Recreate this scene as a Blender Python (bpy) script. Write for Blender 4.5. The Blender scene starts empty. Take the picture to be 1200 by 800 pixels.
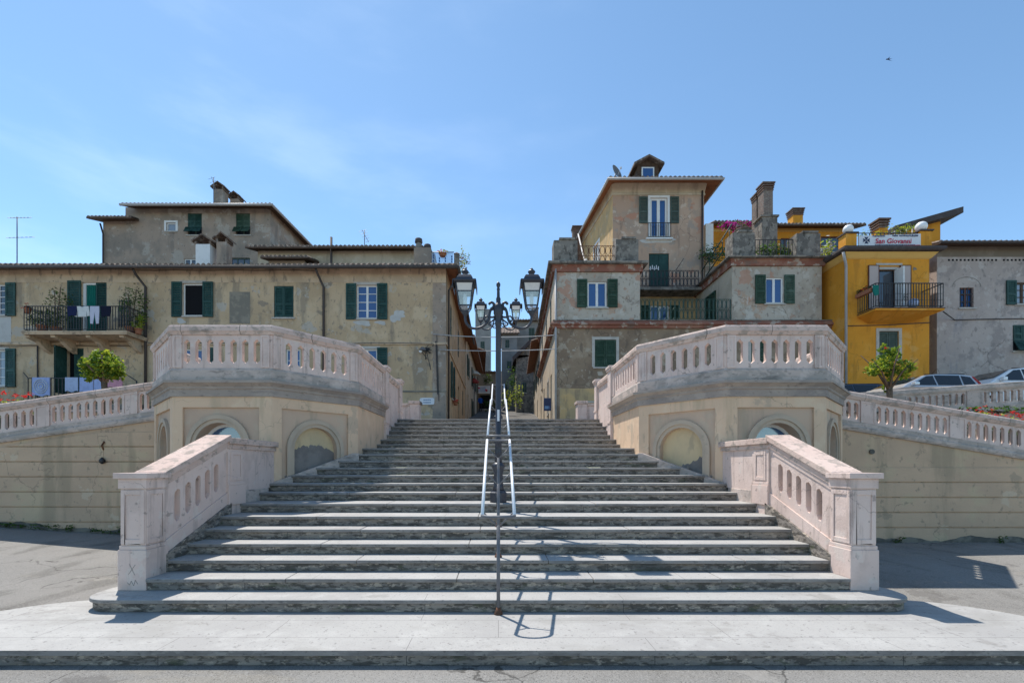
import bpy, bmesh, math, random
from mathutils import Vector
random.seed(7)
rnd = random.Random(11)
R = math.radians
SC = bpy.context.scene
COL = SC.collection
# ---------------------------------------------------------------- survey of the site
F = 533.0; CX = 584.0; HY = 544.5; EZ = 1.855      # focal length, vanishing point, eye height
def X(px, Y): return (px - CX) / F * Y
def Z(py, Y): return EZ - (py - HY) / F * Y

# ---------------------------------------------------------------- materials
def new_mat(name):
    m = bpy.data.materials.new(name); m.use_nodes = True
    nt = m.node_tree
    return m, nt, nt.nodes['Principled BSDF']
def N(nt, t, **kw):
    n = nt.nodes.new(t)
    for k, v in kw.items():
        if k.startswith('i_'):
            key = k[2:]
            n.inputs[int(key) if key.isdigit() else key].default_value = v
        else: setattr(n, k, v)
    return n
def c4(c): return (c[0], c[1], c[2], 1)
def pos(nt, scale=(1, 1, 1), off=(0, 0, 0)):
    g = N(nt, 'ShaderNodeNewGeometry')
    m = N(nt, 'ShaderNodeMapping')
    m.inputs['Scale'].default_value = scale; m.inputs['Location'].default_value = off
    nt.links.new(g.outputs['Position'], m.inputs['Vector'])
    return m.outputs['Vector']
_seed = [0]
def mat(name, col, rough=.85, spec=.25, layers=(), bump=0., bscale=25., metal=0., joints=None, coat=0., ior=None, cracks=None, vary=0.):
    """layers: (colour, scale, lo, hi, strength[, detail]) noise masks that lay a second colour over the first"""
    m, nt, b = new_mat(name); L = nt.links
    b.inputs['Roughness'].default_value = rough; b.inputs['Metallic'].default_value = metal
    b.inputs['Specular IOR Level'].default_value = spec
    if coat: b.inputs['Coat Weight'].default_value = coat
    if ior: b.inputs['IOR'].default_value = ior
    b.inputs['Base Color'].default_value = c4(col)
    cur = None
    for ly in layers:
        c, sc, lo, hi, st = ly[:5]; det = ly[5] if len(ly) > 5 else 6
        _seed[0] += 1
        if not isinstance(sc, tuple): sc = (sc, sc, sc)
        v = pos(nt, sc, (_seed[0] * 3.7, _seed[0] * 1.3, _seed[0] * 2.1))
        n = N(nt, 'ShaderNodeTexNoise', i_Scale=1.0, i_Detail=float(det), i_Roughness=.6)
        L.new(v, n.inputs['Vector'])
        mr = N(nt, 'ShaderNodeMapRange'); mr.interpolation_type = 'SMOOTHSTEP'
        mr.inputs['From Min'].default_value = lo; mr.inputs['From Max'].default_value = hi
        mr.inputs['To Max'].default_value = st
        L.new(n.outputs[0], mr.inputs[0])
        mx = N(nt, 'ShaderNodeMix', data_type='RGBA')
        mx.inputs[7].default_value = c4(c)
        if cur is None: mx.inputs[6].default_value = c4(col)
        else: L.new(cur, mx.inputs[6])
        L.new(mr.outputs[0], mx.inputs[0]); cur = mx.outputs[2]
    if joints:                                   # (width, row, gap, colour, axes)
        w, row, gap, jc, ax = joints
        g = N(nt, 'ShaderNodeNewGeometry'); s = N(nt, 'ShaderNodeSeparateXYZ'); cb = N(nt, 'ShaderNodeCombineXYZ')
        L.new(g.outputs['Position'], s.inputs[0])
        L.new(s.outputs[ax[0]], cb.inputs[0]); L.new(s.outputs[ax[1]], cb.inputs[1])
        br = N(nt, 'ShaderNodeTexBrick', i_Scale=1.0)
        br.inputs['Brick Width'].default_value = w; br.inputs['Row Height'].default_value = row
        br.inputs['Mortar Size'].default_value = gap; br.inputs['Mortar Smooth'].default_value = .1
        br.offset = .37
        L.new(cb.outputs[0], br.inputs['Vector'])
        mx = N(nt, 'ShaderNodeMix', data_type='RGBA'); mx.inputs[7].default_value = c4(jc)
        if cur is None: mx.inputs[6].default_value = c4(col)
        else: L.new(cur, mx.inputs[6])
        L.new(br.outputs['Fac'], mx.inputs[0]); cur = mx.outputs[2]
    if cracks:                                   # (cells per metre, width, colour, strength)
        cs, cw, cc, cst = cracks
        v = pos(nt, (cs,) * 3, (3.1, 8.2, 1.7)); nz = N(nt, 'ShaderNodeTexNoise', i_Scale=2.6, i_Detail=6.0); L.new(v, nz.inputs['Vector'])
        ad = N(nt, 'ShaderNodeVectorMath', operation='MULTIPLY_ADD'); ad.inputs[1].default_value = (.55, .55, .55); L.new(nz.outputs['Color'], ad.inputs[0]); L.new(v, ad.inputs[2])
        vo = N(nt, 'ShaderNodeTexVoronoi', feature='DISTANCE_TO_EDGE', i_Scale=1.0); L.new(ad.outputs[0], vo.inputs['Vector'])
        mr = N(nt, 'ShaderNodeMapRange'); mr.inputs['From Min'].default_value = cw * cs * .4; mr.inputs['From Max'].default_value = cw * cs; mr.inputs['To Min'].default_value = cst; mr.inputs['To Max'].default_value = 0; L.new(vo.outputs['Distance'], mr.inputs[0])
        n2 = N(nt, 'ShaderNodeTexNoise', i_Scale=.9, i_Detail=3.0); L.new(v, n2.inputs['Vector'])
        m2 = N(nt, 'ShaderNodeMapRange'); m2.inputs['From Min'].default_value = .47; m2.inputs['From Max'].default_value = .56; L.new(n2.outputs[0], m2.inputs[0])
        mu = N(nt, 'ShaderNodeMath', operation='MULTIPLY'); L.new(mr.outputs[0], mu.inputs[0]); L.new(m2.outputs[0], mu.inputs[1])
        mx = N(nt, 'ShaderNodeMix', data_type='RGBA'); mx.inputs[7].default_value = c4(cc)
        if cur is None: mx.inputs[6].default_value = c4(col)
        else: L.new(cur, mx.inputs[6])
        L.new(mu.outputs[0], mx.inputs[0]); cur = mx.outputs[2]
    if vary and cur is not None:                 # every leaf has faded differently
        oi = N(nt, 'ShaderNodeObjectInfo'); mr = N(nt, 'ShaderNodeMapRange'); mr.inputs['To Min'].default_value = 1 - vary; mr.inputs['To Max'].default_value = 1 + vary; L.new(oi.outputs['Random'], mr.inputs[0])
        hs = N(nt, 'ShaderNodeHueSaturation'); L.new(mr.outputs[0], hs.inputs['Value']); L.new(cur, hs.inputs['Color'])
        m3 = N(nt, 'ShaderNodeMapRange'); m3.inputs['To Min'].default_value = 1.05; m3.inputs['To Max'].default_value = .75; L.new(oi.outputs['Random'], m3.inputs[0]); L.new(m3.outputs[0], hs.inputs['Saturation']); cur = hs.outputs[0]
    if cur is not None: L.new(cur, b.inputs['Base Color'])
    if bump:
        v = pos(nt, (bscale,) * 3)
        n = N(nt, 'ShaderNodeTexNoise', i_Scale=1.0, i_Detail=8.0, i_Roughness=.65); L.new(v, n.inputs['Vector'])
        bp = N(nt, 'ShaderNodeBump', i_Strength=bump, i_Distance=.02)
        L.new(n.outputs[0], bp.inputs['Height']); L.new(bp.outputs[0], b.inputs['Normal'])
    return m

STREAK = (2.2, 2.2, .28)
M = {}
M['asphalt'] = mat('asphalt', (.235, .222, .203), .95, .15, [((.285, .268, .245), .35, .38, .66, .9), ((.15, .14, .125), (1.6, .5, 1), .52, .68, .7), ((.30, .27, .225), (.5, 1.2, 1), .58, .66, .5), ((.36, .345, .31), 70, .52, .66, .7, 3), ((.07, .066, .06), 85, .56, .68, .8, 2), ((.12, .11, .1), .9, .63, .645, .45, 8), ((.33, .31, .28), .6, .64, .65, .5, 9)], .6, 110, cracks=(.55, .014, (.06, .056, .05), .75))
M['road'] = mat('road', (.125, .118, .11), .95, .15, [((.165, .155, .145), .5, .4, .7, .8), ((.1, .1, .1), 60, .5, .7, .4)], .3, 80)
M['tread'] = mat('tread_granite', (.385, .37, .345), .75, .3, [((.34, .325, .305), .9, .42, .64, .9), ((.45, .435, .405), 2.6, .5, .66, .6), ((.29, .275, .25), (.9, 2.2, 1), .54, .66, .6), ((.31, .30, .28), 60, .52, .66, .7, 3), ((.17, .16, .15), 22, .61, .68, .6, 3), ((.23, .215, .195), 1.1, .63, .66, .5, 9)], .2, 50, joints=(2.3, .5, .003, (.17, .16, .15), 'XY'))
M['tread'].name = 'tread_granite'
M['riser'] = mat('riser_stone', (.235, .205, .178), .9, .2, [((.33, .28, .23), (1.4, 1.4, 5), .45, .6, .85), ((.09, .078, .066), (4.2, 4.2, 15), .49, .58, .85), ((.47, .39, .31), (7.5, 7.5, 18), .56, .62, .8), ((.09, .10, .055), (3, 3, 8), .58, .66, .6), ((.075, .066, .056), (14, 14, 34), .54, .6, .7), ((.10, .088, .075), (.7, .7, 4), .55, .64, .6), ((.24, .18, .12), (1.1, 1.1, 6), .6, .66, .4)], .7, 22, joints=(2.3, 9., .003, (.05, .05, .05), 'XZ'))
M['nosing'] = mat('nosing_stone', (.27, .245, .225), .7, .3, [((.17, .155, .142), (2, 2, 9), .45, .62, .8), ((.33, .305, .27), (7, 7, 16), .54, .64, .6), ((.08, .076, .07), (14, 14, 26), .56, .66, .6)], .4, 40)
PINK = (.67, .515, .445)
M['pink'] = mat('pink_stucco', PINK, .9, .2, [((.72, .575, .505), .9, .42, .64, .8), ((.56, .43, .37), 2.3, .5, .66, .7), ((.40, .31, .265), (6, 6, .7), .545, .66, .6), ((.20, .165, .14), 9, .61, .68, .55), ((.68, .58, .51), (3, 3, 3), .6, .64, .6)], .35, 30, cracks=(.9, .006, (.26, .2, .17), .55))
M['coping'] = mat('pink_coping', (.60, .445, .375), .9, .2, [((.68, .53, .45), 1.2, .42, .62, .7), ((.34, .285, .24), (4, 4, 7), .5, .62, .8), ((.22, .19, .16), (12, 12, 16), .55, .68, .55), ((.16, .14, .12), (2.2, 2.2, 5), .58, .68, .6)], .45, 30, joints=(1.15, 9., .006, (.17, .14, .12), 'XZ'))
M['plinth'] = mat('weathered_plinth', (.53, .43, .37), .9, .2, [((.37, .32, .28), (2.5, 2.5, 4), .45, .58, .85), ((.22, .19, .165), (9, 9, 15), .54, .68, .6), ((.17, .15, .13), (1.6, 1.6, 7), .58, .68, .7), ((.65, .54, .47), 3, .55, .64, .6)], .45, 30)
M['cornice'] = mat('grey_cornice', (.35, .29, .245), .9, .2, [((.27, .23, .205), 1.3, .45, .62, .8), ((.43, .355, .295), (3, 3, 8), .5, .62, .6), ((.17, .145, .125), (9, 9, 16), .57, .68, .55)], .35, 30)
M['cream'] = mat('cream_stucco', (.70, .495, .335), .9, .2, [((.62, .44, .30), .9, .42, .62, .8), ((.73, .56, .39), 2.2, .52, .66, .6), ((.47, .355, .235), STREAK, .53, .66, .65), ((.40, .325, .25), 1.3, .60, .64, .5, 9), ((.3, .245, .19), (7, 7, 2), .6, .68, .5)], .3, 30, cracks=(.7, .007, (.32, .235, .165), .5))
M['panel'] = mat('beige_panel_stucco', (.57, .41, .295), .9, .2, [((.50, .36, .265), .9, .42, .62, .8), ((.54, .435, .32), 2.4, .52, .66, .6), ((.37, .30, .215), STREAK, .55, .68, .6)], .3, 30)
M['molding'] = mat('arch_molding_stucco', (.50, .395, .295), .9, .2, [((.42, .34, .26), 2, .45, .62, .8), ((.28, .25, .2), 5, .64, .75, .6)], .2, 30)
M['niche'] = mat('niche_cream', (.62, .475, .285), .9, .2, [((.54, .42, .26), 1.6, .45, .62, .8), ((.40, .32, .22), (5, 5, 2), .56, .68, .6)], .3, 30)
M['peeled'] = mat('bare_grey_render', (.25, .225, .205), .95, .15, [((.19, .17, .155), 2.2, .45, .6, .8), ((.58, .47, .32), 3.4, .62, .64, .9)], .5, 20)
M['ramp'] = mat('ramp_stucco', (.585, .41, .275), .92, .2, [((.51, .36, .245), (.5, .5, .8), .42, .6, .9), ((.56, .44, .28), 1.4, .53, .66, .6), ((.36, .275, .185), (1.3, 1.3, .17), .52, .63, .75), ((.27, .215, .155), (6, 6, 5), .58, .67, .6), ((.62, .5, .36), 1.1, .62, .635, .6, 10), ((.30, .245, .18), .8, .63, .65, .5, 10)], .3, 30, cracks=(.45, .009, (.26, .195, .14), .6))
M['damp'] = mat('damp_base', (.12, .11, .095), .95, .1, [((.22, .2, .165), 2.5, .45, .6, .9)], .4, 30)
M['ochre'] = mat('ochre_plaster', (.56, .41, .262), .93, .15, [((.48, .345, .215), .55, .42, .58, .9), ((.60, .455, .30), .8, .52, .62, .8), ((.27, .22, .165), (1.6, 1.6, .3), .52, .64, .7), ((.46, .42, .37), 1.1, .615, .63, .7), ((.21, .17, .135), (7, 7, 4), .57, .66, .6), ((.5, .43, .33), 3.2, .6, .66, .5), ((.24, .2, .16), 1.7, .63, .64, .7, 11)], .45, 14, cracks=(.4, .014, (.24, .19, .14), .5))
M['ochre_band'] = mat('ochre_band', (.60, .45, .31), .93, .15, [((.46, .34, .235), 1.2, .45, .6, .8), ((.22, .18, .145), (5, 5, 2), .54, .64, .7)], .45, 14)
M['dark_patch'] = mat('bare_render', (.22, .195, .16), .95, .1, [((.32, .28, .22), 3, .5, .62, .7)], .4, 20)
M['white_patch'] = mat('fresh_render', (.52, .50, .47), .95, .1, [((.44, .42, .39), 3, .45, .65, .7)], .2, 20)
M['greyplaster'] = mat('grey_plaster', (.38, .29, .225), .93, .15, [((.265, .22, .18), .5, .42, .58, .9), ((.43, .37, .31), .9, .54, .60, .8), ((.20, .17, .145), (1.6, 1.6, .4), .54, .66, .6), ((.48, .43, .37), 2.2, .60, .64, .6), ((.17, .145, .125), 5, .6, .66, .6)], .45, 12)
M['winggrey'] = mat('wing_plaster', (.42, .355, .285), .93, .15, [((.49, .43, .355), .7, .46, .56, .9), ((.31, .265, .22), 1.1, .54, .62, .7), ((.47, .30, .20), .9, .585, .64, .65), ((.54, .49, .42), 2.4, .57, .62, .6), ((.21, .175, .15), (6, 6, 3), .58, .66, .7), ((.38, .22, .15), 3.1, .62, .66, .6), ((.46, .25, .17), .85, .60, .612, .75, 11), ((.57, .52, .45), 1.4, .60, .61, .7, 11), ((.27, .23, .195), 1.9, .63, .64, .7, 11)], .5, 12, cracks=(.5, .02, (.18, .14, .11), .7))
M['lowerbrown'] = mat('brown_plaster', (.30, .215, .145), .93, .15, [((.235, .165, .115), .7, .45, .58, .9), ((.38, .285, .2), 1.2, .53, .62, .8), ((.46, .38, .29), 1.7, .605, .64, .7), ((.16, .12, .09), (4, 4, 2), .56, .66, .7), ((.42, .33, .24), 4, .6, .64, .6), ((.5, .43, .35), 1.2, .64, .65, .8, 11)], .5, 12, cracks=(.6, .02, (.12, .09, .07), .7))
M['towerpink'] = mat('pink_plaster', (.45, .305, .22), .93, .15, [((.51, .355, .26), .5, .45, .58, .9), ((.37, .285, .225), .8, .52, .62, .8), ((.45, .22, .135), 1.1, .60, .67, .6), ((.25, .185, .145), (3, 3, .6), .56, .68, .6), ((.55, .44, .34), 2.6, .6, .65, .6), ((.36, .29, .24), 1.0, .60, .612, .8, 11), ((.48, .22, .14), .7, .60, .63, .7, 10), ((.60, .48, .38), 1.5, .61, .62, .7, 11)], .45, 12, cracks=(.5, .02, (.2, .13, .1), .6))
M['yellowold'] = mat('old_yellow_plaster', (.60, .395, .19), .93, .15, [((.45, .33, .19), 1, .45, .58, .8), ((.29, .215, .14), (3, 3, .8), .55, .66, .7), ((.6, .5, .36), 3, .58, .64, .5)], .4, 14)
M['sidecream'] = mat('cream_side_plaster', (.54, .445, .33), .93, .15, [((.45, .365, .265), .6, .45, .6, .9), ((.34, .28, .215), (2, 2, .4), .53, .66, .7), ((.6, .52, .42), 2.5, .56, .63, .6)], .4, 14)
M['redband'] = mat('red_cornice', (.27, .11, .075), .9, .2, [((.36, .19, .13), 1.4, .48, .62, .8), ((.46, .38, .31), 2.2, .565, .60, .85, 10), ((.2, .14, .11), 1.1, .55, .6, .7, 9), ((.12, .075, .055), (4, 4, 6), .58, .7, .7)], .35, 18)
M['concrete'] = mat('old_concrete', (.235, .21, .18), .95, .15, [((.14, .125, .11), 2.5, .46, .56, .9), ((.33, .295, .25), 4, .53, .62, .7), ((.075, .068, .058), (6, 6, 3), .57, .64, .8)], .6, 14)
M['yellow'] = mat('yellow_plaster', (.71, .305, .038), .9, .2, [((.63, .265, .03), .5, .42, .6, .8), ((.75, .36, .065), 1.3, .53, .66, .5), ((.47, .20, .03), (2.4, 2.4, .35), .53, .66, .6), ((.72, .40, .12), .9, .58, .66, .5), ((.4, .19, .04), (5, 5, 4), .6, .68, .5)], .25, 20, cracks=(.6, .018, (.35, .15, .03), .5))
M['yellowtrim'] = mat('yellow_trim', (.72, .45, .14), .9, .2, [((.62, .36, .1), 1.5, .45, .7, .6)], .15, 20)
M['house_r'] = mat('mauve_grey_plaster', (.42, .345, .305), .93, .15, [((.47, .39, .345), .55, .45, .56, .9), ((.32, .27, .245), .8, .54, .60, .8), ((.30, .275, .28), (1.0, 1.0, .16), .57, .62, .6), ((.52, .455, .41), 1.8, .57, .62, .7), ((.2, .175, .16), (4, 4, 3), .58, .66, .6), ((.5, .41, .36), 5, .56, .62, .5), ((.30, .26, .24), .9, .60, .612, .7, 11), ((.56, .49, .44), 1.3, .63, .64, .7, 11)], .5, 10, cracks=(.6, .022, (.17, .145, .13), .8))
M['brownband'] = mat('brown_band', (.20, .16, .12), .93, .15, [((.26, .21, .165), 1.3, .45, .62, .8)], .3, 14)
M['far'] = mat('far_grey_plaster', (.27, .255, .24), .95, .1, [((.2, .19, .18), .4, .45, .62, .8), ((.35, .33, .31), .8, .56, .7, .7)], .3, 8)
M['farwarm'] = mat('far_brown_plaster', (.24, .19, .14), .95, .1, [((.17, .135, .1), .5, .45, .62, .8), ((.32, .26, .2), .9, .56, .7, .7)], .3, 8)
M['white'] = mat('white_paint', (.74, .73, .71), .6, .35, [((.6, .58, .55), 4, .5, .7, .5)])
M['stonetrim'] = mat('stone_trim', (.50, .46, .41), .85, .2, [((.38, .35, .31), 3, .48, .66, .7)], .2, 30)
M['teal'] = mat('dark_green_shutter', (.014, .060, .050), .6, .35, [((.028, .09, .075), 3, .48, .64, .7), ((.008, .035, .03), (9, 9, 3), .53, .64, .7)], vary=.3)
M['green'] = mat('green_shutter', (.028, .066, .038), .65, .3, [((.055, .10, .065), 3, .48, .62, .8), ((.016, .045, .026), (9, 9, 3), .53, .64, .7)], vary=.3)
M['greydark'] = mat('grey_green_shutter', (.06, .085, .07), .65, .3, [((.09, .115, .095), 3, .48, .68, .7)])
M['blush'] = mat('pale_pink_shutter', (.47, .38, .345), .7, .3, [((.40, .32, .29), 3, .5, .7, .6)])
M['maroon'] = mat('brown_wood', (.13, .048, .03), .7, .3, [((.09, .035, .024), 4, .5, .7, .6)])
M['wood'] = mat('old_wood', (.10, .062, .042), .85, .2, [((.06, .04, .028), (6, 6, 6), .48, .66, .8), ((.15, .09, .06), 3, .58, .7, .6)], .3, 30)
M['redwood'] = mat('red_soffit', (.27, .115, .06), .85, .2, [((.17, .075, .045), 3, .48, .66, .8)], .3, 30)
M['tile'] = mat('roof_tile', (.19, .135, .105), .9, .2, [((.12, .095, .08), 3, .46, .58, .9), ((.34, .28, .23), 5.5, .53, .60, .8), ((.07, .062, .055), 9, .55, .62, .8)], .4, 20)
M['slate'] = mat('dark_roof', (.075, .062, .06), .8, .25, [((.11, .095, .09), 4, .5, .66, .7)], .3, 20)
M['brick'] = mat('chimney_brick', (.20, .14, .11), .93, .15, [((.12, .09, .075), 4, .48, .58, .8), ((.3, .25, .2), 5, .56, .64, .7)], .4, 20, joints=(.25, .075, .010, (.30, .27, .24), 'XZ'))
M['brickdark'] = mat('chimney_brick_dark', (.15, .10, .08), .93, .15, [((.24, .2, .165), 5, .52, .64, .8)], .4, 20)
M['iron'] = mat('black_iron', (.022, .022, .025), .5, .5, [((.05, .045, .04), 9, .56, .7, .5)])
M['lampiron'] = mat('lamp_post_iron', (.030, .033, .045), .42, .5, [((.055, .055, .065), 7, .5, .7, .6), ((.05, .065, .05), 5, .62, .72, .5)], .1, 40)
M['greeniron'] = mat('green_iron', (.02, .06, .045), .5, .5)
M['rust'] = mat('rusty_iron', (.16, .07, .04), .85, .3, [((.08, .045, .03), 9, .48, .64, .9)], .3, 30)
M['steel'] = mat('painted_rail', (.78, .78, .78), .35, .5, [((.62, .62, .62), 6, .55, .7, .5)])
M['railgrey'] = mat('grey_rail_post', (.13, .13, .14), .45, .5, [((.2, .19, .19), 8, .5, .7, .6)])
M['pipe'] = mat('brown_drainpipe', (.06, .045, .04), .6, .4, [((.1, .075, .06), 3, .5, .7, .6)])
M['pipegrey'] = mat('zinc_drainpipe', (.40, .38, .37), .5, .4, [((.28, .26, .25), 3, .5, .7, .6)])
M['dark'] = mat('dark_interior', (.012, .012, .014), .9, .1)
def glassy(name, col, ior=1.9, rough=.06):
    m = mat(name, col, rough, .5, ior=ior)
    nt = m.node_tree; b = nt.nodes['Principled BSDF']
    n = N(nt, 'ShaderNodeTexNoise', i_Scale=1.0, i_Detail=2.0); nt.links.new(pos(nt, (1.3,) * 3), n.inputs['Vector'])
    bp = N(nt, 'ShaderNodeBump', i_Strength=.06, i_Distance=.05)
    nt.links.new(n.outputs[0], bp.inputs['Height']); nt.links.new(bp.outputs[0], b.inputs['Normal'])
    return m
M['pane'] = glassy('window_glass', (.035, .045, .06))
M['paneblue'] = glassy('window_glass_blue', (.025, .085, .24), 1.7)
M['panelight'] = glassy('window_glass_curtained', (.24, .27, .31))
M['archpane'] = glassy('arch_glass', (.03, .10, .22), 2.3, .12)
M['carglass'] = glassy('car_glass', (.012, .014, .016), 1.6, .03)
M['carsilver'] = mat('silver_paint', (.55, .56, .57), .3, .5, metal=.5, coat=.8)
M['carwhite'] = mat('white_car_paint', (.75, .76, .77), .3, .5, coat=.8)
M['cardark'] = mat('dark_blue_paint', (.02, .03, .055), .3, .5, coat=.8)
M['taillight'] = mat('red_lamp_cover', (.38, .015, .012), .2, .6)
M['headlight'] = mat('clear_lamp_cover', (.6, .62, .64), .1, .6)
M['rubber'] = mat('tyre_rubber', (.02, .02, .02), .9, .2)
M['rim'] = mat('alloy_rim', (.45, .45, .46), .35, .5, metal=.8)
M['leaf'] = mat('leaf', (.20, .29, .03), .5, .35, [((.28, .36, .04), 9, .5, .62, .8)])
M['leafdark'] = mat('leaf_dark', (.06, .13, .02), .5, .35, [((.075, .14, .025), 9, .5, .62, .8)])
M['leafyellow'] = mat('leaf_yellow', (.34, .37, .035), .5, .3)
M['leafdry'] = mat('leaf_olive', (.06, .075, .035), .7, .2, [((.10, .095, .05), 7, .5, .65, .8)])
M['red'] = mat('red_blossom', (.62, .035, .035), .7, .2, [((.75, .10, .08), 12, .5, .6, .8)])
M['magenta'] = mat('magenta_blossom', (.40, .02, .22), .7, .2, [((.25, .02, .28), 8, .5, .6, .8)])
M['bark'] = mat('bark', (.17, .12, .085), .95, .1, [((.09, .065, .045), (9, 9, 3), .48, .62, .8)], .5, 30)
M['terracotta'] = mat('terracotta', (.36, .15, .085), .9, .2, [((.28, .12, .07), 5, .5, .66, .7)], .2, 40)
M['soil'] = mat('soil', (.055, .04, .03), .98, .1)
M['globe'] = mat('white_globe', (.82, .80, .78), .3, .5)
M['frost'] = mat('frosted_panel', (.72, .66, .60), .6, .3, [((.6, .55, .5), 9, .5, .66, .6)])
M['signwhite'] = mat('sign_white', (.68, .68, .70), .5, .4, [((.58, .58, .60), 6, .5, .7, .5)])
M['signblue'] = mat('sign_blue', (.02, .035, .10), .5, .4)
M['ink'] = mat('sign_ink', (.03, .04, .09), .6, .3)
M['inkred'] = mat('sign_red', (.50, .02, .05), .6, .3)
def cloth(name, col): return mat(name, col, .95, .1, [(tuple(x * .8 for x in col), 5, .45, .65, .6)], .2, 90)
M['c_navy'] = cloth('navy_cloth', (.018, .025, .07)); M['c_white'] = cloth('white_cloth', (.62, .62, .60))
M['c_lilac'] = cloth('lilac_cloth', (.52, .52, .62)); M['c_black'] = cloth('black_cloth', (.014, .016, .032))
M['c_blue'] = cloth('pale_blue_cloth', (.36, .43, .68)); M['c_sky'] = cloth('sky_cloth', (.42, .49, .66))
M['c_pink'] = cloth('pink_cloth', (.58, .28, .34)); M['c_teal'] = cloth('teal_curtain', (.015, .16, .13))
M['c_red'] = cloth('red_canvas', (.35, .06, .05)); M['c_cream'] = cloth('cream_canvas', (.60, .55, .45))
M['c_jacket'] = cloth('blue_jacket', (.02, .10, .42)); M['c_trouser'] = cloth('dark_trousers', (.04, .035, .035))
M['skin'] = mat('skin', (.45, .27, .19), .7, .3); M['hair'] = mat('hair', (.04, .025, .018), .7, .3)
m, nt, b = new_mat('lantern_glass'); M['lanternglass'] = m
tr = N(nt, 'ShaderNodeBsdfTransparent', i_Color=(.86, .92, .96, 1)); gl = N(nt, 'ShaderNodeBsdfGlossy', i_Roughness=.08)
df = N(nt, 'ShaderNodeBsdfDiffuse', i_Color=(.62, .66, .70, 1))
m1 = N(nt, 'ShaderNodeMixShader', i_0=.2); m2 = N(nt, 'ShaderNodeMixShader', i_0=.16)
nt.links.new(tr.outputs[0], m1.inputs[1]); nt.links.new(gl.outputs[0], m1.inputs[2])
nt.links.new(m1.outputs[0], m2.inputs[1]); nt.links.new(df.outputs[0], m2.inputs[2])
nt.links.new(m2.outputs[0], nt.nodes['Material Output'].inputs[0])

for k, c in (('leaf', (.30, .42, .03)), ('leafdark', (.10, .2, .02)), ('leafyellow', (.55, .58, .05)), ('leafdry', (.09, .12, .03)), ('red', (.7, .05, .04)), ('magenta', (.5, .03, .3))):
    nt = M[k].node_tree; b = nt.nodes['Principled BSDF']          # thin leaves let light through
    tl = N(nt, 'ShaderNodeBsdfTranslucent', i_Color=c4(c)); mx = N(nt, 'ShaderNodeMixShader', i_0=.4)
    nt.links.new(b.outputs[0], mx.inputs[1]); nt.links.new(tl.outputs[0], mx.inputs[2]); nt.links.new(mx.outputs[0], nt.nodes['Material Output'].inputs[0])
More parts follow.
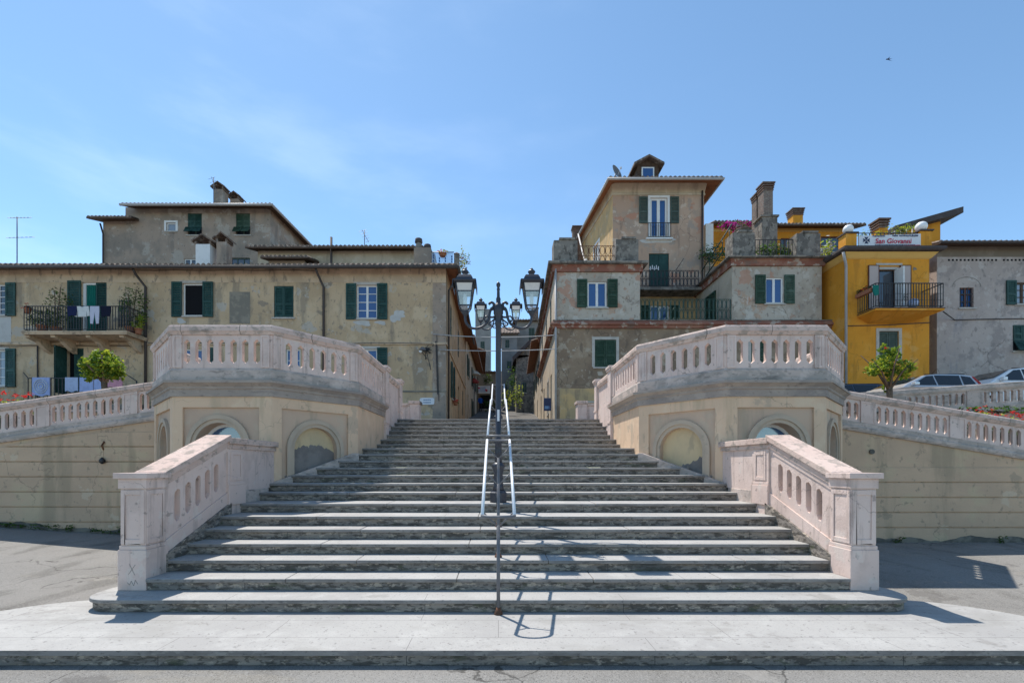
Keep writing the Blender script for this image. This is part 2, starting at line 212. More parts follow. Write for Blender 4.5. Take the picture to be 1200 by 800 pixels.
# ---------------------------------------------------------------- mesh building
WL = {}                                           # world position of every object (nothing is turned before it is finished)
class MB:
    def __init__(s, tf=None): s.v = []; s.f = []; s.m = []; s.s = []; s.tf = tf
    def add(s, vs, fs, mi=0, smooth=False):
        o = len(s.v)
        for p in vs:
            s.v.append(Vector(s.tf(*p)) if s.tf else Vector(p))
        for f in fs:
            s.f.append([i + o for i in f]); s.m.append(mi); s.s.append(smooth)
    def hexa(s, p, mi=0):
        s.add(p, [(0, 3, 2, 1), (4, 5, 6, 7), (0, 1, 5, 4), (1, 2, 6, 5), (2, 3, 7, 6), (3, 0, 4, 7)], mi)
    def box(s, x0, x1, y0, y1, z0, z1, mi=0):
        s.hexa([(x0, y0, z0), (x1, y0, z0), (x1, y1, z0), (x0, y1, z0), (x0, y0, z1), (x1, y0, z1), (x1, y1, z1), (x0, y1, z1)], mi)
    def quad(s, a, b, c, d, mi=0): s.add([a, b, c, d], [(0, 1, 2, 3)], mi)
    def prism_z(s, pts, z0, z1, mi=0, mt=None):   # plan polygon raised from z0 to z1
        n = len(pts); v = [(p[0], p[1], z0) for p in pts] + [(p[0], p[1], z1) for p in pts]
        s.add(v, [tuple(range(n))[::-1]] + [(i, (i + 1) % n, n + (i + 1) % n, n + i) for i in range(n)], mi)
        s.add([(p[0], p[1], z1) for p in pts], [tuple(range(n))], mi if mt is None else mt)
    def prism_t(s, pts, t0, t1, mi=0):            # (u, z) polygon, thickness along t (second axis)
        n = len(pts); v = [(p[0], t0, p[1]) for p in pts] + [(p[0], t1, p[1]) for p in pts]
        s.add(v, [tuple(range(n))[::-1], tuple(range(n, 2 * n))] + [(i, (i + 1) % n, n + (i + 1) % n, n + i) for i in range(n)], mi)
    def tube(s, pts, r, n=8, mi=0, caps=True):
        pts = [Vector(p) for p in pts]; k = len(pts)
        rs = r if isinstance(r, (list, tuple)) else [r] * k
        vs = []; up = None
        for i, p in enumerate(pts):
            d = (pts[min(i + 1, k - 1)] - pts[max(i - 1, 0)]).normalized()
            if up is None: up = Vector((0, 0, 1)) if abs(d.z) < .9 else Vector((1, 0, 0))
            a = d.cross(up).normalized(); b = a.cross(d).normalized(); up = b
            for j in range(n):
                t = 2 * math.pi * j / n
                vs.append(p + a * (math.cos(t) * rs[i]) + b * (math.sin(t) * rs[i]))
        fs = [(i * n + j, i * n + (j + 1) % n, (i + 1) * n + (j + 1) % n, (i + 1) * n + j) for i in range(k - 1) for j in range(n)]
        s.add(vs, fs, mi, n > 5)
        if caps: s.add(vs[:n], [tuple(range(n))], mi); s.add(vs[-n:], [tuple(range(n))], mi)
    def lathe(s, prof, cx, cy, n=16, mi=0, rot=0., smooth=True):
        vs = []
        for r, z in prof:
            for j in range(n):
                t = 2 * math.pi * j / n + rot
                vs.append((cx + r * math.cos(t), cy + r * math.sin(t), z))
        k = len(prof)
        s.add(vs, [(i * n + j, i * n + (j + 1) % n, (i + 1) * n + (j + 1) % n, (i + 1) * n + j) for i in range(k - 1) for j in range(n)], mi, smooth)
        s.add(vs[:n], [tuple(range(n))], mi); s.add(vs[-n:], [tuple(range(n))], mi)
    def sweep(s, prof, path, mi=0, caps=True):    # prof (outward, up) closed; path 3-D, outward = right of travel, mitred in plan
        k = len(path); n = len(prof); vs = []
        nrm = []
        for i in range(k - 1):
            dx, dy = path[i + 1][0] - path[i][0], path[i + 1][1] - path[i][1]; l = math.hypot(dx, dy)
            nrm.append((dy / l, -dx / l))
        for i, p in enumerate(path):
            a = nrm[max(i - 1, 0)]; b = nrm[min(i, k - 2)]
            d = 1 + a[0] * b[0] + a[1] * b[1]
            mx, my = (a[0] + b[0]) / d, (a[1] + b[1]) / d
            for t, z in prof: vs.append((p[0] + mx * t, p[1] + my * t, p[2] + z))
        s.add(vs, [(i * n + j, i * n + (j + 1) % n, (i + 1) * n + (j + 1) % n, (i + 1) * n + j) for i in range(k - 1) for j in range(n)], mi)
        if caps: s.add(vs[:n], [tuple(range(n))], mi); s.add(vs[-n:], [tuple(range(n))], mi)
    def cell(s, rect, inside, c, t0, t1, mi=0, mr=None, back=True, extra=(), n=20):
        """(u, t, z) space: a rectangle pierced by a star-shaped hole, front at t0, back at t1"""
        u0, u1, z0, z1 = rect
        an = [2 * math.pi * (i + .5) / n for i in range(n)]
        for p in [(u0, z0), (u1, z0), (u1, z1), (u0, z1)] + list(extra): an.append(math.atan2(p[1] - c[1], p[0] - c[0]) % (2 * math.pi))
        an = sorted(set(round(a, 6) for a in an)); ro = []; hi = []
        for a in an:
            ca, sa = math.cos(a), math.sin(a)
            rr = min((((u1 if ca > 0 else u0) - c[0]) / ca) if abs(ca) > 1e-9 else 1e9, (((z1 if sa > 0 else z0) - c[1]) / sa) if abs(sa) > 1e-9 else 1e9)
            lo, h = 0., rr
            for _ in range(24):
                md = (lo + h) / 2
                if inside(c[0] + ca * md, c[1] + sa * md): lo = md
                else: h = md
            ro.append((c[0] + ca * rr, c[1] + sa * rr)); hi.append((c[0] + ca * lo, c[1] + sa * lo))
        k = len(an); mr = mi if mr is None else mr
        ring = [(i, (i + 1) % k, k + (i + 1) % k, k + i) for i in range(k)]
        s.add([(p[0], t0, p[1]) for p in ro] + [(p[0], t0, p[1]) for p in hi], ring, mi)
        if back: s.add([(p[0], t1, p[1]) for p in ro] + [(p[0], t1, p[1]) for p in hi], ring, mi)
        s.add([(p[0], t0, p[1]) for p in hi] + [(p[0], t1, p[1]) for p in hi], ring, mr)
        return hi
    def build(s, name, mats, parent=None, loc=None, bevel=0., weld=True):
        if not isinstance(mats, (list, tuple)): mats = [mats]
        if parent is not None: w = WL[parent.name]
        elif loc is not None: w = Vector(loc)
        else:
            xs = [p.x for p in s.v]; ys = [p.y for p in s.v]
            w = Vector(((min(xs) + max(xs)) / 2, (min(ys) + max(ys)) / 2, min(p.z for p in s.v)))
        me = bpy.data.meshes.new(name)
        me.from_pydata([tuple(p - w) for p in s.v], [], s.f)
        for mm in mats: me.materials.append(mm if not isinstance(mm, str) else M[mm])
        for p, mi, sm in zip(me.polygons, s.m, s.s): p.material_index = mi; p.use_smooth = sm
        if weld:
            bm = bmesh.new(); bm.from_mesh(me)
            bmesh.ops.remove_doubles(bm, verts=bm.verts, dist=1e-5)
            bmesh.ops.recalc_face_normals(bm, faces=bm.faces)
            bm.to_mesh(me); bm.free()
        me.update()
        o = bpy.data.objects.new(name, me); COL.objects.link(o)
        if parent is not None: o.parent = parent
        else: o.location = w
        WL[o.name] = w.copy()
        if bevel:
            bv = o.modifiers.new('edge', 'BEVEL'); bv.width = bevel; bv.segments = 2; bv.limit_method = 'ANGLE'; bv.angle_limit = R(40)
        return o
def tag(o, label, cat, group=None):
    o['label'] = label; o['category'] = cat
    if group: o['group'] = group
    return o
def thing(name, label, cat, loc, group=None):
    o = bpy.data.objects.new(name, None); COL.objects.link(o); o.location = loc; o.empty_display_size = .2
    WL[o.name] = Vector(loc)
    return tag(o, label, cat, group)
def struct(o): o['kind'] = 'structure'; return o
def dup(root, loc, label=None, rz=None):
    def cp(o, par):
        c = o.copy(); COL.objects.link(c); c.parent = par; WL[c.name] = WL[o.name].copy()
        for ch in [x for x in bpy.data.objects if x.parent == o]: cp(ch, c)
        return c
    r = cp(root, None); r.location = loc; WL[r.name] = Vector(loc)
    if label: r['label'] = label
    if rz is not None: r.rotation_euler.z = rz
    return r
def frame(ox, oy, dx, dy, nx, ny):                # facade space (u along, t outward, z up) to world
    return lambda u, t, z: (ox + u * dx + t * nx, oy + u * dy + t * ny, z)
def front(Y): return frame(0, Y, 1, 0, 0, -1)     # u is world x
def seg_frame(P, Q):
    dx, dy = Q[0] - P[0], Q[1] - P[1]; l = math.hypot(dx, dy); dx /= l; dy /= l
    return frame(P[0], P[1], dx, dy, dy, -dx), l
def facade(mb, u0, u1, z0, z1, holes, depth=.2, mi=0, mr=None):
    us = sorted({u0, u1} | {h[0] for h in holes} | {h[1] for h in holes}); zs = sorted({z0, z1} | {h[2] for h in holes} | {h[3] for h in holes})
    us = [u for u in us if u0 <= u <= u1]; zs = [z for z in zs if z0 <= z <= z1]
    for a, b in zip(us, us[1:]):
        for c, d in zip(zs, zs[1:]):
            mu, mz = (a + b) / 2, (c + d) / 2
            if any(h[0] < mu < h[1] and h[2] < mz < h[3] for h in holes): continue
            mb.quad((a, 0, c), (b, 0, c), (b, 0, d), (a, 0, d), mi)
    mr = mi if mr is None else mr
    for a, b, c, d in holes:
        mb.quad((a, 0, c), (a, -depth, c), (a, -depth, d), (a, 0, d), mr); mb.quad((b, 0, c), (b, -depth, c), (b, -depth, d), (b, 0, d), mr)
        mb.quad((a, 0, c), (b, 0, c), (b, -depth, c), (a, -depth, c), mr); mb.quad((a, 0, d), (b, 0, d), (b, -depth, d), (a, -depth, d), mr)
        mb.quad((a, -depth, c), (b, -depth, c), (b, -depth, d), (a, -depth, d), mr)
def leaf_panel(mb, u0, u1, z0, z1, t0, t1, mid=True):   # a louvred shutter leaf
    w = min(.07, (u1 - u0) * .16)
    mb.box(u0, u0 + w, t0, t1, z0, z1); mb.box(u1 - w, u1, t0, t1, z0, z1)
    bars = [z0, (z0 * .58 + z1 * .42), z1] if mid else [z0, z1]
    cuts = []
    for i, z in enumerate(bars):
        a, b = (z, z + .09) if i == 0 else (z - .09, z) if i == len(bars) - 1 else (z - .045, z + .045)
        mb.box(u0 + w, u1 - w, t0, t1, a, b); cuts.append((a, b))
    for (a0, a1), (b0, b1) in zip(cuts, cuts[1:]):
        n = max(2, int((b0 - a1) / .075)); h = (b0 - a1) / n
        for i in range(n):
            z = a1 + i * h; e = .012
            mb.hexa([(u0 + w, t0 + e, z + h * .75), (u1 - w, t0 + e, z + h * .75), (u1 - w, t0 + e, z + h * .98), (u0 + w, t0 + e, z + h * .98),
                     (u0 + w, t1 - e, z), (u1 - w, t1 - e, z), (u1 - w, t1 - e, z + h * .25), (u0 + w, t1 - e, z + h * .25)])
def shutter(b, fr, u0, u1, z0, z1, mt, t0=.025, t1=.07, lab=None):
    mb = MB(fr); leaf_panel(mb, u0, u1, z0, z1, t0, t1)
    o = mb.build('shutter', mt, b)
    if lab: o['label'] = lab
    return o
def window(b, fr, u0, u1, z0, z1, pane='pane', fm='white', bars=(1, 2), d=.12, sill=True, surround=None, fw=.06, sash=True, sillm='stonetrim'):
    mb = MB(fr)
    mb.box(u0, u0 + fw, -d, -d + .06, z0, z1); mb.box(u1 - fw, u1, -d, -d + .06, z0, z1)
    mb.box(u0 + fw, u1 - fw, -d, -d + .06, z0, z0 + fw); mb.box(u0 + fw, u1 - fw, -d, -d + .06, z1 - fw, z1)
    nv, nh = bars
    for i in range(1, nv + 1):
        u = u0 + (u1 - u0) * i / (nv + 1); k = fw * (.8 if i * 2 == nv + 1 else .4)
        mb.box(u - k, u + k, -d, -d + .055, z0 + fw, z1 - fw)
    for i in range(1, nh + 1):
        z = z0 + (z1 - z0) * i / (nh + 1); mb.box(u0 + fw, u1 - fw, -d, -d + .05, z - .016, z + .016)
    w = mb.build('window', fm, b)
    pb = MB(fr); pb.box(u0 + fw * .5, u1 - fw * .5, -d + .012, -d + .022, z0 + fw * .5, z1 - fw * .5); pb.build('pane', pane, w)
    if sill:
        sb = MB(fr); sb.box(u0 - .08, u1 + .08, -d, .07, z0 - .07, z0 - .002); sb.build('sill', sillm, w)
    if surround:
        s = MB(fr); k = .13
        s.box(u0 - k, u0 - .002, -.01, .025, z0, z1 + k); s.box(u1 + .002, u1 + k, -.01, .025, z0, z1 + k); s.box(u0 - .002, u1 + .002, -.01, .024, z1 + .002, z1 + k)
        s.build('surround', surround, w)
    return w
def railing(mb, pts, h, sp=.13, r=.011, rail=.02, belly=0., mi=0):
    for P, Q in zip(pts, pts[1:]):
        P = Vector(P); Q = Vector(Q); L = (Q - P).length; n = max(1, round(L / sp))
        for i in range(n + 1):
            a = P.lerp(Q, i / n)
            mb.box(a.x - r, a.x + r, a.y - r, a.y + r, a.z + .06, a.z + h, mi)
        up = Vector((0, 0, h)); lo = Vector((0, 0, .07))
        mb.tube([P + up, Q + up], rail, 6, mi); mb.tube([P + lo, Q + lo], rail * .8, 6, mi)
def scroll_rail(mb, pts, h, step=.3, r=.010, mi=0):     # ironwork of rings between rails
    for P, Q in zip(pts, pts[1:]):
        P = Vector(P); Q = Vector(Q); L = (Q - P).length; n = max(1, round(L / step)); d = (Q - P) / n
        for zz in (.05, h * .5, h): mb.tube([P + Vector((0, 0, zz)), Q + Vector((0, 0, zz))], .014, 5, mi)
        for i in range(n):
            for lev in (0, 1):
                c = P + d * (i + .5) + Vector((0, 0, .05 + (h - .05) * (.25 + .5 * lev)))
                rr = (h - .05) * .23
                ring = [c + d.normalized() * (math.cos(2 * math.pi * j / 9) * d.length * .42) + Vector((0, 0, math.sin(2 * math.pi * j / 9) * rr)) for j in range(10)]
                mb.tube(ring, r, 4, mi, False)
            a = P + d * i; mb.box(a.x - .012, a.x + .012, a.y - .012, a.y + .012, a.z, a.z + h, mi)
        mb.box(Q.x - .012, Q.x + .012, Q.y - .012, Q.y + .012, Q.z, Q.z + h, mi)
def tile_slope(mb, A, B, C, D, pitch=.24, amp=.06, mi=0, mu=0, thick=.07):
    """corrugated clay tiles from eave A-B up to ridge D-C (A below D, B below C)"""
    A, B, C, D = map(Vector, (A, B, C, D)); L = (B - A).length; n = max(2, round(L / pitch)) * 6
    vs = []; up = Vector((0, 0, 1))
    for i in range(n + 1):
        s = i / n; w = amp * abs(math.sin(math.pi * i / 6)) * 1.6
        vs.append(A.lerp(B, s) + up * w); vs.append(D.lerp(C, s) + up * w); vs.append(A.lerp(B, s) - up * .035); 
    fs = []; fe = []
    for i in range(n):
        a = i * 3; b = a + 3
        fs.append((a, b, b + 1, a + 1)); fe.append((a, a + 2, b + 2, b))
    mb.add(vs, fs, mi); mb.add(vs, fe, mi)
    t = up * thick; e = up * .036
    mb.hexa([A - e - t, B - e - t, C - e - t, D - e - t, A - e, B - e, C - e, D - e], mu)
def leaves(mb, c, rad, n, size, nm=2, clump=12, spread=.3, rg=None, shell=.55, up=.0):
    rg = rg or rnd; c = Vector(c)
    cl = []
    for _ in range(max(1, n // clump)):
        while True:
            p = Vector((rg.uniform(-1, 1), rg.uniform(-1, 1), rg.uniform(-1, 1)))
            if shell < p.length < 1: break
        cl.append((Vector((p.x * rad[0], p.y * rad[1], p.z * rad[2])), rg.choices(range(nm), [3] + [2] * (nm - 1))[0]))
    for q, mi in cl:
        for _ in range(clump):
            p = c + q + Vector((rg.gauss(0, 1) * rad[0], rg.gauss(0, 1) * rad[1], rg.gauss(0, 1) * rad[2])) * spread * .55
            a = Vector((rg.gauss(0, 1), rg.gauss(0, 1), rg.gauss(0, .6))).normalized()
            nn = Vector((rg.gauss(0, 1), rg.gauss(0, 1), rg.gauss(.6, 1))).normalized()
            b = a.cross(nn)
            if b.length < .1: continue
            b = b.normalized(); s = size * rg.uniform(.6, 1.3); k = mi if rg.random() < .75 else rg.randrange(nm)
            mb.add([p - a * s, p - b * s * .42 - a * s * .1, p + a * s, p + b * s * .42 - a * s * .1], [(0, 1, 2, 3)], k)
# ---------------------------------------------------------------- the setting
def sm(a, b, x): t = min(1, max(0, (x - a) / (b - a))); return t * t * (3 - 2 * t)
H = .15
NY = {1: 4.21, 2: 5.27, 3: 5.65, 4: 6.03, 5: 6.41, 6: 6.79, 7: 7.16, 8: 7.74}
for k in range(9, 16): NY[k] = 8.38 + .39 * (k - 9)
for k in range(16, 23): NY[k] = 11.98 + .39 * (k - 16)
TOP = 22 * H                                                    # 3.30
def gz(x, y):                                                   # lower square: rises gently to the left
    return .062 * max(0., -x - 6.0) * sm(5.5, 9.5, y) * (1 if x > -16 else 1)
mb = MB()
xs = [-400, -120, -40, -24] + [-20 + i * .5 for i in range(29)] + [-5, 0, 5, 8, 12, 20, 40, 120, 400]; xs = sorted(set(xs))
ys = [-400, -100, -30, -10, 0, 3, 5, 5.5, 6, 6.5, 7, 7.5, 8, 8.5, 9, 9.5, 10, 11, 12, 14]
vs = [(x, y, gz(max(x, -22), y)) for y in ys for x in xs]; n = len(xs)
mb.add(vs, [(j * n + i, j * n + i + 1, (j + 1) * n + i + 1, (j + 1) * n + i) for j in range(len(ys) - 1) for i in range(n - 1)])
g = struct(mb.build('ground', 'asphalt', loc=(0, 0, 0)))
def ug(x, y):                                                   # upper square and the road before the houses
    return TOP - .004 + .22 * sm(4, 10, abs(x)) + .09 * max(0, min(y, 24) - 15) * sm(6, 11, abs(x)) + .155 * max(0, y - 21.5)
mb = MB()
xs = [-400, -100, -40] + [-30 + i * 2.0 for i in range(31)] + [40, 100, 400]; ys = [14.3, 15, 16, 17, 18, 19, 20, 21.5, 24, 30, 40, 60, 90, 200, 420]
def ugc(x, y): return ug(x, y) if y <= 90 else ug(x, 90) + (y - 90) * .02
n = len(xs)
mb.add([(x, y, ugc(x, y)) for y in ys for x in xs], [(j * n + i, j * n + i + 1, (j + 1) * n + i + 1, (j + 1) * n + i) for j in range(len(ys) - 1) for i in range(n - 1)])
struct(mb.build('road', 'road', loc=(0, 14.3, TOP)))

# ---------------------------------------------------------------- the stairs
st = thing('staircase', 'wide grey stone staircase climbing between the two stucco terraces', 'stairs', (0, 4.21, 0))
def superell(a, b, cx, cy, n=14, p=2.5):
    o = []
    for i in range(n + 1):
        t = math.pi / 2 * i / n
        o.append((cx + a * abs(math.cos(t)) ** (2 / p), cy + b * abs(math.sin(t)) ** (2 / p)))
    return o
def outline(a, b, cy, back, g=0.):
    r = superell(a + g, b + g, 4.39, cy)
    r = [(4.39 + a + g, cy - g)] + r[1:] if False else r
    pts = [(-p[0], p[1]) for p in r[::-1]]
    fr = [(-(4.39 + a + g), cy - g)] if False else []
    return pts, r
for k in range(1, 23):
    z1 = k * H; y0 = NY[k]; y1 = NY.get(k + 1, 14.9) + .12
    mb = MB(); g = .028; ts = .048
    if k in (1, 2):
        a, b = (1.72, 1.62) if k == 1 else (.56, .60)
        for gg, za, zb_, mi, mt in ((0, z1 - H - (.02 if k == 1 else 0), z1 - ts, 0, 0), (g, z1 - ts, z1, 2, 1)):
            r = superell(a + gg, b + gg, 4.39, y0 - gg) if k == 1 else [(4.5 + (.38 + gg) * abs(math.cos(q)) ** .85, y0 + .36 + (.36 + gg) * (1 if q > 0 else -1) * abs(math.sin(q)) ** .85) for q in [math.pi * (j / 20 - .5) for j in range(21)]]
            pts = [(-p[0], p[1]) for p in r] + [(p[0], p[1]) for p in r[::-1]]
            # plan order: left side front -> back, across, right side back -> front
            mb.prism_z(pts, za, zb_, mi, mt)
    else:
        w = 4.45 if k <= 8 else {9: 4.5, 10: 4.5, 11: 4.36, 12: 4.0, 13: 3.66, 14: 3.35, 15: 3.3}.get(k, 3.25)
        w2 = w if k != 3 else 4.366
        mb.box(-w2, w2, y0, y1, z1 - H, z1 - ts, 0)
        sr = random.Random(k * 13); x = -w2                        # tread slabs, each settled a little differently
        while x < w2 - .01:
            xe = min(w2, x + sr.uniform(1.5, 2.6)); xe = w2 if w2 - xe < .6 else xe
            dy, dz, dt = sr.uniform(-.006, .006), sr.uniform(-.0035, .001), sr.uniform(-.003, .003)
            mb.prism_z([(x + .0015, y0 - g + dy), (xe - .0015, y0 - g + dy + dt), (xe - .0015, y1), (x + .0015, y1)], z1 - ts + dz, z1 + dz, 2, 1); x = xe
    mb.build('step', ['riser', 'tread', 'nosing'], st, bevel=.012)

# ---------------------------------------------------------------- balustrades
def oblong(c, a, b): return lambda u, z: math.hypot(u - c[0], max(0, abs(z - c[1]) - b)) <= a
def pierced(mb, P, Q, zP, zQ, zl0, zl1, holes, hz0, hz1, hw, th, mi=0, mr=None):
    """slab between zl0 and zl1 above a (sloping) base line, with upright oblong holes at u = holes"""
    fr, L = seg_frame(P, Q); sl = (zQ - zP) / L
    old = mb.tf
    def tf(u, t, z): return (lambda q: old(*q) if old else q)(fr(u, t, z + zP + sl * u))
    mb.tf = tf
    p = holes[1] - holes[0] if len(holes) > 1 else .2
    e = [0.]
    for h in holes:
        a, b = h - p / 2, h + p / 2
        c = (h, (hz0 + hz1) / 2)
        mb.cell((a, b, zl0, zl1), oblong(c, hw, (hz1 - hz0) / 2 - hw), c, 0, -th, mi, mr, n=18)
    if holes:
        for a, b in ((0, holes[0] - p / 2), (holes[-1] + p / 2, L)):
            if b - a > 1e-3: mb.box(a, b, -th, 0, zl0, zl1, mi)
    else: mb.box(0, L, -th, 0, zl0, zl1, mi)
    mb.tf = old
def pilaster(mb, P, Q, zP, zQ, u0, u1, zl0, zl1, t):            # a pier standing proud of the pierced slab, with a framed field
    fr, L = seg_frame(P, Q); sl = (zQ - zP) / L; old = mb.tf
    mb.tf = lambda u, tt, z: (lambda q: old(*q) if old else q)(fr(u, tt, z + zP + sl * u))
    mb.box(u0, u1, -.02, t, zl0, zl1); k = .035
    mb.box(u0, u0 + k, t, t + .012, zl0 + .01, zl1 - .01); mb.box(u1 - k, u1, t, t + .012, zl0 + .01, zl1 - .01)
    mb.box(u0 + k, u1 - k, t, t + .011, zl0 + .01, zl0 + .05); mb.box(u0 + k, u1 - k, t, t + .011, zl1 - .05, zl1 - .01)
    mb.tf = old

# ---------------------------------------------------------------- terraces flanking the upper flight
A, B, C, D, E, G = (3.2, 14.8), (3.2, 10.35), (4.44, 8.9), (6.38, 8.9), (7.83, 10.35), (7.83, 11.6)
A1 = (3.2, 12.72)
ZC0, ZC1, ZP1, ZH0, ZH1, ZR0, ZR1 = 3.19, 3.50, 3.74, 3.84, 4.31, 4.395, 4.58
def terrace(sg, label):
    t = thing('stair_terrace', label, 'terrace', (sg * 5.4, 10, 0))
    mir = lambda x, y, z: (sg * x, y, z)
    def mbf(fr): return MB(lambda u, tt, z: mir(*fr(u, tt, z)))
    # body
    wall = MB(mir)
    faces = [(A, A1, 0), (A1, B, 1), (B, C, 2), (C, D, 3), (D, E, 4), (E, G, 5)]
    pan = MB(mir); mol = MB(mir)
    for P, Q, i in faces:
        fr, L = seg_frame(P, Q)
        if i == 0:
            w = mbf(fr); w.box(0, L, -.3, 0, 2.2, 4.42); w.box(.34, L - .30, 0, .02, 3.0, 3.62); w.box(.34, L - .3, 0, .02, 4.30, 4.419)
            w.build('end_parapet', 'pink', t, bevel=.006)
            continue
        z0 = -.05 if i > 2 else 0.3
        if i in (1, 5):
            wall.tf = lambda u, tt, z, fr=fr: mir(*fr(u, tt, z))
            wall.quad((0, 0, z0), (L, 0, z0), (L, 0, ZC0 + .02), (0, 0, ZC0 + .02)); wall.tf = mir
            continue
        pu0, pu1, pz0, pz1 = .24, L - .2, (.42 if i > 2 else .9), 2.98
        wall.tf = lambda u, tt, z, fr=fr: mir(*fr(u, tt, z))
        facade(wall, 0, L, z0, ZC0 + .02, [(pu0, pu1, pz0, pz1)], 0.0)
        # take the flat back of the hole away again: the panel lies 4.5 cm behind
        for _ in range(5): wall.f.pop(); wall.m.pop(); wall.s.pop()
        d = .045
        for a, b, c, e in ((pu0, pu0, pz0, pz1), (pu1, pu1, pz0, pz1)): wall.quad((a, 0, c), (a, -d, c), (a, -d, e), (a, 0, e))
        for zz in (pz0, pz1): wall.quad((pu0, 0, zz), (pu1, 0, zz), (pu1, -d, zz), (pu0, -d, zz))
        wall.tf = mir
        uc = (pu0 + pu1) / 2 + (.06 if i == 3 else 0); zs = 2.21 if i != 2 else 2.17; ri = .47; ro = .63
        pan.tf = lambda u, tt, z, fr=fr: mir(*fr(u, tt, z))
        za = pz0 + .02
        ins = lambda u, z, uc=uc, zs=zs, za=za: abs(u - uc) <= ri and z >= za and (z <= zs or math.hypot(u - uc, z - zs) <= ri)
        cc = (uc, 1.75)
        dep = -.42 if i != 2 else -.15
        pan.cell((pu0, pu1, pz0, pz1), ins, cc, -d, dep, 0, 0, back=False, n=48, extra=[(uc - ri, za), (uc + ri, za)])
        pan.tf = mir
        # stepped arch molding
        mol.tf = lambda u, tt, z, fr=fr: mir(*fr(u, tt, z))
        for r0, r1, tt in ((.545, .63, .012), (ri + .002, .545, -.016)):
            pts = [(-r1, za - zs), (-r1, 0)] ; out = []; inn = []
            n = 28
            out = [(uc - r1, za)] + [(uc - r1 * math.cos(math.pi * j / n), zs + r1 * math.sin(math.pi * j / n)) for j in range(n + 1)] + [(uc + r1, za)]
            inn = [(uc - r0, za)] + [(uc - r0 * math.cos(math.pi * j / n), zs + r0 * math.sin(math.pi * j / n)) for j in range(n + 1)] + [(uc + r0, za)]
            m_ = len(out); v = [(p[0], -d - .01, p[1]) for p in out] + [(p[0], -d - .01, p[1]) for p in inn] + [(p[0], tt, p[1]) for p in out] + [(p[0], tt, p[1]) for p in inn]
            f = []
            for j in range(m_ - 1):
                f += [(2 * m_ + j, 2 * m_ + j + 1, 3 * m_ + j + 1, 3 * m_ + j), (j, j + 1, 2 * m_ + j + 1, 2 * m_ + j), (m_ + j, m_ + j + 1, 3 * m_ + j + 1, 3 * m_ + j)]
            mol.add(v, f)
        mol.tf = mir
        n = 28
        arc = [(uc - ri, za)] + [(uc - ri * math.cos(math.pi * j / n), zs + ri * math.sin(math.pi * j / n)) for j in range(n + 1)] + [(uc + ri, za)]
        if i == 2:
            nb = mbf(fr); nb.prism_t(arc, -.20, -.149); nb.build('niche_back', 'niche', t)
            rg = random.Random(5 if sg < 0 else 8); k = 26; ed = []
            for j in range(k + 1):
                u = uc - ri + .004 + (2 * ri - .008) * j / k; f_ = j / k
                lim = zs + math.sqrt(max(0, ri * ri - (u - uc) ** 2)) - .03
                zz = (zs - .05 + .16 * math.sin(f_ * 3.0) + rg.uniform(-.025, .025)) if sg < 0 else (1.66 + .42 * f_ ** 1.5 + rg.uniform(-.03, .03) + (.05 if .3 < f_ < .62 else 0))
                ed.append((u, min(zz, lim)))
            db = mbf(fr); db.prism_t([(uc - ri + .004, za)] + ed + [(uc + ri - .004, za)], -.15, -.145); db.build('bare_render_patch', 'peeled', t)
        else:
            wb = mbf(fr); k = .06; r2 = ri - k
            arc2 = [(uc - r2, za)] + [(uc - r2 * math.cos(math.pi * j / n), zs + r2 * math.sin(math.pi * j / n)) for j in range(n + 1)] + [(uc + r2, za)]
            v = []; m_ = len(arc)
            for tt in (-.36, -.30): v += [(p[0], tt, p[1]) for p in arc] + [(p[0], tt, p[1]) for p in arc2]
            f = []
            for j in range(m_ - 1): f += [(2 * m_ + j, 2 * m_ + j + 1, 3 * m_ + j + 1, 3 * m_ + j), (m_ + j, m_ + j + 1, 3 * m_ + j + 1, 3 * m_ + j), (j, j + 1, m_ + j + 1, m_ + j)]
            wb.add(v, f)
            wb.box(uc - .02, uc + .02, -.355, -.305, za, zs); wb.box(uc - r2, uc + r2, -.356, -.304, zs - .06, zs - .02)
            w = wb.build('arched_window', 'white' if i == 3 else 'stonetrim', t)
            gb = mbf(fr); gb.prism_t(arc, -.345, -.33); gb.build('pane', 'archpane', w)
    wall.build('wall', 'cream', t)
    pan.build('recessed_panel', 'panel', t); mol.build('arch_molding', 'molding', t, weld=True)
    # sloping stone skirting where the steps meet the wall
    fr, L = seg_frame(B, C); s = mbf(fr)
    s.prism_t([(.0, 1.3), (L + .02, .9), (L + .02, 1.50), (.12, 2.12), (0, 2.12)], -.02, .06); s.build('stair_skirting', 'plinth', t, bevel=.01)
    path = [A1, B, C, D, E, G]; p3 = [(p[0], p[1], 0) for p in path]
    c = MB(mir); c.sweep([(0, ZC0), (.035, ZC0), (.035, ZC0 + .13), (.06, ZC0 + .15), (.06, ZC0 + .19), (.13, ZC0 + .25), (.15, ZC1 - .06), (.15, ZC1 - .01), (-.05, ZC1 + .03), (-.3, ZC1 + .03), (-.3, ZC0)], p3)
    c.build('cornice', 'cornice', t)
    pl = MB(mir); pl.sweep([(.035, ZC1 + .012), (.035, ZP1 - .04), (.015, ZP1), (-.30, ZP1), (-.30, ZC1 + .012)], p3); pl.build('plinth', 'plinth', t)
    b = MB(mir)
    for (P, Q), nh, p in zip(zip(path, path[1:]), (8, 6, 7, 6, 5), (.225, .245, .228, .25, .2)):
        L = math.dist(P, Q); c0 = L / 2
        pierced(b, P, Q, 0, 0, ZP1, ZR0, [c0 + (j - (nh - 1) / 2) * p for j in range(nh)], ZH0, ZH1, .063, .09)
        for u0, u1 in ((.03, .20), (L - .20, L - .03)): pilaster(b, P, Q, 0, 0, u0, u1, ZP1 + .002, ZR0, .016)
    b.build('balustrade', 'pink', t)
    r = MB(mir)
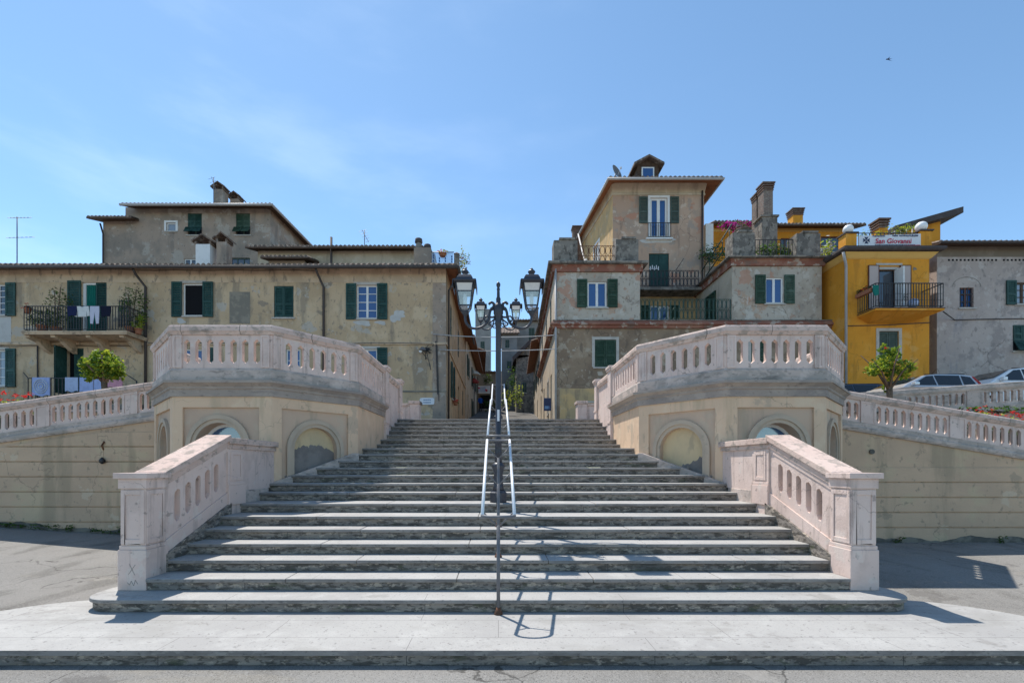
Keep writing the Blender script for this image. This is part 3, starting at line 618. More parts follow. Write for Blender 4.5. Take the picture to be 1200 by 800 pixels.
    prof = [(.03, ZR0), (.055, ZR0 + .05), (.07, ZR0 + .06), (.07, ZR1 - .04), (.045, ZR1), (-.22, ZR1), (-.25, ZR1 - .04), (-.25, ZR0 + .06), (-.22, ZR0)]
    r.sweep(prof, p3); r.build('hand_rail', 'coping', t)
    r = MB(mir); r.sweep([(a, z - .10) for a, z in prof], [(A[0], A[1] - .32, 0), (A1[0], A1[1] + .32, 0)]); r.build('end_rail', 'coping', t)
    for y, hgt, w in ((12.88, 4.50, .17), (14.70, 4.46, .16)):
        pb = MB(mir); x0, x1 = 3.2 - .07, 3.2 + .27
        pb.box(x0, x1, y - w, y + w, 2.0, hgt); pb.box(x0 - .03, x1 + .03, y - w - .03, y + w + .03, hgt, hgt + .06); pb.box(x0 - .05, x1 + .05, y - w - .05, y + w + .05, hgt + .06, hgt + .13)
        for z in (3.02, 3.55): pb.box(x0 - .02, x1 + .02, y - w - .02, y + w + .02, z, z + .06)
        pb.build('end_pier', 'pink', t, bevel=.008)
    fl = MB(mir); fl.prism_z([(3.45, 14.7), (3.45, 10.4), (4.55, 9.15), (6.3, 9.15), (7.6, 10.45), (7.6, 14.7)], 3.36, 3.47); fl.build('terrace_floor', 'tread', t)
    bk = MB(mir); bk.box(3.3, 7.75, 14.5, 14.7, 0, 3.35); bk.build('back_wall', 'cream', t)
    sd = MB(mir); sd.quad((7.829, 11.6, 0), (7.829, 14.6, 0), (7.829, 14.6, 3.36), (7.829, 11.6, 3.36)); sd.build('side_wall', 'cream', t)
    return t
terrace(-1, 'octagonal stucco terrace with balustrade left of the staircase, peeled grey niche')
terrace(1, 'octagonal stucco terrace with balustrade right of the staircase, mostly intact niche')

# ---------------------------------------------------------------- low parapets beside the lower flight
def parapet(sg, label):
    t = thing('stair_parapet', label, 'parapet', (sg * 4.55, 7.2, .3))
    mir = lambda x, y, z: (sg * x, y, z)
    x0, x1 = 4.39, 4.70
    nz = lambda y: .45 + (y - 5.65) * .397
    n = MB(mir); y0, y1 = 5.66, 6.0; zt = 1.755
    n.box(x0 - .022, x1 + .022, y0 - .022, y1 + .022, .3, .80); n.box(x0 - .012, x1 + .012, y0 - .012, y1 + .012, .80, .85)
    n.box(x0, x1, y0, y1, .85, 1.56); n.box(x0 - .02, x1 + .02, y0 - .02, y1 + .02, 1.56, 1.685)
    n.box(x0 - .055, x1 + .055, y0 - .055, y1 + .03, 1.685, zt)
    for ax in (0, 1):                                            # framed fields on the two visible sides
        for s_ in ((-1, 1) if ax == 0 else (-1,)):
            a, b = (y0 + .01, y1 - .01) if ax == 0 else (x0 + .01, x1 - .01)
            for u0, u1, za, zb_ in ((a, a + .05, .87, 1.54), (b - .05, b, .87, 1.54), (a + .05, b - .05, .87, .93), (a + .05, b - .05, 1.48, 1.54)):
                if ax == 0:
                    xx = (x0 - .012, x0) if s_ < 0 else (x1, x1 + .012); n.box(xx[0], xx[1], u0, u1, za, zb_)
                else: n.box(u0, u1, y0 - .012, y0, za, zb_)
    n.build('newel', ['pink'], t, bevel=.008)
    if sg < 0:                                                   # pencil scribble on the left post
        sc = MB(mir); yy = y0 - .0245
        for pa in ([(4.50, .62), (4.585, .50)], [(4.575, .63), (4.505, .49)], [(4.47, .38), (4.50, .43), (4.52, .36), (4.55, .42), (4.57, .37), (4.60, .40)]):
            for (ua, za_), (ub, zb_) in zip(pa, pa[1:]):
                l_ = math.hypot(ub - ua, zb_ - za_); nx_, nz_ = -(zb_ - za_) / l_ * .0026, (ub - ua) / l_ * .0026
                sc.hexa([(ua - nx_, yy, za_ - nz_), (ub - nx_, yy, zb_ - nz_), (ub + nx_, yy, zb_ + nz_), (ua + nx_, yy, za_ + nz_), (ua - nx_, yy + .003, za_ - nz_), (ub - nx_, yy + .003, zb_ - nz_), (ub + nx_, yy + .003, zb_ + nz_), (ua + nx_, yy + .003, za_ + nz_)])
        sc.build('scribble_mark', 'cornice', t)
    # raking panel with five openings, inner face towards the steps
    p = MB(mir); P, Q = (x0 + .02, 7.38), (x0 + .02, 6.0)        # travelling towards the viewer: outward is -x, the stair side
    L = 1.38
    pierced(p, P, Q, nz(7.38), nz(6.0), -.35, 1.02, [L / 2 + .01 + (j - 2) * .215 for j in range(5)], .40, .84, .058, .27)
    fr, _ = seg_frame(P, Q); sl = (nz(6.0) - nz(7.38)) / L
    p.tf = lambda u, t_, z: mir(*fr(u, t_, z + nz(7.38) + sl * u))
    p.box(.0, L, -.005, .02, -.35, .27); p.box(0, L, -.002, .014, .93, 1.0); p.tf = mir
    p.build('raking_panel', 'pink', t)
    c = MB(mir); a, b = 5.93, 7.40
    for xa, xb, z0, z1, ya in ((x0 - .012, x1 + .012, 1.0, 1.11, 6.0), (x0 - .05, x1 + .05, 1.11, 1.20, 5.93)):
        c.hexa([(xa, ya, nz(ya) + z0), (xb, ya, nz(ya) + z0), (xb, b, nz(b) + z0), (xa, b, nz(b) + z0), (xa, ya, nz(ya) + z1), (xb, ya, nz(ya) + z1), (xb, b, nz(b) + z1), (xa, b, nz(b) + z1)])
    c.build('raking_coping', 'coping', t, bevel=.008)
    q = MB(mir); y0, y1 = 7.38, 7.86
    q.box(x0 - .005, x1 + .02, y0, y1, .9, 2.12); q.box(x0 - .03, x1 + .03, y0 - .01, y1, 1.2, 1.52); q.box(x0 - .017, x1 + .02, y0 - .005, y1, 1.52, 1.57)
    for u0, u1, za, zb_ in ((y0 + .07, y0 + .13, 1.6, 2.08), (y1 - .13, y1 - .07, 1.6, 2.08), (y0 + .13, y1 - .13, 1.6, 1.66), (y0 + .13, y1 - .13, 2.02, 2.08)): q.box(x0 - .017, x0 - .005, u0, u1, za, zb_)
    q.build('pier', 'pink', t, bevel=.006)
    w = MB(mir); w.box(x0 + .01, x1 + .04, y1, 8.92, 1.42, 2.12); w.build('return_wall', 'pink', t)
    w = MB(mir); w.box(x0 - .0, x1 + .04, y1 + .002, 8.7, 1.0, 1.42); w.build('return_base', 'plinth', t, bevel=.01)
    w = MB(mir); w.box(x0 - .02, x1 + .05, 7.375, 8.95, 2.12, 2.2); w.box(x0 - .055, x1 + .08, 7.36, 8.98, 2.2, 2.30); w.build('coping', 'coping', t, bevel=.008)
    s = MB(mir); s.prism_t([(0, 0), (1, 0), (1, 1)], 0, 0) if False else None
    s.hexa([(x0 - .03, 5.98, .3), (x0 + .05, 5.98, .3), (x0 + .05, 7.45, .9), (x0 - .03, 7.45, .9), (x0 - .03, 5.98, nz(5.98) + .10), (x0 + .05, 5.98, nz(5.98) + .10), (x0 + .05, 7.45, nz(7.45) + .08), (x0 - .03, 7.45, nz(7.45) + .08)])
    s.build('skirting', 'riser', t, bevel=.006)
    ou = MB(mir); ou.box(x1 - .05, x1 + .015, 6.0, 8.9, 0, .95); ou.build('outer_base', 'cream', t)
    return t
parapet(-1, 'pink stucco parapet with newel post, left edge of the lower steps, front in shade')
parapet(1, 'pink stucco parapet with newel post, right edge of the lower steps, side in sunlight')

# ---------------------------------------------------------------- ramps to either side
def clip_poly(poly, f):                                         # keep the part where f >= 0 (f linear)
    out = []
    for i, p in enumerate(poly):
        q = poly[(i + 1) % len(poly)]; a, b = f(p), f(q)
        if a >= 0: out.append(p)
        if (a > 0) != (b > 0) and a != b:
            t = a / (a - b); out.append((p[0] + (q[0] - p[0]) * t, p[1] + (q[1] - p[1]) * t))
    return out
YR = 10.93; XE = 18.0
def ramp(sg, zA, sl, glo, label, holes0, runs):
    t = thing('ramp_wall', label, 'wall', (sg * 12, YR, 0))
    mir = lambda x, y, z: (sg * x, y, z)
    top = lambda x: zA + sl * (x - 8.28)                        # top of the hand rail
    fr = front(YR)
    wb = MB(lambda u, tt, z: mir(*fr(u, tt, z)))
    x0 = 7.83
    wb.prism_t([(x0, -.1), (XE, -.1), (XE, max(top(XE) - .9, 0)), (x0, top(x0) - .9)], -.35, 0, 0)
    zz = [glo + .36 * j for j in range(0, 8)]
    for j, (a, b) in enumerate(zip(zz, zz[1:])):
        poly = clip_poly([(x0 + .01, a + .014), (XE - .1, a + .014), (XE - .1, b - .014), (x0 + .01, b - .014)], lambda p: top(p[0]) - 1.03 - p[1])
        if len(poly) > 2 and (j < 5 or sg < 0): wb.prism_t(poly, -.01, .04, 0)
    wb.build('wall', 'ramp', t, bevel=.004)
    d = MB(mir)
    us = [x0 + i * .12 for i in range(82)]; hs = [gz(sg * u, YR) + .08 + .035 * math.sin(u * 2.3) + .03 * math.sin(u * 5.1 + 1) + .05 * rnd.random() for u in us]
    for i in range(81): d.hexa([(us[i], YR - .046, -.05), (us[i + 1], YR - .046, -.05), (us[i + 1], YR - .0415, -.05), (us[i], YR - .0415, -.05), (us[i], YR - .046, hs[i]), (us[i + 1], YR - .046, hs[i + 1]), (us[i + 1], YR - .0415, hs[i + 1]), (us[i], YR - .0415, hs[i])])
    d.build('damp_course', 'damp', t)
    p3 = lambda z: [(x0 - .1, YR, top(x0 - .1) + z), (XE, YR, top(XE) + z)]
    b = MB(mir); b.sweep([(.05, -.93), (.075, -.88), (.075, -.82), (.035, -.79), (.035, -.70), (-.3, -.70), (-.3, -.93)], p3(0)); b.build('plinth', 'plinth', t)
    r = MB(mir); r.sweep([(.03, -.17), (.06, -.12), (.075, -.11), (.075, -.03), (.05, 0), (-.22, 0), (-.25, -.03), (-.25, -.12), (-.22, -.17)], p3(0)); r.build('hand_rail', 'coping', t)
    h = MB(mir); x = x0
    for (xa, xb) in runs:                                       # holes between piers
        n = max(1, round((xb - xa) / .2)); p = (xb - xa) / n
        pierced(h, (xa, YR), (xb, YR), top(xa), top(xb), -.705, -.165, [p * (j + .5) for j in range(n)], -.645, -.225, .054, .07)
    cuts = [x0] + [v for rr in runs for v in rr] + [XE]
    for a, b_ in zip(cuts[::2], cuts[1::2]):
        if b_ - a > .02: pilaster(h, (a, YR), (b_, YR), top(a), top(b_), 0, b_ - a, -.703, -.166, .018); 
        h.tf = mir; sd = MB
        if b_ - a > .02: pierced(h, (a, YR), (b_, YR), top(a), top(b_), -.705, -.165, [], 0, 0, 0, .07)
    h.build('balustrade', 'pink', t)
    s = MB(mir); s.hexa([(x0, YR + .3, 0), (XE, YR + .3, 0), (XE, 14.5, 0), (x0, 14.5, 0), (x0, YR + .3, top(x0) - 1.05), (XE, YR + .3, max(.05, top(XE) - 1.05)), (XE, 14.5, max(.05, top(XE) - 1.05)), (x0, 14.5, top(x0) - 1.05)])
    struct(s.build('ramp_pavement', 'road'))
    return top
k = 1 / F * YR
runs_r = [(X(983, YR), X(1011.5, YR)), (X(1025, YR), X(1112, YR)), (X(1131, YR), X(1218, YR)), (X(1233, YR), X(1320, YR)), (X(1335, YR), X(1422, YR))]
runs_r[0] = (7.95, X(1008, YR))
top_r = ramp(1, 3.64, -.168, 0.0, 'stucco ramp wall with balustrade right of the stairs, in front of the parked cars', 0, runs_r)
runs_l = [(7.95, X(1168 - 162, YR)), (X(1168 - 145, YR), X(1168 - 59, YR)), (X(1168 - 42, YR), X(1168 + 45, YR)), (X(1168 + 60, YR), X(1168 + 147, YR)), (X(1168 + 162, YR), X(1168 + 250, YR))]
top_l = ramp(-1, 3.84, -.143, .13, 'stucco ramp wall with balustrade left of the stairs, red flowers behind its far end', 0, runs_l)

# back balustrade of the upper road on the right, over the ramp
def back_balustrade():
    Y = 14.5; t = thing('road_balustrade', 'grey weathered balustrade between the ramp and the parked cars', 'balustrade', (15, Y, 2))
    x0, x1 = 11.0, 24.0; top = lambda x: 4.22 + .07 * (x - 12.5)
    w = MB(); w.prism_t([], 0, 0) if False else None
    w.hexa([(7.9, Y, 0), (x1, Y, 0), (x1, Y + .3, 0), (7.9, Y + .3, 0), (7.9, Y, top(7.9) - .88), (x1, Y, top(x1) - .88), (x1, Y + .3, top(x1) - .88), (7.9, Y + .3, top(7.9) - .88)]); w.build('wall', 'plinth', t)
    p3 = [(7.9, Y, top(7.9)), (x1, Y, top(x1))]
    b = MB(); b.sweep([(.05, -.90), (.05, -.70), (-.3, -.70), (-.3, -.90)], p3); b.build('plinth', 'plinth', t)
    r = MB(); r.sweep([(.03, -.19), (.06, -.13), (.06, -.02), (.04, 0), (-.22, 0), (-.25, -.03), (-.25, -.12), (-.22, -.19)], p3); r.build('hand_rail', 'plinth', t)
    h = MB(); xa = 8.2
    while xa < x1 - 2:
        pierced(h, (xa, Y), (xa + 1.92, Y), top(xa), top(xa + 1.92), -.705, -.185, [.107 + .2135 * j for j in range(9)], -.62, -.24, .056, .07)
        pilaster(h, (xa + 1.92, Y), (xa + 2.4, Y), top(xa + 1.92), top(xa + 2.4), 0, .48, -.703, -.186, .018)
        pierced(h, (xa + 1.92, Y), (xa + 2.4, Y), top(xa + 1.92), top(xa + 2.4), -.705, -.185, [], 0, 0, 0, .07)
        xa += 2.4
    h.build('balustrade', 'plinth', t)
back_balustrade()
t = thing('retaining_wall', 'plain retaining wall behind the left ramp', 'wall', (-15, 14.5, 0))
w = MB(); w.box(-28, -7.9, 14.4, 14.7, 0, 3.5); w.build('wall', 'ramp', t)
w = MB(); w.box(-28, -7.9, 14.37, 14.73, 3.5, 3.6); w.build('coping', 'coping', t)

# low end walls at the head of the stairs
for sg, lab in ((-1, 'low pink stucco wall end left of the stair head, before the ochre house'), (1, 'low pink stucco wall end right of the stair head, before the brown facade')):
    mir = lambda x, y, z, sg=sg: (sg * x, y, z)
    t = thing('low_wall', lab, 'wall', (sg * 3.6, 16, TOP))
    w = MB(mir); w.box(2.92, 5.2, 15.9, 16.2, TOP - .1, 3.92); w.build('wall', 'pink', t)
    w = MB(mir); w.box(2.76, 3.08, 15.82, 16.26, TOP - .1, 3.98); w.build('pier', 'pink', t, bevel=.01)
    w = MB(mir); w.box(3.08, 5.2, 15.86, 16.24, 3.92, 4.0); w.box(2.72, 3.12, 15.78, 16.3, 3.98, 4.08); w.build('coping', 'coping', t, bevel=.01)

# ---------------------------------------------------------------- street lamps
def lamp_post(loc, label):
    t = thing('street_lamp', label, 'street lamp', loc, 'twin lantern lamp posts on the stairs')
    ox, oy, oz = loc
    mk = lambda: MB(lambda x, y, z: (x + ox, y + oy, z + oz))
    b = mk(); b.lathe([(.155, 0), (.155, .17), (.13, .19), (.125, .21)], 0, 0, 8, rot=R(22.5), smooth=False)
    b.lathe([(.11, .21), (.085, .28), (.078, .5), (.095, .56), (.095, .58), (.12, .62), (.12, .65), (.07, .70)], 0, 0, 16); b.build('base', 'lampiron', t)
    p = mk(); p.lathe([(.068, .68), (.06, .9), (.057, 1.02), (.075, 1.05), (.075, 1.09), (.052, 1.12), (.047, 3.1), (.06, 3.13), (.06, 3.16), (.055, 3.2), (.062, 3.26), (.085, 3.31), (.085, 3.42), (.066, 3.47), (.045, 3.49), (.038, 3.53), (.042, 3.57), (.027, 3.61), (.024, 3.72), (.032, 3.74), (.02, 3.765), (.034, 3.80), (.037, 3.83), (.022, 3.86), (.004, 3.875)], 0, 0, 18)
    p.build('post', 'lampiron', t)
    for sg in (-1, 1):
        a = mk()
        pts = [(.165, 3.475), (.13, 3.51), (.08, 3.485), (.09, 3.425), (.125, 3.40), (.15, 3.33), (.165, 3.24), (.205, 3.15), (.29, 3.08), (.40, 3.05), (.50, 3.075), (.57, 3.16), (.585, 3.28)]
        # smooth
        def cr(ps, m=5):
            o = []
            for i in range(len(ps) - 1):
                p0, p1, p2, p3 = ps[max(i - 1, 0)], ps[i], ps[i + 1], ps[min(i + 2, len(ps) - 1)]
                for j in range(m):
                    q = j / m
                    o.append(tuple(.5 * (2 * p1[c] + (p2[c] - p0[c]) * q + (2 * p0[c] - 5 * p1[c] + 4 * p2[c] - p3[c]) * q * q + (3 * p1[c] - p0[c] - 3 * p2[c] + p3[c]) * q ** 3) for c in range(2)))
            return o + [ps[-1]]
        a.tube([(sg * x, 0, z) for x, z in cr(pts)], .023, 8)
        a.tube([(sg * x, 0, z) for x, z in cr([(.165, 3.26), (.215, 3.265), (.245, 3.215), (.225, 3.175), (.205, 3.20)])], .014, 6)
        a.tube([(sg * x, 0, z) for x, z in cr([(.05, 3.24), (.10, 3.19), (.17, 3.13), (.11, 3.10), (.085, 3.14)])], .014, 6)
        a.tube([(sg * .05, 0, 3.40), (sg * .15, 0, 3.37)], .018, 6); a.tube([(sg * .05, 0, 3.25), (sg * .17, 0, 3.25)], .018, 6)
        a.build('bracket_arm', 'lampiron', t)
        cx = sg * .585; l = mk()
        ws = lambda w: w * 2 ** .5 / 2
        zt, zm, zb = 3.815, 3.43, 3.345
        l.lathe([(.02, 3.26), (.035, 3.28), (.058, 3.335), (.058, 3.35)], cx, 0, 12)
        corners = [(1, 1), (1, -1), (-1, -1), (-1, 1)]
        for sx, sy in corners:
            l.tube([(cx + sx * .15, sy * .15, zt), (cx + sx * .098, sy * .098, zm)], .013, 5)
            l.tube([(cx + sx * .098, sy * .098, zm), (cx + sx * .055, sy * .055, zb)], .011, 5)
        for w, z, r in ((.15, zt, .014), (.098, zm, .014), (.055, zb, .012), (.131, zt - .148, .010)):
            c = [(cx + sx * w, sy * w, z) for sx, sy in corners]
            for i in range(4): l.tube([c[i], c[(i + 1) % 4]], r, 5)
        ln = l.build('lantern', 'lampiron', t)
        rf = mk(); rot = R(45)
        rf.lathe([(ws(.36), zt + .0), (ws(.40), zt + .015), (ws(.40), zt + .035), (ws(.30), zt + .045), (ws(.27), zt + .09), (ws(.22), zt + .14), (ws(.19), zt + .15)], cx, 0, 4, rot=rot, smooth=False)
        e = .2
        for sx, sy in ((1, 0), (-1, 0), (0, 1), (0, -1)):                       # hanging skirt of the hood
            if sx: rf.box(cx + sx * e - .006, cx + sx * e + .006, -e, e, zt - .10, zt + .02)
        rf.lathe([(.06, zt + .14), (.05, zt + .165), (.03, zt + .175), (.05, zt + .2), (.068, zt + .23), (.05, zt + .255), (.025, zt + .265), (.03, zt + .28), (.004, zt + .305)], cx, 0, 14)
        rf.build('lantern_hood', 'lampiron', ln)
        gl = mk()
        def band(z0, z1, w0, w1, mi):
            c0 = [(cx + sx * w0, sy * w0, z0) for sx, sy in corners]; c1 = [(cx + sx * w1, sy * w1, z1) for sx, sy in corners]
            for i in range(4): gl.quad(c0[i], c0[(i + 1) % 4], c1[(i + 1) % 4], c1[i], mi)
        band(zt - .145, zt - .01, .129, .147, 1); band(zm + .01, zt - .152, .098, .129, 0); band(zb + .01, zm - .01, .055, .096, 0)
        gl.build('lantern_glass', ['lanternglass', 'frost'], ln)
        bu = mk(); bu.lathe([(.02, zm), (.03, zm + .03), (.035, zm + .15), (.03, zm + .24), (.012, zm + .26)], cx, 0, 10); bu.build('lamp_bulb', 'globe', ln)
    if loc[1] < 10:
        sk = mk(); sk.box(-.02, .02, -.0535, -.048, 1.42, 1.62); sk.build('sticker', 'signwhite', t)
    return t
l1 = lamp_post((0, 8.0, 8 * H), 'tall dark iron twin lantern lamp post standing in the middle of the stairs')
l2 = lamp_post((0, 15.15, TOP), 'smaller looking twin lantern lamp post at the head of the stairs, behind the nearer one')

# ---------------------------------------------------------------- handrails
def handrail(pts, posts, label, hw=.18):
    y0, z0 = pts[0]; t = thing('handrail', label, 'handrail', (0, y0, z0 - 1.1), 'double handrails up the middle of the stairs')
    loop = MB(); path = [(-hw, y, z) for y, z in pts[::-1]]
    n = 10
    path_l = [(-hw, y, z) for y, z in pts[::-1]]; path_r = [(hw, y, z) for y, z in pts]
    loop.tube(path_l, .021, 10); loop.tube(path_r, .021, 10); loop.build('side_rails', 'steel', t) if False else None
    for sg in (-1, 1):
        r = MB(); r.tube([(sg * hw, y, z) for y, z in pts], .0195, 10); r.build('rail', 'steel', t)
    e = MB(); e.tube([(hw * math.cos(math.pi * j / n), pts[0][0] - hw * .55 * math.sin(math.pi * j / n), pts[0][1] - .005) for j in range(n + 1)], .018, 8); e.build('end_bow', 'railgrey', t)
    e = MB(); e.tube([(hw * math.cos(math.pi * j / n), pts[-1][0] + hw * .4 * math.sin(math.pi * j / n), pts[-1][1] - .005) for j in range(n + 1)], .018, 8); e.build('end_bow', 'railgrey', t)
    for y, zb, zr in posts:
        p = MB(); p.tube([(0, y, zb), (0, y, zr - .18)], .021, 8)
        for sg in (-1, 1): p.tube([(0, y, zr - .20), (sg * hw, y, zr - .02)], .010, 6)
        p.build('post', 'railgrey', t)
        f = MB(); f.lathe([(.05, zb), (.05, zb + .015), (.03, zb + .05), (.022, zb + .08)], 0, y, 12); f.build('post_foot', 'rust', t)
    return t
ra = lambda y: 1.29 + (y - 5.08) * .435
handrail([(5.08, ra(5.08)), (7.3, ra(7.3))], [(5.2, H, ra(5.2)), (6.2, 4 * H, ra(6.2)), (7.05, 6 * H, ra(7.05))], 'lower white double handrail in front of the lamp post, open looped end')
rb = lambda y: 2.34 + (y - 7.6) * .325
handrail([(7.6, rb(7.6)), (10.9, rb(10.9)), (11.9, rb(10.9) + .02), (14.2, rb(10.9) + .95)], [(8.55, 9 * H, rb(8.55)), (10.3, 13 * H, rb(10.3)), (12.6, 17 * H, rb(10.9) + .32), (14.0, 21 * H, rb(10.9) + .87)], 'upper white double handrail passing the lamp post and running to the stair head')
# ---------------------------------------------------------------- houses: helpers
def pr(x0, x1, yt, yb, Y): return (X(x0, Y), X(x1, Y), Z(yb, Y), Z(yt, Y))
def blob(cx, cz, ru, rz, n=18, rg=rnd):
    ph = [rg.uniform(0, 6.28) for _ in range(4)]
    o = []
    for i in range(n):
        a = 2 * math.pi * i / n; r = 1 + .22 * math.sin(2 * a + ph[0]) + .16 * math.sin(3 * a + ph[1]) + .1 * math.sin(5 * a + ph[2]) + .05 * math.sin(7 * a + ph[3])
        o.append((cx + ru * r * math.cos(a), cz + rz * r * math.sin(a)))
    return o
def patch(b, fr, cx, cz, ru, rz, m, t=.005, name='plaster_patch', n=22):
    p = MB(fr); p.prism_t(blob(cx, cz, ru, rz, n), -.01, t); return p.build(name, m, b)
def bx(b, name, m, *a, tf=None, bevel=0.):
    p = MB(tf); p.box(*a); return p.build(name, m, b, bevel=bevel)
def pipe(b, pts, r, m, name='drainpipe'):
    p = MB(); p.tube(pts, r, 8); return p.build(name, m, b)
def chimney(b, x0, x1, y0, y1, z0, z1, m='brick', cap='brickdark', n=3):
    p = MB(); p.box(x0, x1, y0, y1, z0, z1); c = p.build('chimney', m, b)
    q = MB(); h = .13
    for i in range(n):
        e = .03 + .018 * i; q.box(x0 - e, x1 + e, y0 - e, y1 + e, z1 + i * h, z1 + i * h + h * .55)
        q.box(x0 + .02, x1 - .02, y0 + .02, y1 - .02, z1 + i * h + h * .55, z1 + (i + 1) * h)
    e = .04 + .018 * n; q.box(x0 - e, x1 + e, y0 - e, y1 + e, z1 + n * h, z1 + n * h + .08)
    q.build('chimney_cap', cap, c); return c
def eave_soffit(*a, **k): return None
def antenna(name, label, x, y, z, h, kind=0):
    p = MB(); p.tube([(x, y, z), (x, y, z + h)], .022, 6)
    if kind == 0:
        for zz, l, a in ((h - .05, .75, .5), (h * .62, .95, .12)):
            d = Vector((math.cos(a), math.sin(a) * .4, .12 if zz > h - .1 else .05)); c = Vector((x, y, z + zz))
            p.tube([c - d * l * .4, c + d * l * .8], .014, 5)
            e = Vector((-d.y, d.x, 0)).normalized() if zz < h - .1 else Vector((0, 0, 1))
            for i in range(7):
                q = c - d * l * .4 + d * l * 1.2 * i / 6; w_ = .26 - .02 * i
                p.tube([q - Vector((.05, .2, .1)) * w_ * 2, q + Vector((.05, .2, .1)) * w_ * 2], .010, 4)
    else:
        c = Vector((x, y, z + h * .72))
        for i in range(5):
            q = Vector((x - .12 + .08 * i, y, z + h * (.98 - .1 * i))); p.tube([q - Vector((.22 - .02 * i, 0, .06)), q + Vector((.22 - .02 * i, 0, .08))], .010, 4)
        p.tube([(x - .15, y, z + h * 1.02), (x + .25, y, z + h * .55)], .013, 5)
    return tag(p.build(name, 'railgrey', loc=(x, y, z)), label, 'antenna')

# ---------------------------------------------------------------- long ochre house, left
Y0 = 21.0; f0 = front(Y0)
b = thing('ochre_house', 'long weathered ochre house with dark green shutters filling the left side', 'house', (-14, Y0, TOP))
ZT = Z(313.5, Y0)
U = [pr(-14, 7.5, 333, 369, Y0), pr(96, 125, 330, 388, Y0), pr(214, 238, 332, 370, Y0), pr(321, 344, 335, 372, Y0), pr(418, 442, 334, 373, Y0)]
Lo = [pr(-14, 7.5, 410, 452, Y0), pr(78, 98, 408, 462, Y0), pr(211, 238, 409, 448, Y0), pr(335, 352, 409, 448, Y0), pr(418, 442, 409, 448, Y0)]
wl = MB(f0); XL, XRt = -30., X(522.5, Y0)
facade(wl, XL, XRt, TOP - .1, ZT + .1, U + Lo, .22)
fs = frame(XRt, Y0, 0, 1, 1, 0)
S = [(1.9, 2.75, 8.4, 10.0), (6.3, 7.15, 8.4, 10.0), (2.5, 3.35, 5.3, 7.1), (6.3, 7.2, 3.9, 6.6), (9.6, 10.4, 5.2, 6.9)]
wl.tf = fs; facade(wl, 0, 12, TOP - .1, ZT + .1, S, .2)
wl.tf = None
wl.quad((XL, Y0, TOP), (XL, 33, TOP), (XL, 33, ZT), (XL, Y0, ZT)); wl.quad((XL, 33, TOP), (XRt, 33, TOP), (XRt, 33, ZT), (XL, 33, ZT))
wl.build('wall', 'ochre', b)
bx(b, 'eave_band', 'ochre_band', XL, XRt + .006, -.01, .012, Z(331, Y0), ZT - .02, tf=f0)
bx(b, 'corner_strip', 'greyplaster', X(507, Y0), XRt + .005, -.01, .010, TOP, Z(331.5, Y0), tf=f0)
sc = MB(); zc = Z(404, Y0); sc.sweep([(0, zc), (.06, zc), (.06, zc + .09), (.03, zc + .12), (0, zc + .12)], [(XL, Y0, 0), (XRt, Y0, 0), (XRt, 33, 0)]); sc.build('string_course', 'ochre_band', b)
bx(b, 'string_course', 'bare' if False else 'dark_patch', X(470, Y0), XRt + .03, -.01, .035, Z(459.5, Y0), Z(457.5, Y0), tf=f0)
oz = .55; Ye = Y0 - oz; ze = Z(310.5, Ye); rs = .33; Yr = 27.0
xr = XRt + .6
rf = MB()
tile_slope(rf, (XL, Ye, ze), (xr, Ye, ze), (xr - (Yr - Ye), Yr, ze + (Yr - Ye) * rs), (XL, Yr, ze + (Yr - Ye) * rs), mu=1)
tile_slope(rf, (xr, Ye, ze), (xr, 33.4, ze), (xr - (Yr - Ye), 33.4, ze + (Yr - Ye) * rs), (xr - (Yr - Ye), Yr, ze + (Yr - Ye) * rs), mu=1)
tile_slope(rf, (xr - (Yr - Ye), 33.4, ze), (XL, 33.4, ze), (XL, Yr, ze + (Yr - Ye) * rs), (xr - (Yr - Ye), Yr, ze + (Yr - Ye) * rs), mu=1)
roof = rf.build('roof', ['tile', 'redwood'], b)
eave_soffit(b, f0, XL, xr - .1, ze + .04, oz, 'wood'); eave_soffit(b, fs, 0, 12, ze + .04, .6, 'redwood', .6)
g_ = MB(); g_.tube([(XL, Ye - .03, ze - .10), (xr, Ye - .03, ze - .10)], .075, 8); g_.build('gutter', 'pipe', b)
g_ = MB(); g_.tube([(xr + .03, Ye, ze - .10), (xr + .03, 33.4, ze - .10)], .065, 8); g_.build('gutter', 'pipe', b)
# openings
for i, (q, bars) in enumerate(zip(U, ((1, 4), (1, 1), (1, 3), (1, 3), (1, 3)))):
    if i == 1: continue
    window(b, f0, *q, pane='dark' if i == 2 else 'pane' if i != 4 else 'paneblue', bars=(0, 0) if i == 2 else bars, surround=None if i in (0, 3) else 'stonetrim', d=.13)
def sh(q, w, side, m='teal', fr=f0, dz=.06): 
    u = (q[0] - .01 - w, q[0] - .01) if side < 0 else (q[1] + .01, q[1] + .01 + w)
    return shutter(b, fr, u[0], u[1], q[2] - dz, q[3] + dz, m)
sh(U[0], .45, 1); 
for j in (2, 4): sh(U[j], .47, -1); sh(U[j], .47, 1)
m3 = (U[3][0] + U[3][1]) / 2
shutter(b, f0, U[3][0] + .02, m3, U[3][2] + .02, U[3][3] - .02, 'teal', -.06, -.015); shutter(b, f0, m3 + .005, U[3][1] - .02, U[3][2] + .02, U[3][3] - .02, 'teal', -.06, -.015)
q = U[2]; s_ = MB(f0); x_ = q[0] + .12
for z_ in (q[2] + .06, q[3] - .12, q[2] + .5, q[2] + .95): s_.hexa([(x_, -.17, z_), (x_ + .30, -.42, z_), (x_ + .30, -.38, z_), (x_, -.13, z_), (x_, -.17, z_ + .05), (x_ + .30, -.42, z_ + .05), (x_ + .30, -.38, z_ + .05), (x_, -.13, z_ + .05)])
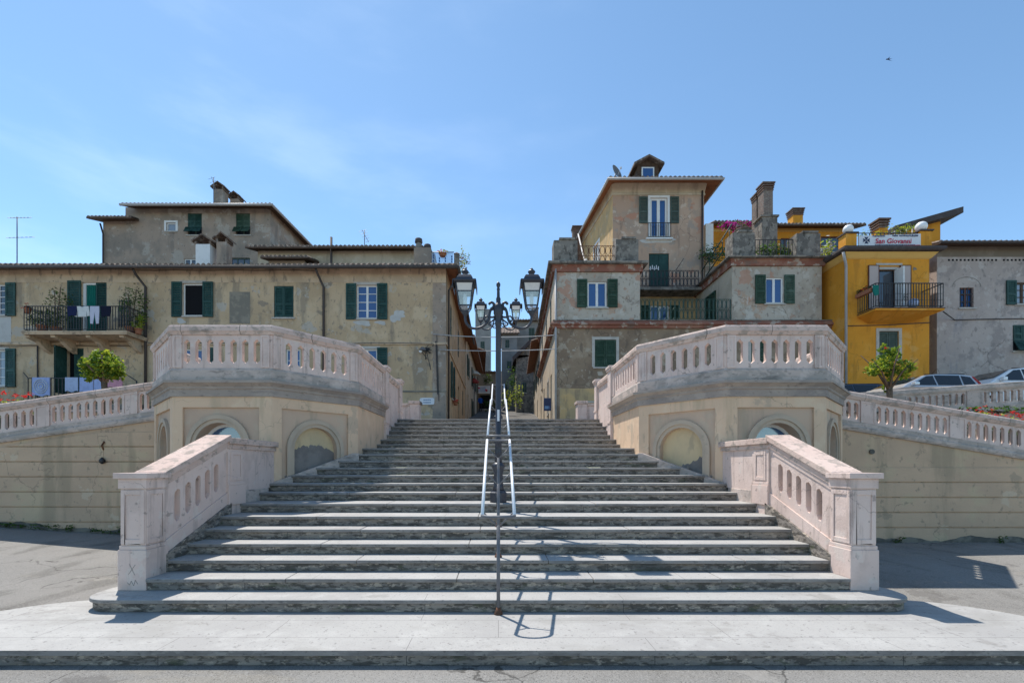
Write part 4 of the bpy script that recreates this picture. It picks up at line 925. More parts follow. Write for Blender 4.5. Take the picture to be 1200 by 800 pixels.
s_.box(x_ - .03, x_ + .03, -.17, -.13, q[2] + .06, q[3] - .06); s_.build('open_sash', 'white', b)
for zz_, a_, c_ in ((405.8, 0, 170), (402.6, 170, 508), (316.5, 0, 158), (317.5, 160, 371), (455, 400, 470)):
    pipe(b, [(X(a_ + (c_ - a_) * i / 9, Y0), Y0 - .075, Z(zz_ + .5 * math.sin(i * 2.3), Y0)) for i in range(10)], .013, 'pipe', 'wall_cable')
# balcony door: one leaf folded back on the wall, one shut, a curtain between
q = U[1]; um = q[0] + (q[1] - q[0]) * .52
shutter(b, f0, q[0] - .62, q[0] - .01, q[2], q[3] + .03, 'teal'); shutter(b, f0, um, q[1] - .02, q[2], q[3] - .03, 'teal', -.10, -.05)
d_ = MB(f0); d_.box(q[0], q[0] + .12, -.14, -.06, q[2], q[3]); d_.box(q[0] + .12, q[1], -.14, -.06, q[3] - .12, q[3]); d_.build('door_frame', 'white', b)
cu = MB(f0); n = 16
v = [(q[0] + .12 + (um - q[0] - .12) * i / n, -.12 + .02 * math.sin(i * 2.1), z) for z in (q[2] + .05, q[3] - .12) for i in range(n + 1)]
cu.add(v, [(i, i + 1, n + 2 + i, n + 1 + i) for i in range(n)]); cu.build('curtain', 'c_teal', b)
for i, (q, bars) in enumerate(zip(Lo, ((1, 3), None, (1, 2), (1, 2), (1, 2)))):
    if bars: window(b, f0, *q, pane='paneblue' if i in (2, 3, 4) else 'panelight', bars=bars, surround='stonetrim' if i in (0, 4) else None)
sh(Lo[0], .45, 1); sh(Lo[4], .47, -1); sh(Lo[4], .47, 1); sh(Lo[2], .47, 1)
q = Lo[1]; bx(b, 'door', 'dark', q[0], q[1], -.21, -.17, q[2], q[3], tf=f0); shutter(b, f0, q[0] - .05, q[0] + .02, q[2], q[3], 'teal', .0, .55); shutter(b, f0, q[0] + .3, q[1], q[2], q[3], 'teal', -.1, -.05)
for i, q in enumerate(S):
    if i in (0, 1, 4):
        mm = (q[0] + q[1]) / 2; shutter(b, fs, q[0] + .01, mm - .005, q[2], q[3], 'teal', -.08, -.03); shutter(b, fs, mm + .005, q[1] - .01, q[2], q[3], 'teal', -.08, -.03)
    elif i == 2:
        window(b, fs, *q); shutter(b, fs, q[0] - .46, q[0] - .01, q[2], q[3], 'teal', .03, .08); shutter(b, fs, q[1] + .01, q[1] + .46, q[2], q[3], 'teal', .03, .08)
    else: bx(b, 'door', 'wood', q[0] + .02, q[1] - .02, -.19, -.12, q[2], q[3], tf=fs)
pipe(b, [(X(158, 20.6), Ye + .05, ze - .15), (X(158, 20.7), 20.75, ze - .3), (X(170, 20.9), 20.92, Z(336, 20.9)), (X(170, 20.9), 20.92, TOP)], .055, 'pipe')
pipe(b, [(X(371, 20.6), Ye + .05, ze - .15), (X(372, 20.7), 20.75, ze - .3), (X(379, 20.9), 20.92, Z(336, 20.9)), (X(379, 20.9), 20.92, TOP)], .055, 'pipe')
pipe(b, [(X(43, 20.9), 20.94, Z(405, 20.9)), (X(43, 20.9), 20.94, TOP)], .03, 'pipe')
pipe(b, [(XRt + .55, 21.2, ze - .12), (XRt + .1, 21.35, ze - .8), (XRt + .08, 21.4, TOP + .1)], .05, 'pipe')
patch(b, f0, X(464, Y0), Z(371, Y0), .22, .28, 'white_patch'); patch(b, f0, X(470, Y0), Z(368, Y0), .2, .14, 'white_patch', .0062); patch(b, f0, X(425, Y0), Z(378, Y0), .32, .16, 'white_patch'); patch(b, f0, X(446, Y0), Z(378, Y0), .22, .1, 'white_patch')
p = MB(f0); p.box(X(269, Y0), X(293, Y0), -.01, .006, Z(379, Y0), Z(342, Y0)); p.build('plaster_patch', 'dark_patch', b)
p = MB(f0); p.box(X(-10, Y0), X(13, Y0), -.01, .007, Z(402, Y0), Z(371, Y0)); p.build('plaster_patch', 'white_patch', b)
patch(b, f0, X(212, Y0), Z(376, Y0), .2, .12, 'white_patch')
# balcony
bl_x0, bl_x1, bl_y, bl_z = X(26, 19.8), X(148.5, 19.8), 19.8, Z(387.5, 19.8)
s = MB(); s.box(bl_x0, bl_x1, bl_y, Y0, bl_z - .15, bl_z); s.box(bl_x0 - .03, bl_x1 + .03, bl_y - .03, Y0, bl_z - .07, bl_z - .02); bal = s.build('balcony', 'ochre_band', b)
for px in (36, 66, 107, 146):
    x = X(px, 20.1); s = MB(lambda u, t, z, x=x: (x + t, u, z)); s.prism_t([(Y0, bl_z - .15), (bl_y + .12, bl_z - .15), (bl_y + .15, bl_z - .24), (20.35, bl_z - .33), (20.75, bl_z - .62), (Y0, bl_z - .72)], -.1, .1); s.build('bracket', 'ochre_band', bal)
s = MB(); railing(s, [(bl_x0 + .04, Y0, bl_z), (bl_x0 + .04, bl_y + .04, bl_z), (bl_x1 - .04, bl_y + .04, bl_z), (bl_x1 - .04, Y0, bl_z)], 1.08, .12, .011, .022); s.build('railing', 'iron', bal)
# landing with iron rail before the ground floor door
lz = 4.45
s = MB(); s.box(X(33, 19.5), X(165, 19.5), 19.4, Y0, TOP - .1, lz); ld = s.build('landing', 'concrete', b)
s = MB(); railing(s, [(X(33, 19.5), 19.5, lz), (X(140, 19.5), 19.5, lz)], 1.12, .16, .013, .022); s.tube([(X(33, 19.5), 19.5, lz + 1.12), (X(22, 20.5), 20.7, lz + 1.6)], .022, 6); s.tube([(X(141, 19.5), 19.5, lz + 1.45), (X(160, 19.5), 19.5, lz + 1.0)], .022, 6); s.tube([(X(160, 19.5), 19.5, lz), (X(160, 19.5), 19.5, lz + 1.0)], .022, 6); s.build('railing', 'iron', ld)
# small chimneys standing on the tiles
def hood_chimney(b, x, y, z0, z1, w, m, hood='tile'):
    p = MB(); p.box(x - w / 2, x + w / 2, y - w / 2, y + w / 2, z0, z1); c = p.build('chimney', m, b)
    h = MB()
    for sx in (-1, 1):
        h.hexa([(x + sx * (w / 2 + .16), y - w / 2 - .1, z1 + .10), (x, y - w / 2 - .1, z1 + .42), (x, y + w / 2 + .1, z1 + .42), (x + sx * (w / 2 + .16), y + w / 2 + .1, z1 + .10), (x + sx * (w / 2 + .16), y - w / 2 - .1, z1 + .18), (x, y - w / 2 - .1, z1 + .50), (x, y + w / 2 + .1, z1 + .5), (x + sx * (w / 2 + .16), y + w / 2 + .1, z1 + .18)])
        h.box(x + sx * w / 2 - .06, x + sx * w / 2 + .06, y - w / 2, y + w / 2, z1, z1 + .16)
    h.build('chimney_hood', hood, c)
Yc = 23.2
hood_chimney(b, X(243, Yc), Yc, 11.4, Z(290, Yc), .72, 'white'); hood_chimney(b, X(263, Yc), Yc, 11.4, Z(286, Yc), .5, 'greyplaster')
# attic storey rising behind the front roof
Ya = 26.2; fa = front(Ya); ax0, ax1, az = X(302, Ya), X(497, Ya), Z(294, Ya)
p = MB(); p.box(ax0, ax1, Ya, 31, 11.5, az); at_ = p.build('attic', 'sidecream', b)
p = MB(); tile_slope(p, (ax0 - .4, Ya - .6, az - .02), (ax1 + .3, Ya - .6, az - .02), (ax1 + .3, 28.7, az + .95), (ax0 - .4, 28.7, az + .95), mu=1); tile_slope(p, (ax1 + .3, 31.6, az - .05), (ax0 - .4, 31.6, az - .05), (ax0 - .4, 28.7, az + .95), (ax1 + .3, 28.7, az + .95), mu=1); p.build('roof', ['tile', 'wood'], at_)
pipe(b, [(X(389, 26), 25.9, 11.8), (X(389, 26), 25.9, Z(279, 26))], .07, 'pipe', 'flue')
# lean-to roof left of the attic
Yl = 24.6; lx0, lx1, lz_ = X(305, Yl), X(352, Yl), Z(300.5, Yl)
p = MB(); p.box(lx0 + .2, lx1, Yl + .5, Ya, 11.0, lz_); lt = p.build('lean_to', 'sidecream', b)
p = MB(); tile_slope(p, (lx0, Yl, lz_), (lx1 + .4, Yl, lz_), (lx1 + .4, Ya + .4, lz_ + .55), (lx0, Ya + .4, lz_ + .55), mu=1); p.build('roof', ['tile', 'wood'], lt)
# roof terrace at the street corner
Yt = 24.2; zt0 = 11.6
p = MB(); p.box(X(485, Yt), X(505, Yt), Yt, 26.0, zt0 - .4, Z(290, Yt)); tw = p.build('terrace_wall', 'greyplaster', b)
for px, yt, w_ in ((489.5, 277, .16), (500, 284, .15)):
    p = MB(); x = X(px, Yt); p.lathe([(w_, Z(293, Yt)), (w_ * .95, Z(yt + 4, Yt))], x, Yt + .3, 12); c = p.build('flue', 'concrete', b)
    p = MB(); p.lathe([(w_ + .02, Z(yt + 5, Yt)), (w_ + .05, Z(yt + 4, Yt)), (w_ + .03, Z(yt, Yt)), (w_ * .6, Z(yt - 1, Yt))], x, Yt + .3, 12); p.build('flue_cap', 'slate', c)
p = MB(); p.box(X(506, Yt), X(531, Yt), Yt - .01, Yt + .02, zt0 - .3, Z(296, Yt)); gp = p.build('glass_screen', 'lanternglass', b)
p = MB(); p.tube([(X(505, Yt), Yt, Z(295.5, Yt)), (X(532, Yt), Yt, Z(295.5, Yt))], .025, 6); p.build('rail', 'railgrey', gp)
p = MB()
for i, (px, py) in enumerate(((508, 299), (508, 302), (508, 306), (515, 303), (515, 306), (522, 303), (522, 306), (529.5, 301), (529.5, 304), (529.5, 307))): p.box(X(px, Yt) - .03, X(px, Yt) + .03, Yt - .035, Yt - .012, Z(py, Yt) - .05, Z(py, Yt) + .05)
p.build('dot_pattern', 'paneblue', gp)
p = MB(); p.box(X(532, Yt), X(538, Yt), Yt, Yt + .3, zt0 - .4, Z(298, Yt)); tp = p.build('terrace_pier', 'concrete', b)
p = MB(); p.lathe([(.2, Z(298, Yt)), (.22, Z(297, Yt)), (.02, Z(294, Yt))], X(535, Yt), Yt + .15, 4, rot=R(45), smooth=False); p.build('pier_cap', 'slate', tp)

# ---------------------------------------------------------------- grey house behind it
Yg = 28.5; fg = front(Yg)
b = thing('grey_house', 'tall grey peeling house rising behind the ochre house, broad hipped eave', 'house', (X(220, Yg), Yg, 12))
gx0, gx1, gzt = X(147, Yg), X(317, Yg), Z(243, Yg)
bx(b, 'side_wing', 'greyplaster', X(120, Yg), X(147, Yg), Yg + .05, 36, 11, Z(255, Yg))
GW = [pr(220, 236.5, 250, 275.5, Yg), pr(276.5, 293, 250, 275.5, Yg), pr(195, 206, 261, 271, Yg), pr(216, 230, 303, 312, Yg), pr(270, 293, 302, 312, Yg)]
p = MB(fg); facade(p, gx0, gx1, 11, gzt, GW, .2)
fgs = frame(gx1, Yg, .06, 1, 1, -.06); p.tf = fgs; facade(p, 0, 9, 11, gzt, [], .2); p.tf = None
p.quad((gx0, Yg, 11), (gx0, 37, 11), (gx0, 37, gzt), (gx0, Yg, gzt)); p.quad((gx0, 37, 11), (gx1 + .5, 37, 11), (gx1 + .5, 37, gzt), (gx0, 37, gzt)); p.build('wall', 'greyplaster', b)
o = .75; ez_ = Z(239, Yg - o); ex0, ex1 = X(141, Yg - o), gx1 + .45
p = MB(); rz_ = ez_ + 1.5
tile_slope(p, (ex0, Yg - o, ez_), (ex1, Yg - o, ez_), (ex1 - 4.4, Yg + 4, rz_), (ex0 + 2, Yg + 4, rz_), mu=1); tile_slope(p, (ex1, Yg - o, ez_), (ex1 + .6, Yg + 9.5, ez_), (ex1 - 4.4, Yg + 5, rz_), (ex1 - 4.4, Yg + 4, rz_), mu=1)
p.build('roof', ['tile', 'wood'], b)
eave_soffit(b, fg, ex0 + .1, ex1 - .1, ez_ + .03, o, 'wood', .5)
p = MB(); p.tube([(ex0, Yg - o - .04, ez_ - .06), (ex1 + .03, Yg - o - .04, ez_ - .06), (ex1 + .63, Yg + 9.5, ez_ - .06)], .08, 8); p.build('gutter', 'pipegrey', b)
p = MB(); lx0 = X(101, Yg - .6); lzz = Z(254, Yg - .6); tile_slope(p, (lx0, Yg - .6, lzz), (X(154, Yg - .6), Yg - .6, lzz), (X(154, Yg - .6), Yg + 3, lzz + 1.0), (lx0 + .8, Yg + 3, lzz + 1.0), mu=1); p.build('side_roof', ['tile', 'wood'], b)
pipe(b, [(X(119, Yg), Yg - .1, lzz - .15), (X(122.5, Yg), Yg - .1, lzz - .8), (X(122.5, Yg), Yg - .1, 11)], .05, 'pipe')
for q in GW[:2]:
    mm = (q[0] + q[1]) / 2
    window(b, fg, *q, pane='pane', fm='greydark', bars=(1, 1), d=.15)
    for a, c in ((q[0] + .01, mm - .01), (mm + .01, q[1] - .01)):
        shutter(b, fg, a, c, q[2] + .52, q[3] - .02, 'green' if q is GW[1] else 'teal', -.06, -.02)
        s = MB(lambda u, t, z, q=q: fg(u, .02 + (q[2] + .52 - z) * .55 + t, z)); leaf_panel(s, a - .12, c + .02, q[2] + .12, q[2] + .5, -.02, .02, False); s.build('shutter_flap', 'green' if q is GW[1] else 'teal', b)
window(b, fg, *GW[2], pane='panelight', bars=(0, 0), surround='white'); window(b, fg, *GW[3], bars=(1, 0)); window(b, fg, *GW[4], bars=(2, 0), fm='greydark')
for px, w_ in ((261, .55), (271, .5)): 
    hood_chimney(b, X(px - 2, 30), 30 + (px - 261) * .08, ez_ + .4, Z(225 if px < 265 else 227.5, 30), w_ * 1.1, 'greyplaster')

# ---------------------------------------------------------------- palazzo, right of the street
b = thing('palazzo', 'tall peeling palazzo with pink tower and two terraced wings right of the street', 'palazzo', (9, Y0, TOP))
bx0, bx1 = X(650, Y0), X(976, Y0); z1 = Z(385, Y0); z2 = z1 + .34
LW = [pr(697, 722, 398, 430, Y0), pr(689, 700, 459, 470, Y0), pr(880, 900, 398, 430, Y0)]
side_q = math.hypot(.41, 12); fsd = frame(bx0 + .41, Y0 + 12, -.41 / side_q, -12 / side_q, -12 / side_q, .41 / side_q)
SL = [(1.2, 2.0, 4.2, 6.6), (4.2, 5.0, 4.2, 6.6), (7.6, 8.5, 4.6, 6.4), (2.4, 3.2, 6.9, 7.8), (9.6, 10.4, 4.0, 6.4)]
p = MB(f0); facade(p, bx0, bx1, TOP - .1, z1 + .05, LW, .2)
p.tf = None; p.quad((bx1, Y0, TOP), (bx1, 33, TOP), (bx1, 33, z1), (bx1, Y0, z1)); p.build('lower_wall', 'lowerbrown', b)
p = MB(fsd); facade(p, 0, side_q, TOP - .1, z1 + .05, SL, .2); p.build('street_wall', 'sidecream', b)
bx(b, 'wall_patch', 'yellowold', X(656, Y0), X(700, Y0), -.01, .006, TOP, Z(455, Y0), tf=f0)
bx(b, 'wall_patch', 'yellowold', X(700, Y0) + .002, X(760, Y0), -.01, .006, TOP, Z(448, Y0), tf=f0)
p = MB(); p.sweep([(0, z1), (.1, z1), (.13, z1 + .1), (.22, z1 + .14), (.22, z1 + .2), (.1, z2), (-.2, z2), (-.2, z1)], [(bx0 + .41, Y0 + 12, 0), (bx0, Y0, 0), (bx1, Y0, 0)]); p.build('cornice', 'redband', b)
p = MB(f0); p.box(bx0 - .1, bx1, -.5, .14, z2 - .0, z2 + .03); p.build('cornice_ledge', 'concrete', b)
window(b, f0, *LW[1], bars=(0, 0), pane='paneblue', fw=.1); window(b, f0, *LW[0], bars=(1, 1), surround='stonetrim'); window(b, f0, *LW[2], surround='stonetrim')
for q in (LW[0], LW[2]):
    mm = (q[0] + q[1]) / 2; shutter(b, f0, q[0] + .01, mm - .006, q[2] + .01, q[3] - .01, 'green', -.05, -.005); shutter(b, f0, mm + .006, q[1] - .01, q[2] + .01, q[3] - .01, 'green', -.05, -.005)
for i, q in enumerate(SL):
    if i in (2, 3): window(b, fsd, *q, surround='stonetrim')
    else: bx(b, 'door', 'wood', q[0] + .02, q[1] - .02, -.18, -.1, q[2], q[3], tf=fsd)
def wing(x0, x1, zb, zc, zt, side, qs, wname):
    p = MB(f0); facade(p, x0, x1, zb, zt - .02, qs, .18); fl = frame(x0, 24.9, 0, -1, -1, 0)
    sq = []
    if side == 1: sq = [(1.25, 2.35, 9.0, 10.5)]
    p.build(wname, 'winggrey', b)
    p = MB(fl if side == 1 else fsd)
    if side == 1: facade(p, 0, 3.9, zb, zt - .02, sq, .18)
    else:
        facade(p, 0, side_q, zb, zt - .02, [(2.5, 3.4, 8.9, 10.3), (6.2, 7.1, 8.9, 10.3), (9.3, 10.2, 8.9, 10.3)], .18)
    p.tf = None
    p.quad((x1, Y0, zb), (x1, 33 if side < 1 else 25, zb), (x1, 33 if side < 1 else 25, zt), (x1, Y0, zt)); p.quad((x0, Y0 + .02, zt - .03), (x1, Y0 + .02, zt - .03), (x1, 33, zt - .03), (x0, 33, zt - .03))
    p.build('wing_side_wall', 'sidecream', b)
    if side == 1:
        q = sq[0]; mm = (q[0] + q[1]) / 2
        for a, c in ((q[0], mm - .01), (mm + .01, q[1])): shutter(b, fl, a, c, q[2], q[3], 'green', .02, .07)
    else:
        for q in ((2.5, 3.4, 8.9, 10.3), (6.2, 7.1, 8.9, 10.3), (9.3, 10.2, 8.9, 10.3)):
            shutter(b, fsd, q[0], (q[0] + q[1]) / 2 - .01, q[2], q[3], 'greydark', -.06, -.01); shutter(b, fsd, (q[0] + q[1]) / 2 + .01, q[1], q[2], q[3], 'greydark', -.06, -.01)
    path = [(x0, 25 if side == 1 else Y0 + 12, 0), (x0, Y0, 0), (x1, Y0, 0), (x1, 25, 0)]
    if side < 1: path[0] = (x0 + .41, Y0 + 12, 0)
    p = MB(); p.sweep([(0, zc), (.10, zc), (.10, zc + .25), (.14, zc + .3), (0, zc + .3)], path); p.build('cornice', 'redband', b)
    p = MB(); p.sweep([(-.2, zc + .302), (.30, zc + .302), (.32, zt - .03), (.30, zt), (-.2, zt)], path); p.build('cornice_ledge', 'concrete', b)
    q = qs[0]; window(b, f0, *q, pane='paneblue', bars=(1, 0), fw=.07)
    w_ = .47
    shutter(b, f0, q[0] - .02 - w_, q[0] - .02, q[2] - .02, q[3] + .1, 'green'); shutter(b, f0, q[1] + .02, q[1] + .02 + w_, q[2] - .02, q[3] + .1, 'green')
wing(bx0, X(750, Y0), z2, Z(319, Y0), Z(308.5, Y0), -1, [pr(688.5, 711, 330, 360, Y0)], 'left_wing_wall' if False else 'wing_wall')
wing(X(858, Y0), X(963, Y0), z2, Z(312, Y0), Z(302.5, Y0), 1, [pr(897, 918, 325, 355.5, Y0)], 'wing_wall')
# parapet blocks of the two roof terraces
zl, zr_ = Z(308.5, Y0), Z(302.5, Y0)
for x0, x1, za, zb_ in ((X(649, Y0), X(677, Y0), zl, Z(281, Y0)), (X(722, Y0), X(748.5, Y0), zl, Z(280, Y0)), (X(859, Y0), X(885, Y0), zr_, Z(272, Y0)), (X(934, Y0), X(962, Y0), zr_, Z(273, Y0))):
    p = MB(); p.box(x0, x1, Y0 + .02, Y0 + .75, za - .02, zb_); pp = p.build('parapet_block', 'concrete', b, bevel=.015)
    p = MB(); p.box(x0 + .25, x1 - .12, Y0 - .03, Y0 + .8, zb_, zb_ + .1); p.build('parapet_cap', 'concrete', pp, bevel=.01)
p = MB(); scroll_rail(p, [(X(677, 21.3), 21.3, zl), (X(722, 21.3), 21.3, zl)], .95, .26, .012); p.build('terrace_railing', 'rust', b)
p = MB(); railing(p, [(X(885, 21.3), 21.3, zr_), (X(934, 21.3), 21.3, zr_)], 1.0, .2, .012); p.build('terrace_railing', 'iron', b)
# tower
Yw = 24.9; fw_ = front(Yw); tx0, tx1 = X(718, Yw), X(825, Yw); tz = Z(214, Yw)
TW = [pr(762, 782, 232, 278, Yw), pr(760.5, 784, 297, 338, Yw), (X(762, Yw), X(784, Yw), 8.6, Z(358, Yw))]
p = MB(fw_); facade(p, tx0, tx1, z2, tz, TW, .2); lq = math.hypot(.66, 5.7); ft = frame(tx0 - .66, Yw + 5.7, .66 / lq, -5.7 / lq, -5.7 / lq, -.66 / lq)
p.build('tower_wall', 'towerpink', b)
p = MB(ft); TQ = [(2.6, 3.5, 13.4, 15.2)]; facade(p, 0, lq, z2, tz, TQ, .2); p.tf = None
p.quad((tx1, Yw, z2), (tx1, 30.6, z2), (tx1, 30.6, tz), (tx1, Yw, tz)); p.quad((tx0 - .66, 30.6, z2), (tx1, 30.6, z2), (tx1, 30.6, tz), (tx0 - .66, 30.6, tz)); p.build('tower_side_wall', 'yellowold', b)
window(b, ft, *TQ[0], pane='pane', surround='white')
p = MB(); p.sweep([(0, Z(229, Yw)), (.05, Z(229, Yw)), (.05, Z(227, Yw)), (.02, Z(226, Yw)), (.14, tz - .02), (0, tz - .02)], [(tx0 - .66, 30.6, 0), (tx0, Yw, 0), (tx1, Yw, 0), (tx1, 30.6, 0)]); p.build('tower_frieze', 'sidecream', b)
ey = 24.0; ezt = Z(208, ey); ax, bx_ = X(713, ey), X(848, ey); cx_ = X(676, 29.8)
p = MB(); rzt = ezt + 1.35
tile_slope(p, (ax, ey, ezt), (bx_, ey, ezt), (bx_ - 2.6, 27.5, rzt), (ax + 2.4, 27.5, rzt), mu=1); tile_slope(p, (cx_, 31.4, ezt), (ax, ey, ezt), (ax + 2.4, 27.5, rzt), (ax + 2.3, 28.5, rzt), mu=1); tile_slope(p, (bx_, ey, ezt), (bx_ + .1, 31.4, ezt), (bx_ - 2.6, 28.5, rzt), (bx_ - 2.6, 27.5, rzt), mu=1); tile_slope(p, (bx_ + .1, 31.4, ezt), (cx_, 31.4, ezt), (ax + 2.3, 28.5, rzt), (bx_ - 2.6, 28.5, rzt), mu=1)
trf = p.build('tower_roof', ['tile', 'redwood'], b)
eave_soffit(b, fw_, tx0 - .2, tx1 + .6, ezt + .04, .88, 'wood', .45); eave_soffit(b, frame(tx1, Yw, 0, 1, 1, 0), 0, 5.7, ezt + .04, .6, 'wood', .5); eave_soffit(b, ft, 0, lq, ezt + .04, .75, 'wood', .5)
p = MB(); p.tube([(cx_, 31.4, ezt - .06), (ax, ey, ezt - .06), (bx_, ey, ezt - .06), (bx_ + .1, 31.4, ezt - .06)], .07, 8); p.build('gutter', 'pipegrey', b)
pipe(b, [(tx1 - .12, Yw - .07, ezt - .2), (tx1 - .12, Yw - .07, z2 + 2)], .05, 'pipe'); pipe(b, [(X(678, 29.6), 29.7, ezt - .1), (X(686, 28), 28, 14.2), (X(687, 26), 26, 13.6), (X(687, 26), 26, 11)], .05, 'pipegrey')
# dormer
dy = 25.4; dx0, dx1 = X(744, dy), X(774, dy); dz0, dz1 = ezt + .2, Z(194, dy)
p = MB(); p.box(dx0 + .12, dx1 - .1, dy, 28, dz0, dz1); dm = p.build('dormer', 'wood', b)
xm = (dx0 + dx1) / 2; p = MB()
for sx, xe in ((-1, dx0 - .12), (1, dx1 + .12)): p.hexa([(xe, dy - .3, dz1 - .12), (xm, dy - .3, dz1 + .32), (xm, 28, dz1 + .32), (xe, 28, dz1 - .12), (xe, dy - .3, dz1), (xm, dy - .3, dz1 + .44), (xm, 28, dz1 + .44), (xe, 28, dz1)])
p.build('dormer_roof', 'tile', dm)
p = MB(); p.prism_t([(dx0 + .12, dz1), (dx1 - .1, dz1), (xm, dz1 + .30)], dy - .01, dy + .1); p.build('dormer_gable', 'wood', dm)
p = MB(front(dy)); p.box(xm - .35, xm + .35, .005, .05, dz0 + .1, dz1 - .12); p.build('dormer_frame', 'white', dm); p = MB(front(dy)); p.box(xm - .28, xm + .28, .051, .058, dz0 + .17, dz1 - .19); p.build('dormer_pane', 'paneblue', dm)
chimney(b, X(671, 30.5), X(681, 30.5), 30.3, 30.8, 12, Z(270, 30.5), 'brickdark', 'brickdark', 1)
# tower openings
q = TW[0]; window(b, fw_, *q, pane='paneblue', bars=(1, 0), surround='white', fw=.1); shutter(b, fw_, q[0] - .62, q[0] - .15, Z(262, Yw), Z(231, Yw), 'greydark'); shutter(b, fw_, q[1] + .15, q[1] + .62, Z(262, Yw), Z(231, Yw), 'greydark')
p = MB(fw_); p.box(q[0] - .25, q[1] + .25, -.02, .16, q[2] - .16, q[2] - .08); p.build('door_sill', 'white', b)
patch(b, fw_, (q[0] + q[1]) / 2, q[2] - .18, .85, .16, 'white_patch', .008)
p = MB(); zj = Z(262.5, Yw); railing(p, [(q[0] - .15, Yw - .12, q[2] - .1), (q[1] + .15, Yw - .12, q[2] - .1)], zj - q[2] + .1, .14, .012, .02); p.build('window_rail', 'iron', b)
q = TW[1]; p = MB(fw_); p.box(q[0], q[1], -.12, -.06, q[2], q[3]); p.box(q[0] + .04, (q[0] + q[1]) / 2 - .02, -.06, -.04, q[2] + .1, q[3] - .06); p.box((q[0] + q[1]) / 2 + .02, q[1] - .04, -.06, -.04, q[2] + .1, q[3] - .06); dd = p.build('door', 'teal', b)
p = MB(fw_)
for k_ in range(5): p.box(q[0] + .06 + k_ * .11, q[0] + .10 + k_ * .11, -.03, .0, q[3] - .92 + .06 * (k_ % 2), q[3] - .70 + .06 * (k_ % 2))
p.box(q[0], q[0] + .5, -.03, .0, q[3] - .84, q[3] - .81); p.build('door_bracket', 'signwhite', dd)
bz = Z(336.5, 23.9)
bx(b, 'yellow_recess_wall', 'yellowold', tx0 + .1, X(858, Y0), -.01, .012, z2, bz - .14, tf=fw_) if False else None
p = MB(fw_); facade(p, tx0 + .3, X(858, Y0), z2, bz - .14, [TW[2]], .0)
for _ in range(5): p.f.pop(); p.m.pop(); p.s.pop()
p.tf = lambda u, t, z: fw_(u, t + .012, z); p.v = [Vector((v.x, v.y - .012, v.z)) for v in p.v]; p.build('recess_wall', 'yellowold', b)
q = TW[2]; window(b, fw_, *q, pane='paneblue', bars=(1, 1), fw=.07); shutter(b, fw_, q[0] - .5, q[0] - .02, q[2], q[3], 'green', .03, .08); shutter(b, fw_, q[1] + .02, q[1] + .5, q[2], q[3], 'green', .03, .08)
p = MB(); p.box(X(750, Y0), X(858, Y0) - .02, 23.9, Yw, bz - .13, bz + .02); bl = p.build('balcony', 'concrete', b)
p = MB(); scroll_rail(p, [(X(750, Y0) + .05, 23.95, bz + .02), (X(858, Y0) - .25, 23.95, bz + .02)], .88, .2, .013); p.build('balcony_railing', 'iron', bl)
p = MB(); scroll_rail(p, [(X(750, Y0) + .05, 21.05, z2 + .03), (X(858, Y0) - .05, 21.05, z2 + .03)], 1.0, .2, .012); p.build('terrace_railing', 'greeniron', b)
for xx in (6.95, 9.7): pipe(b, [(xx, Yw - .03, bz + 1.3), (xx + .25, Yw - .5, bz + 1.75)], .015, 'iron', 'clothesline_bracket')
# terrace clutter at the back of the right wing
p = MB(); p.box(X(827, 26.5), X(836, 26.5), 26.5, 27.2, 11, Z(262, 26.5)); p.build('store_box', 'white', b)
p = MB(); p.tube([(X(822, 23.4), 23.4, Z(318, 23.4)), (X(858, 21.4), 21.4, Z(262, 21.4))], .03, 6); p.tube([(X(827, 23.2), 23.2, Z(324, 23.2)), (X(858, 21.5), 21.5, Z(278, 21.5))], .03, 6)
for i in range(4): 
    t_ = .15 + i * .25; xx = 10.5 + .15 * i; a = Vector((X(827, 23.2), 23.2, Z(324, 23.2))).lerp(Vector((X(858, 21.5), 21.5, Z(278, 21.5))), t_); p.tube([a, a + Vector((0, 0, .55))], .02, 6)
p.build('stair_railing', 'greeniron', b)
p = MB(); p.box(X(826, 25.2), X(856, 25.2), 25.2, 27.5, 11.0, Z(312, 25.2)); p.build('rear_wall', 'greyplaster', b)
p = MB(); p.hexa([(11.3, 25.3, Z(296, 25.2)), (14.0, 25.3, Z(296, 25.2)), (14.0, 26.6, Z(286, 25.2)), (11.3, 26.6, Z(286, 25.2)), (11.3, 25.3, Z(295, 25.2)), (14.0, 25.3, Z(295, 25.2)), (14.0, 26.6, Z(285, 25.2)), (11.3, 26.6, Z(285, 25.2))]); p.build('terrace_awning', 'greeniron', b)
# brick chimney stacks
Yk = 26.0
p = MB(); p.box(X(893, Yk), X(911, Yk), Yk, Yk + .8, 11.2, Z(254, Yk)); p.build('chimney_base', 'concrete', b)
p = MB(); p.box(X(891, Yk), X(912.5, Yk), Yk - .06, Yk + .86, Z(254, Yk), Z(252, Yk)); p.build('chimney_base_cap', 'concrete', b)
chimney(b, X(896, Yk), X(907, Yk), Yk + .1, Yk + .65, Z(253, Yk), Z(222, Yk), 'brick', 'brickdark', 3); chimney(b, X(886.5, 27), X(894.5, 27), 27, 27.5, 11.2, Z(233, 27), 'brick', 'brickdark', 2)
pipe(b, [(X(651, 21), 20.93, zl - .3), (X(651, 21), 20.93, TOP)], .05, 'pipegrey')

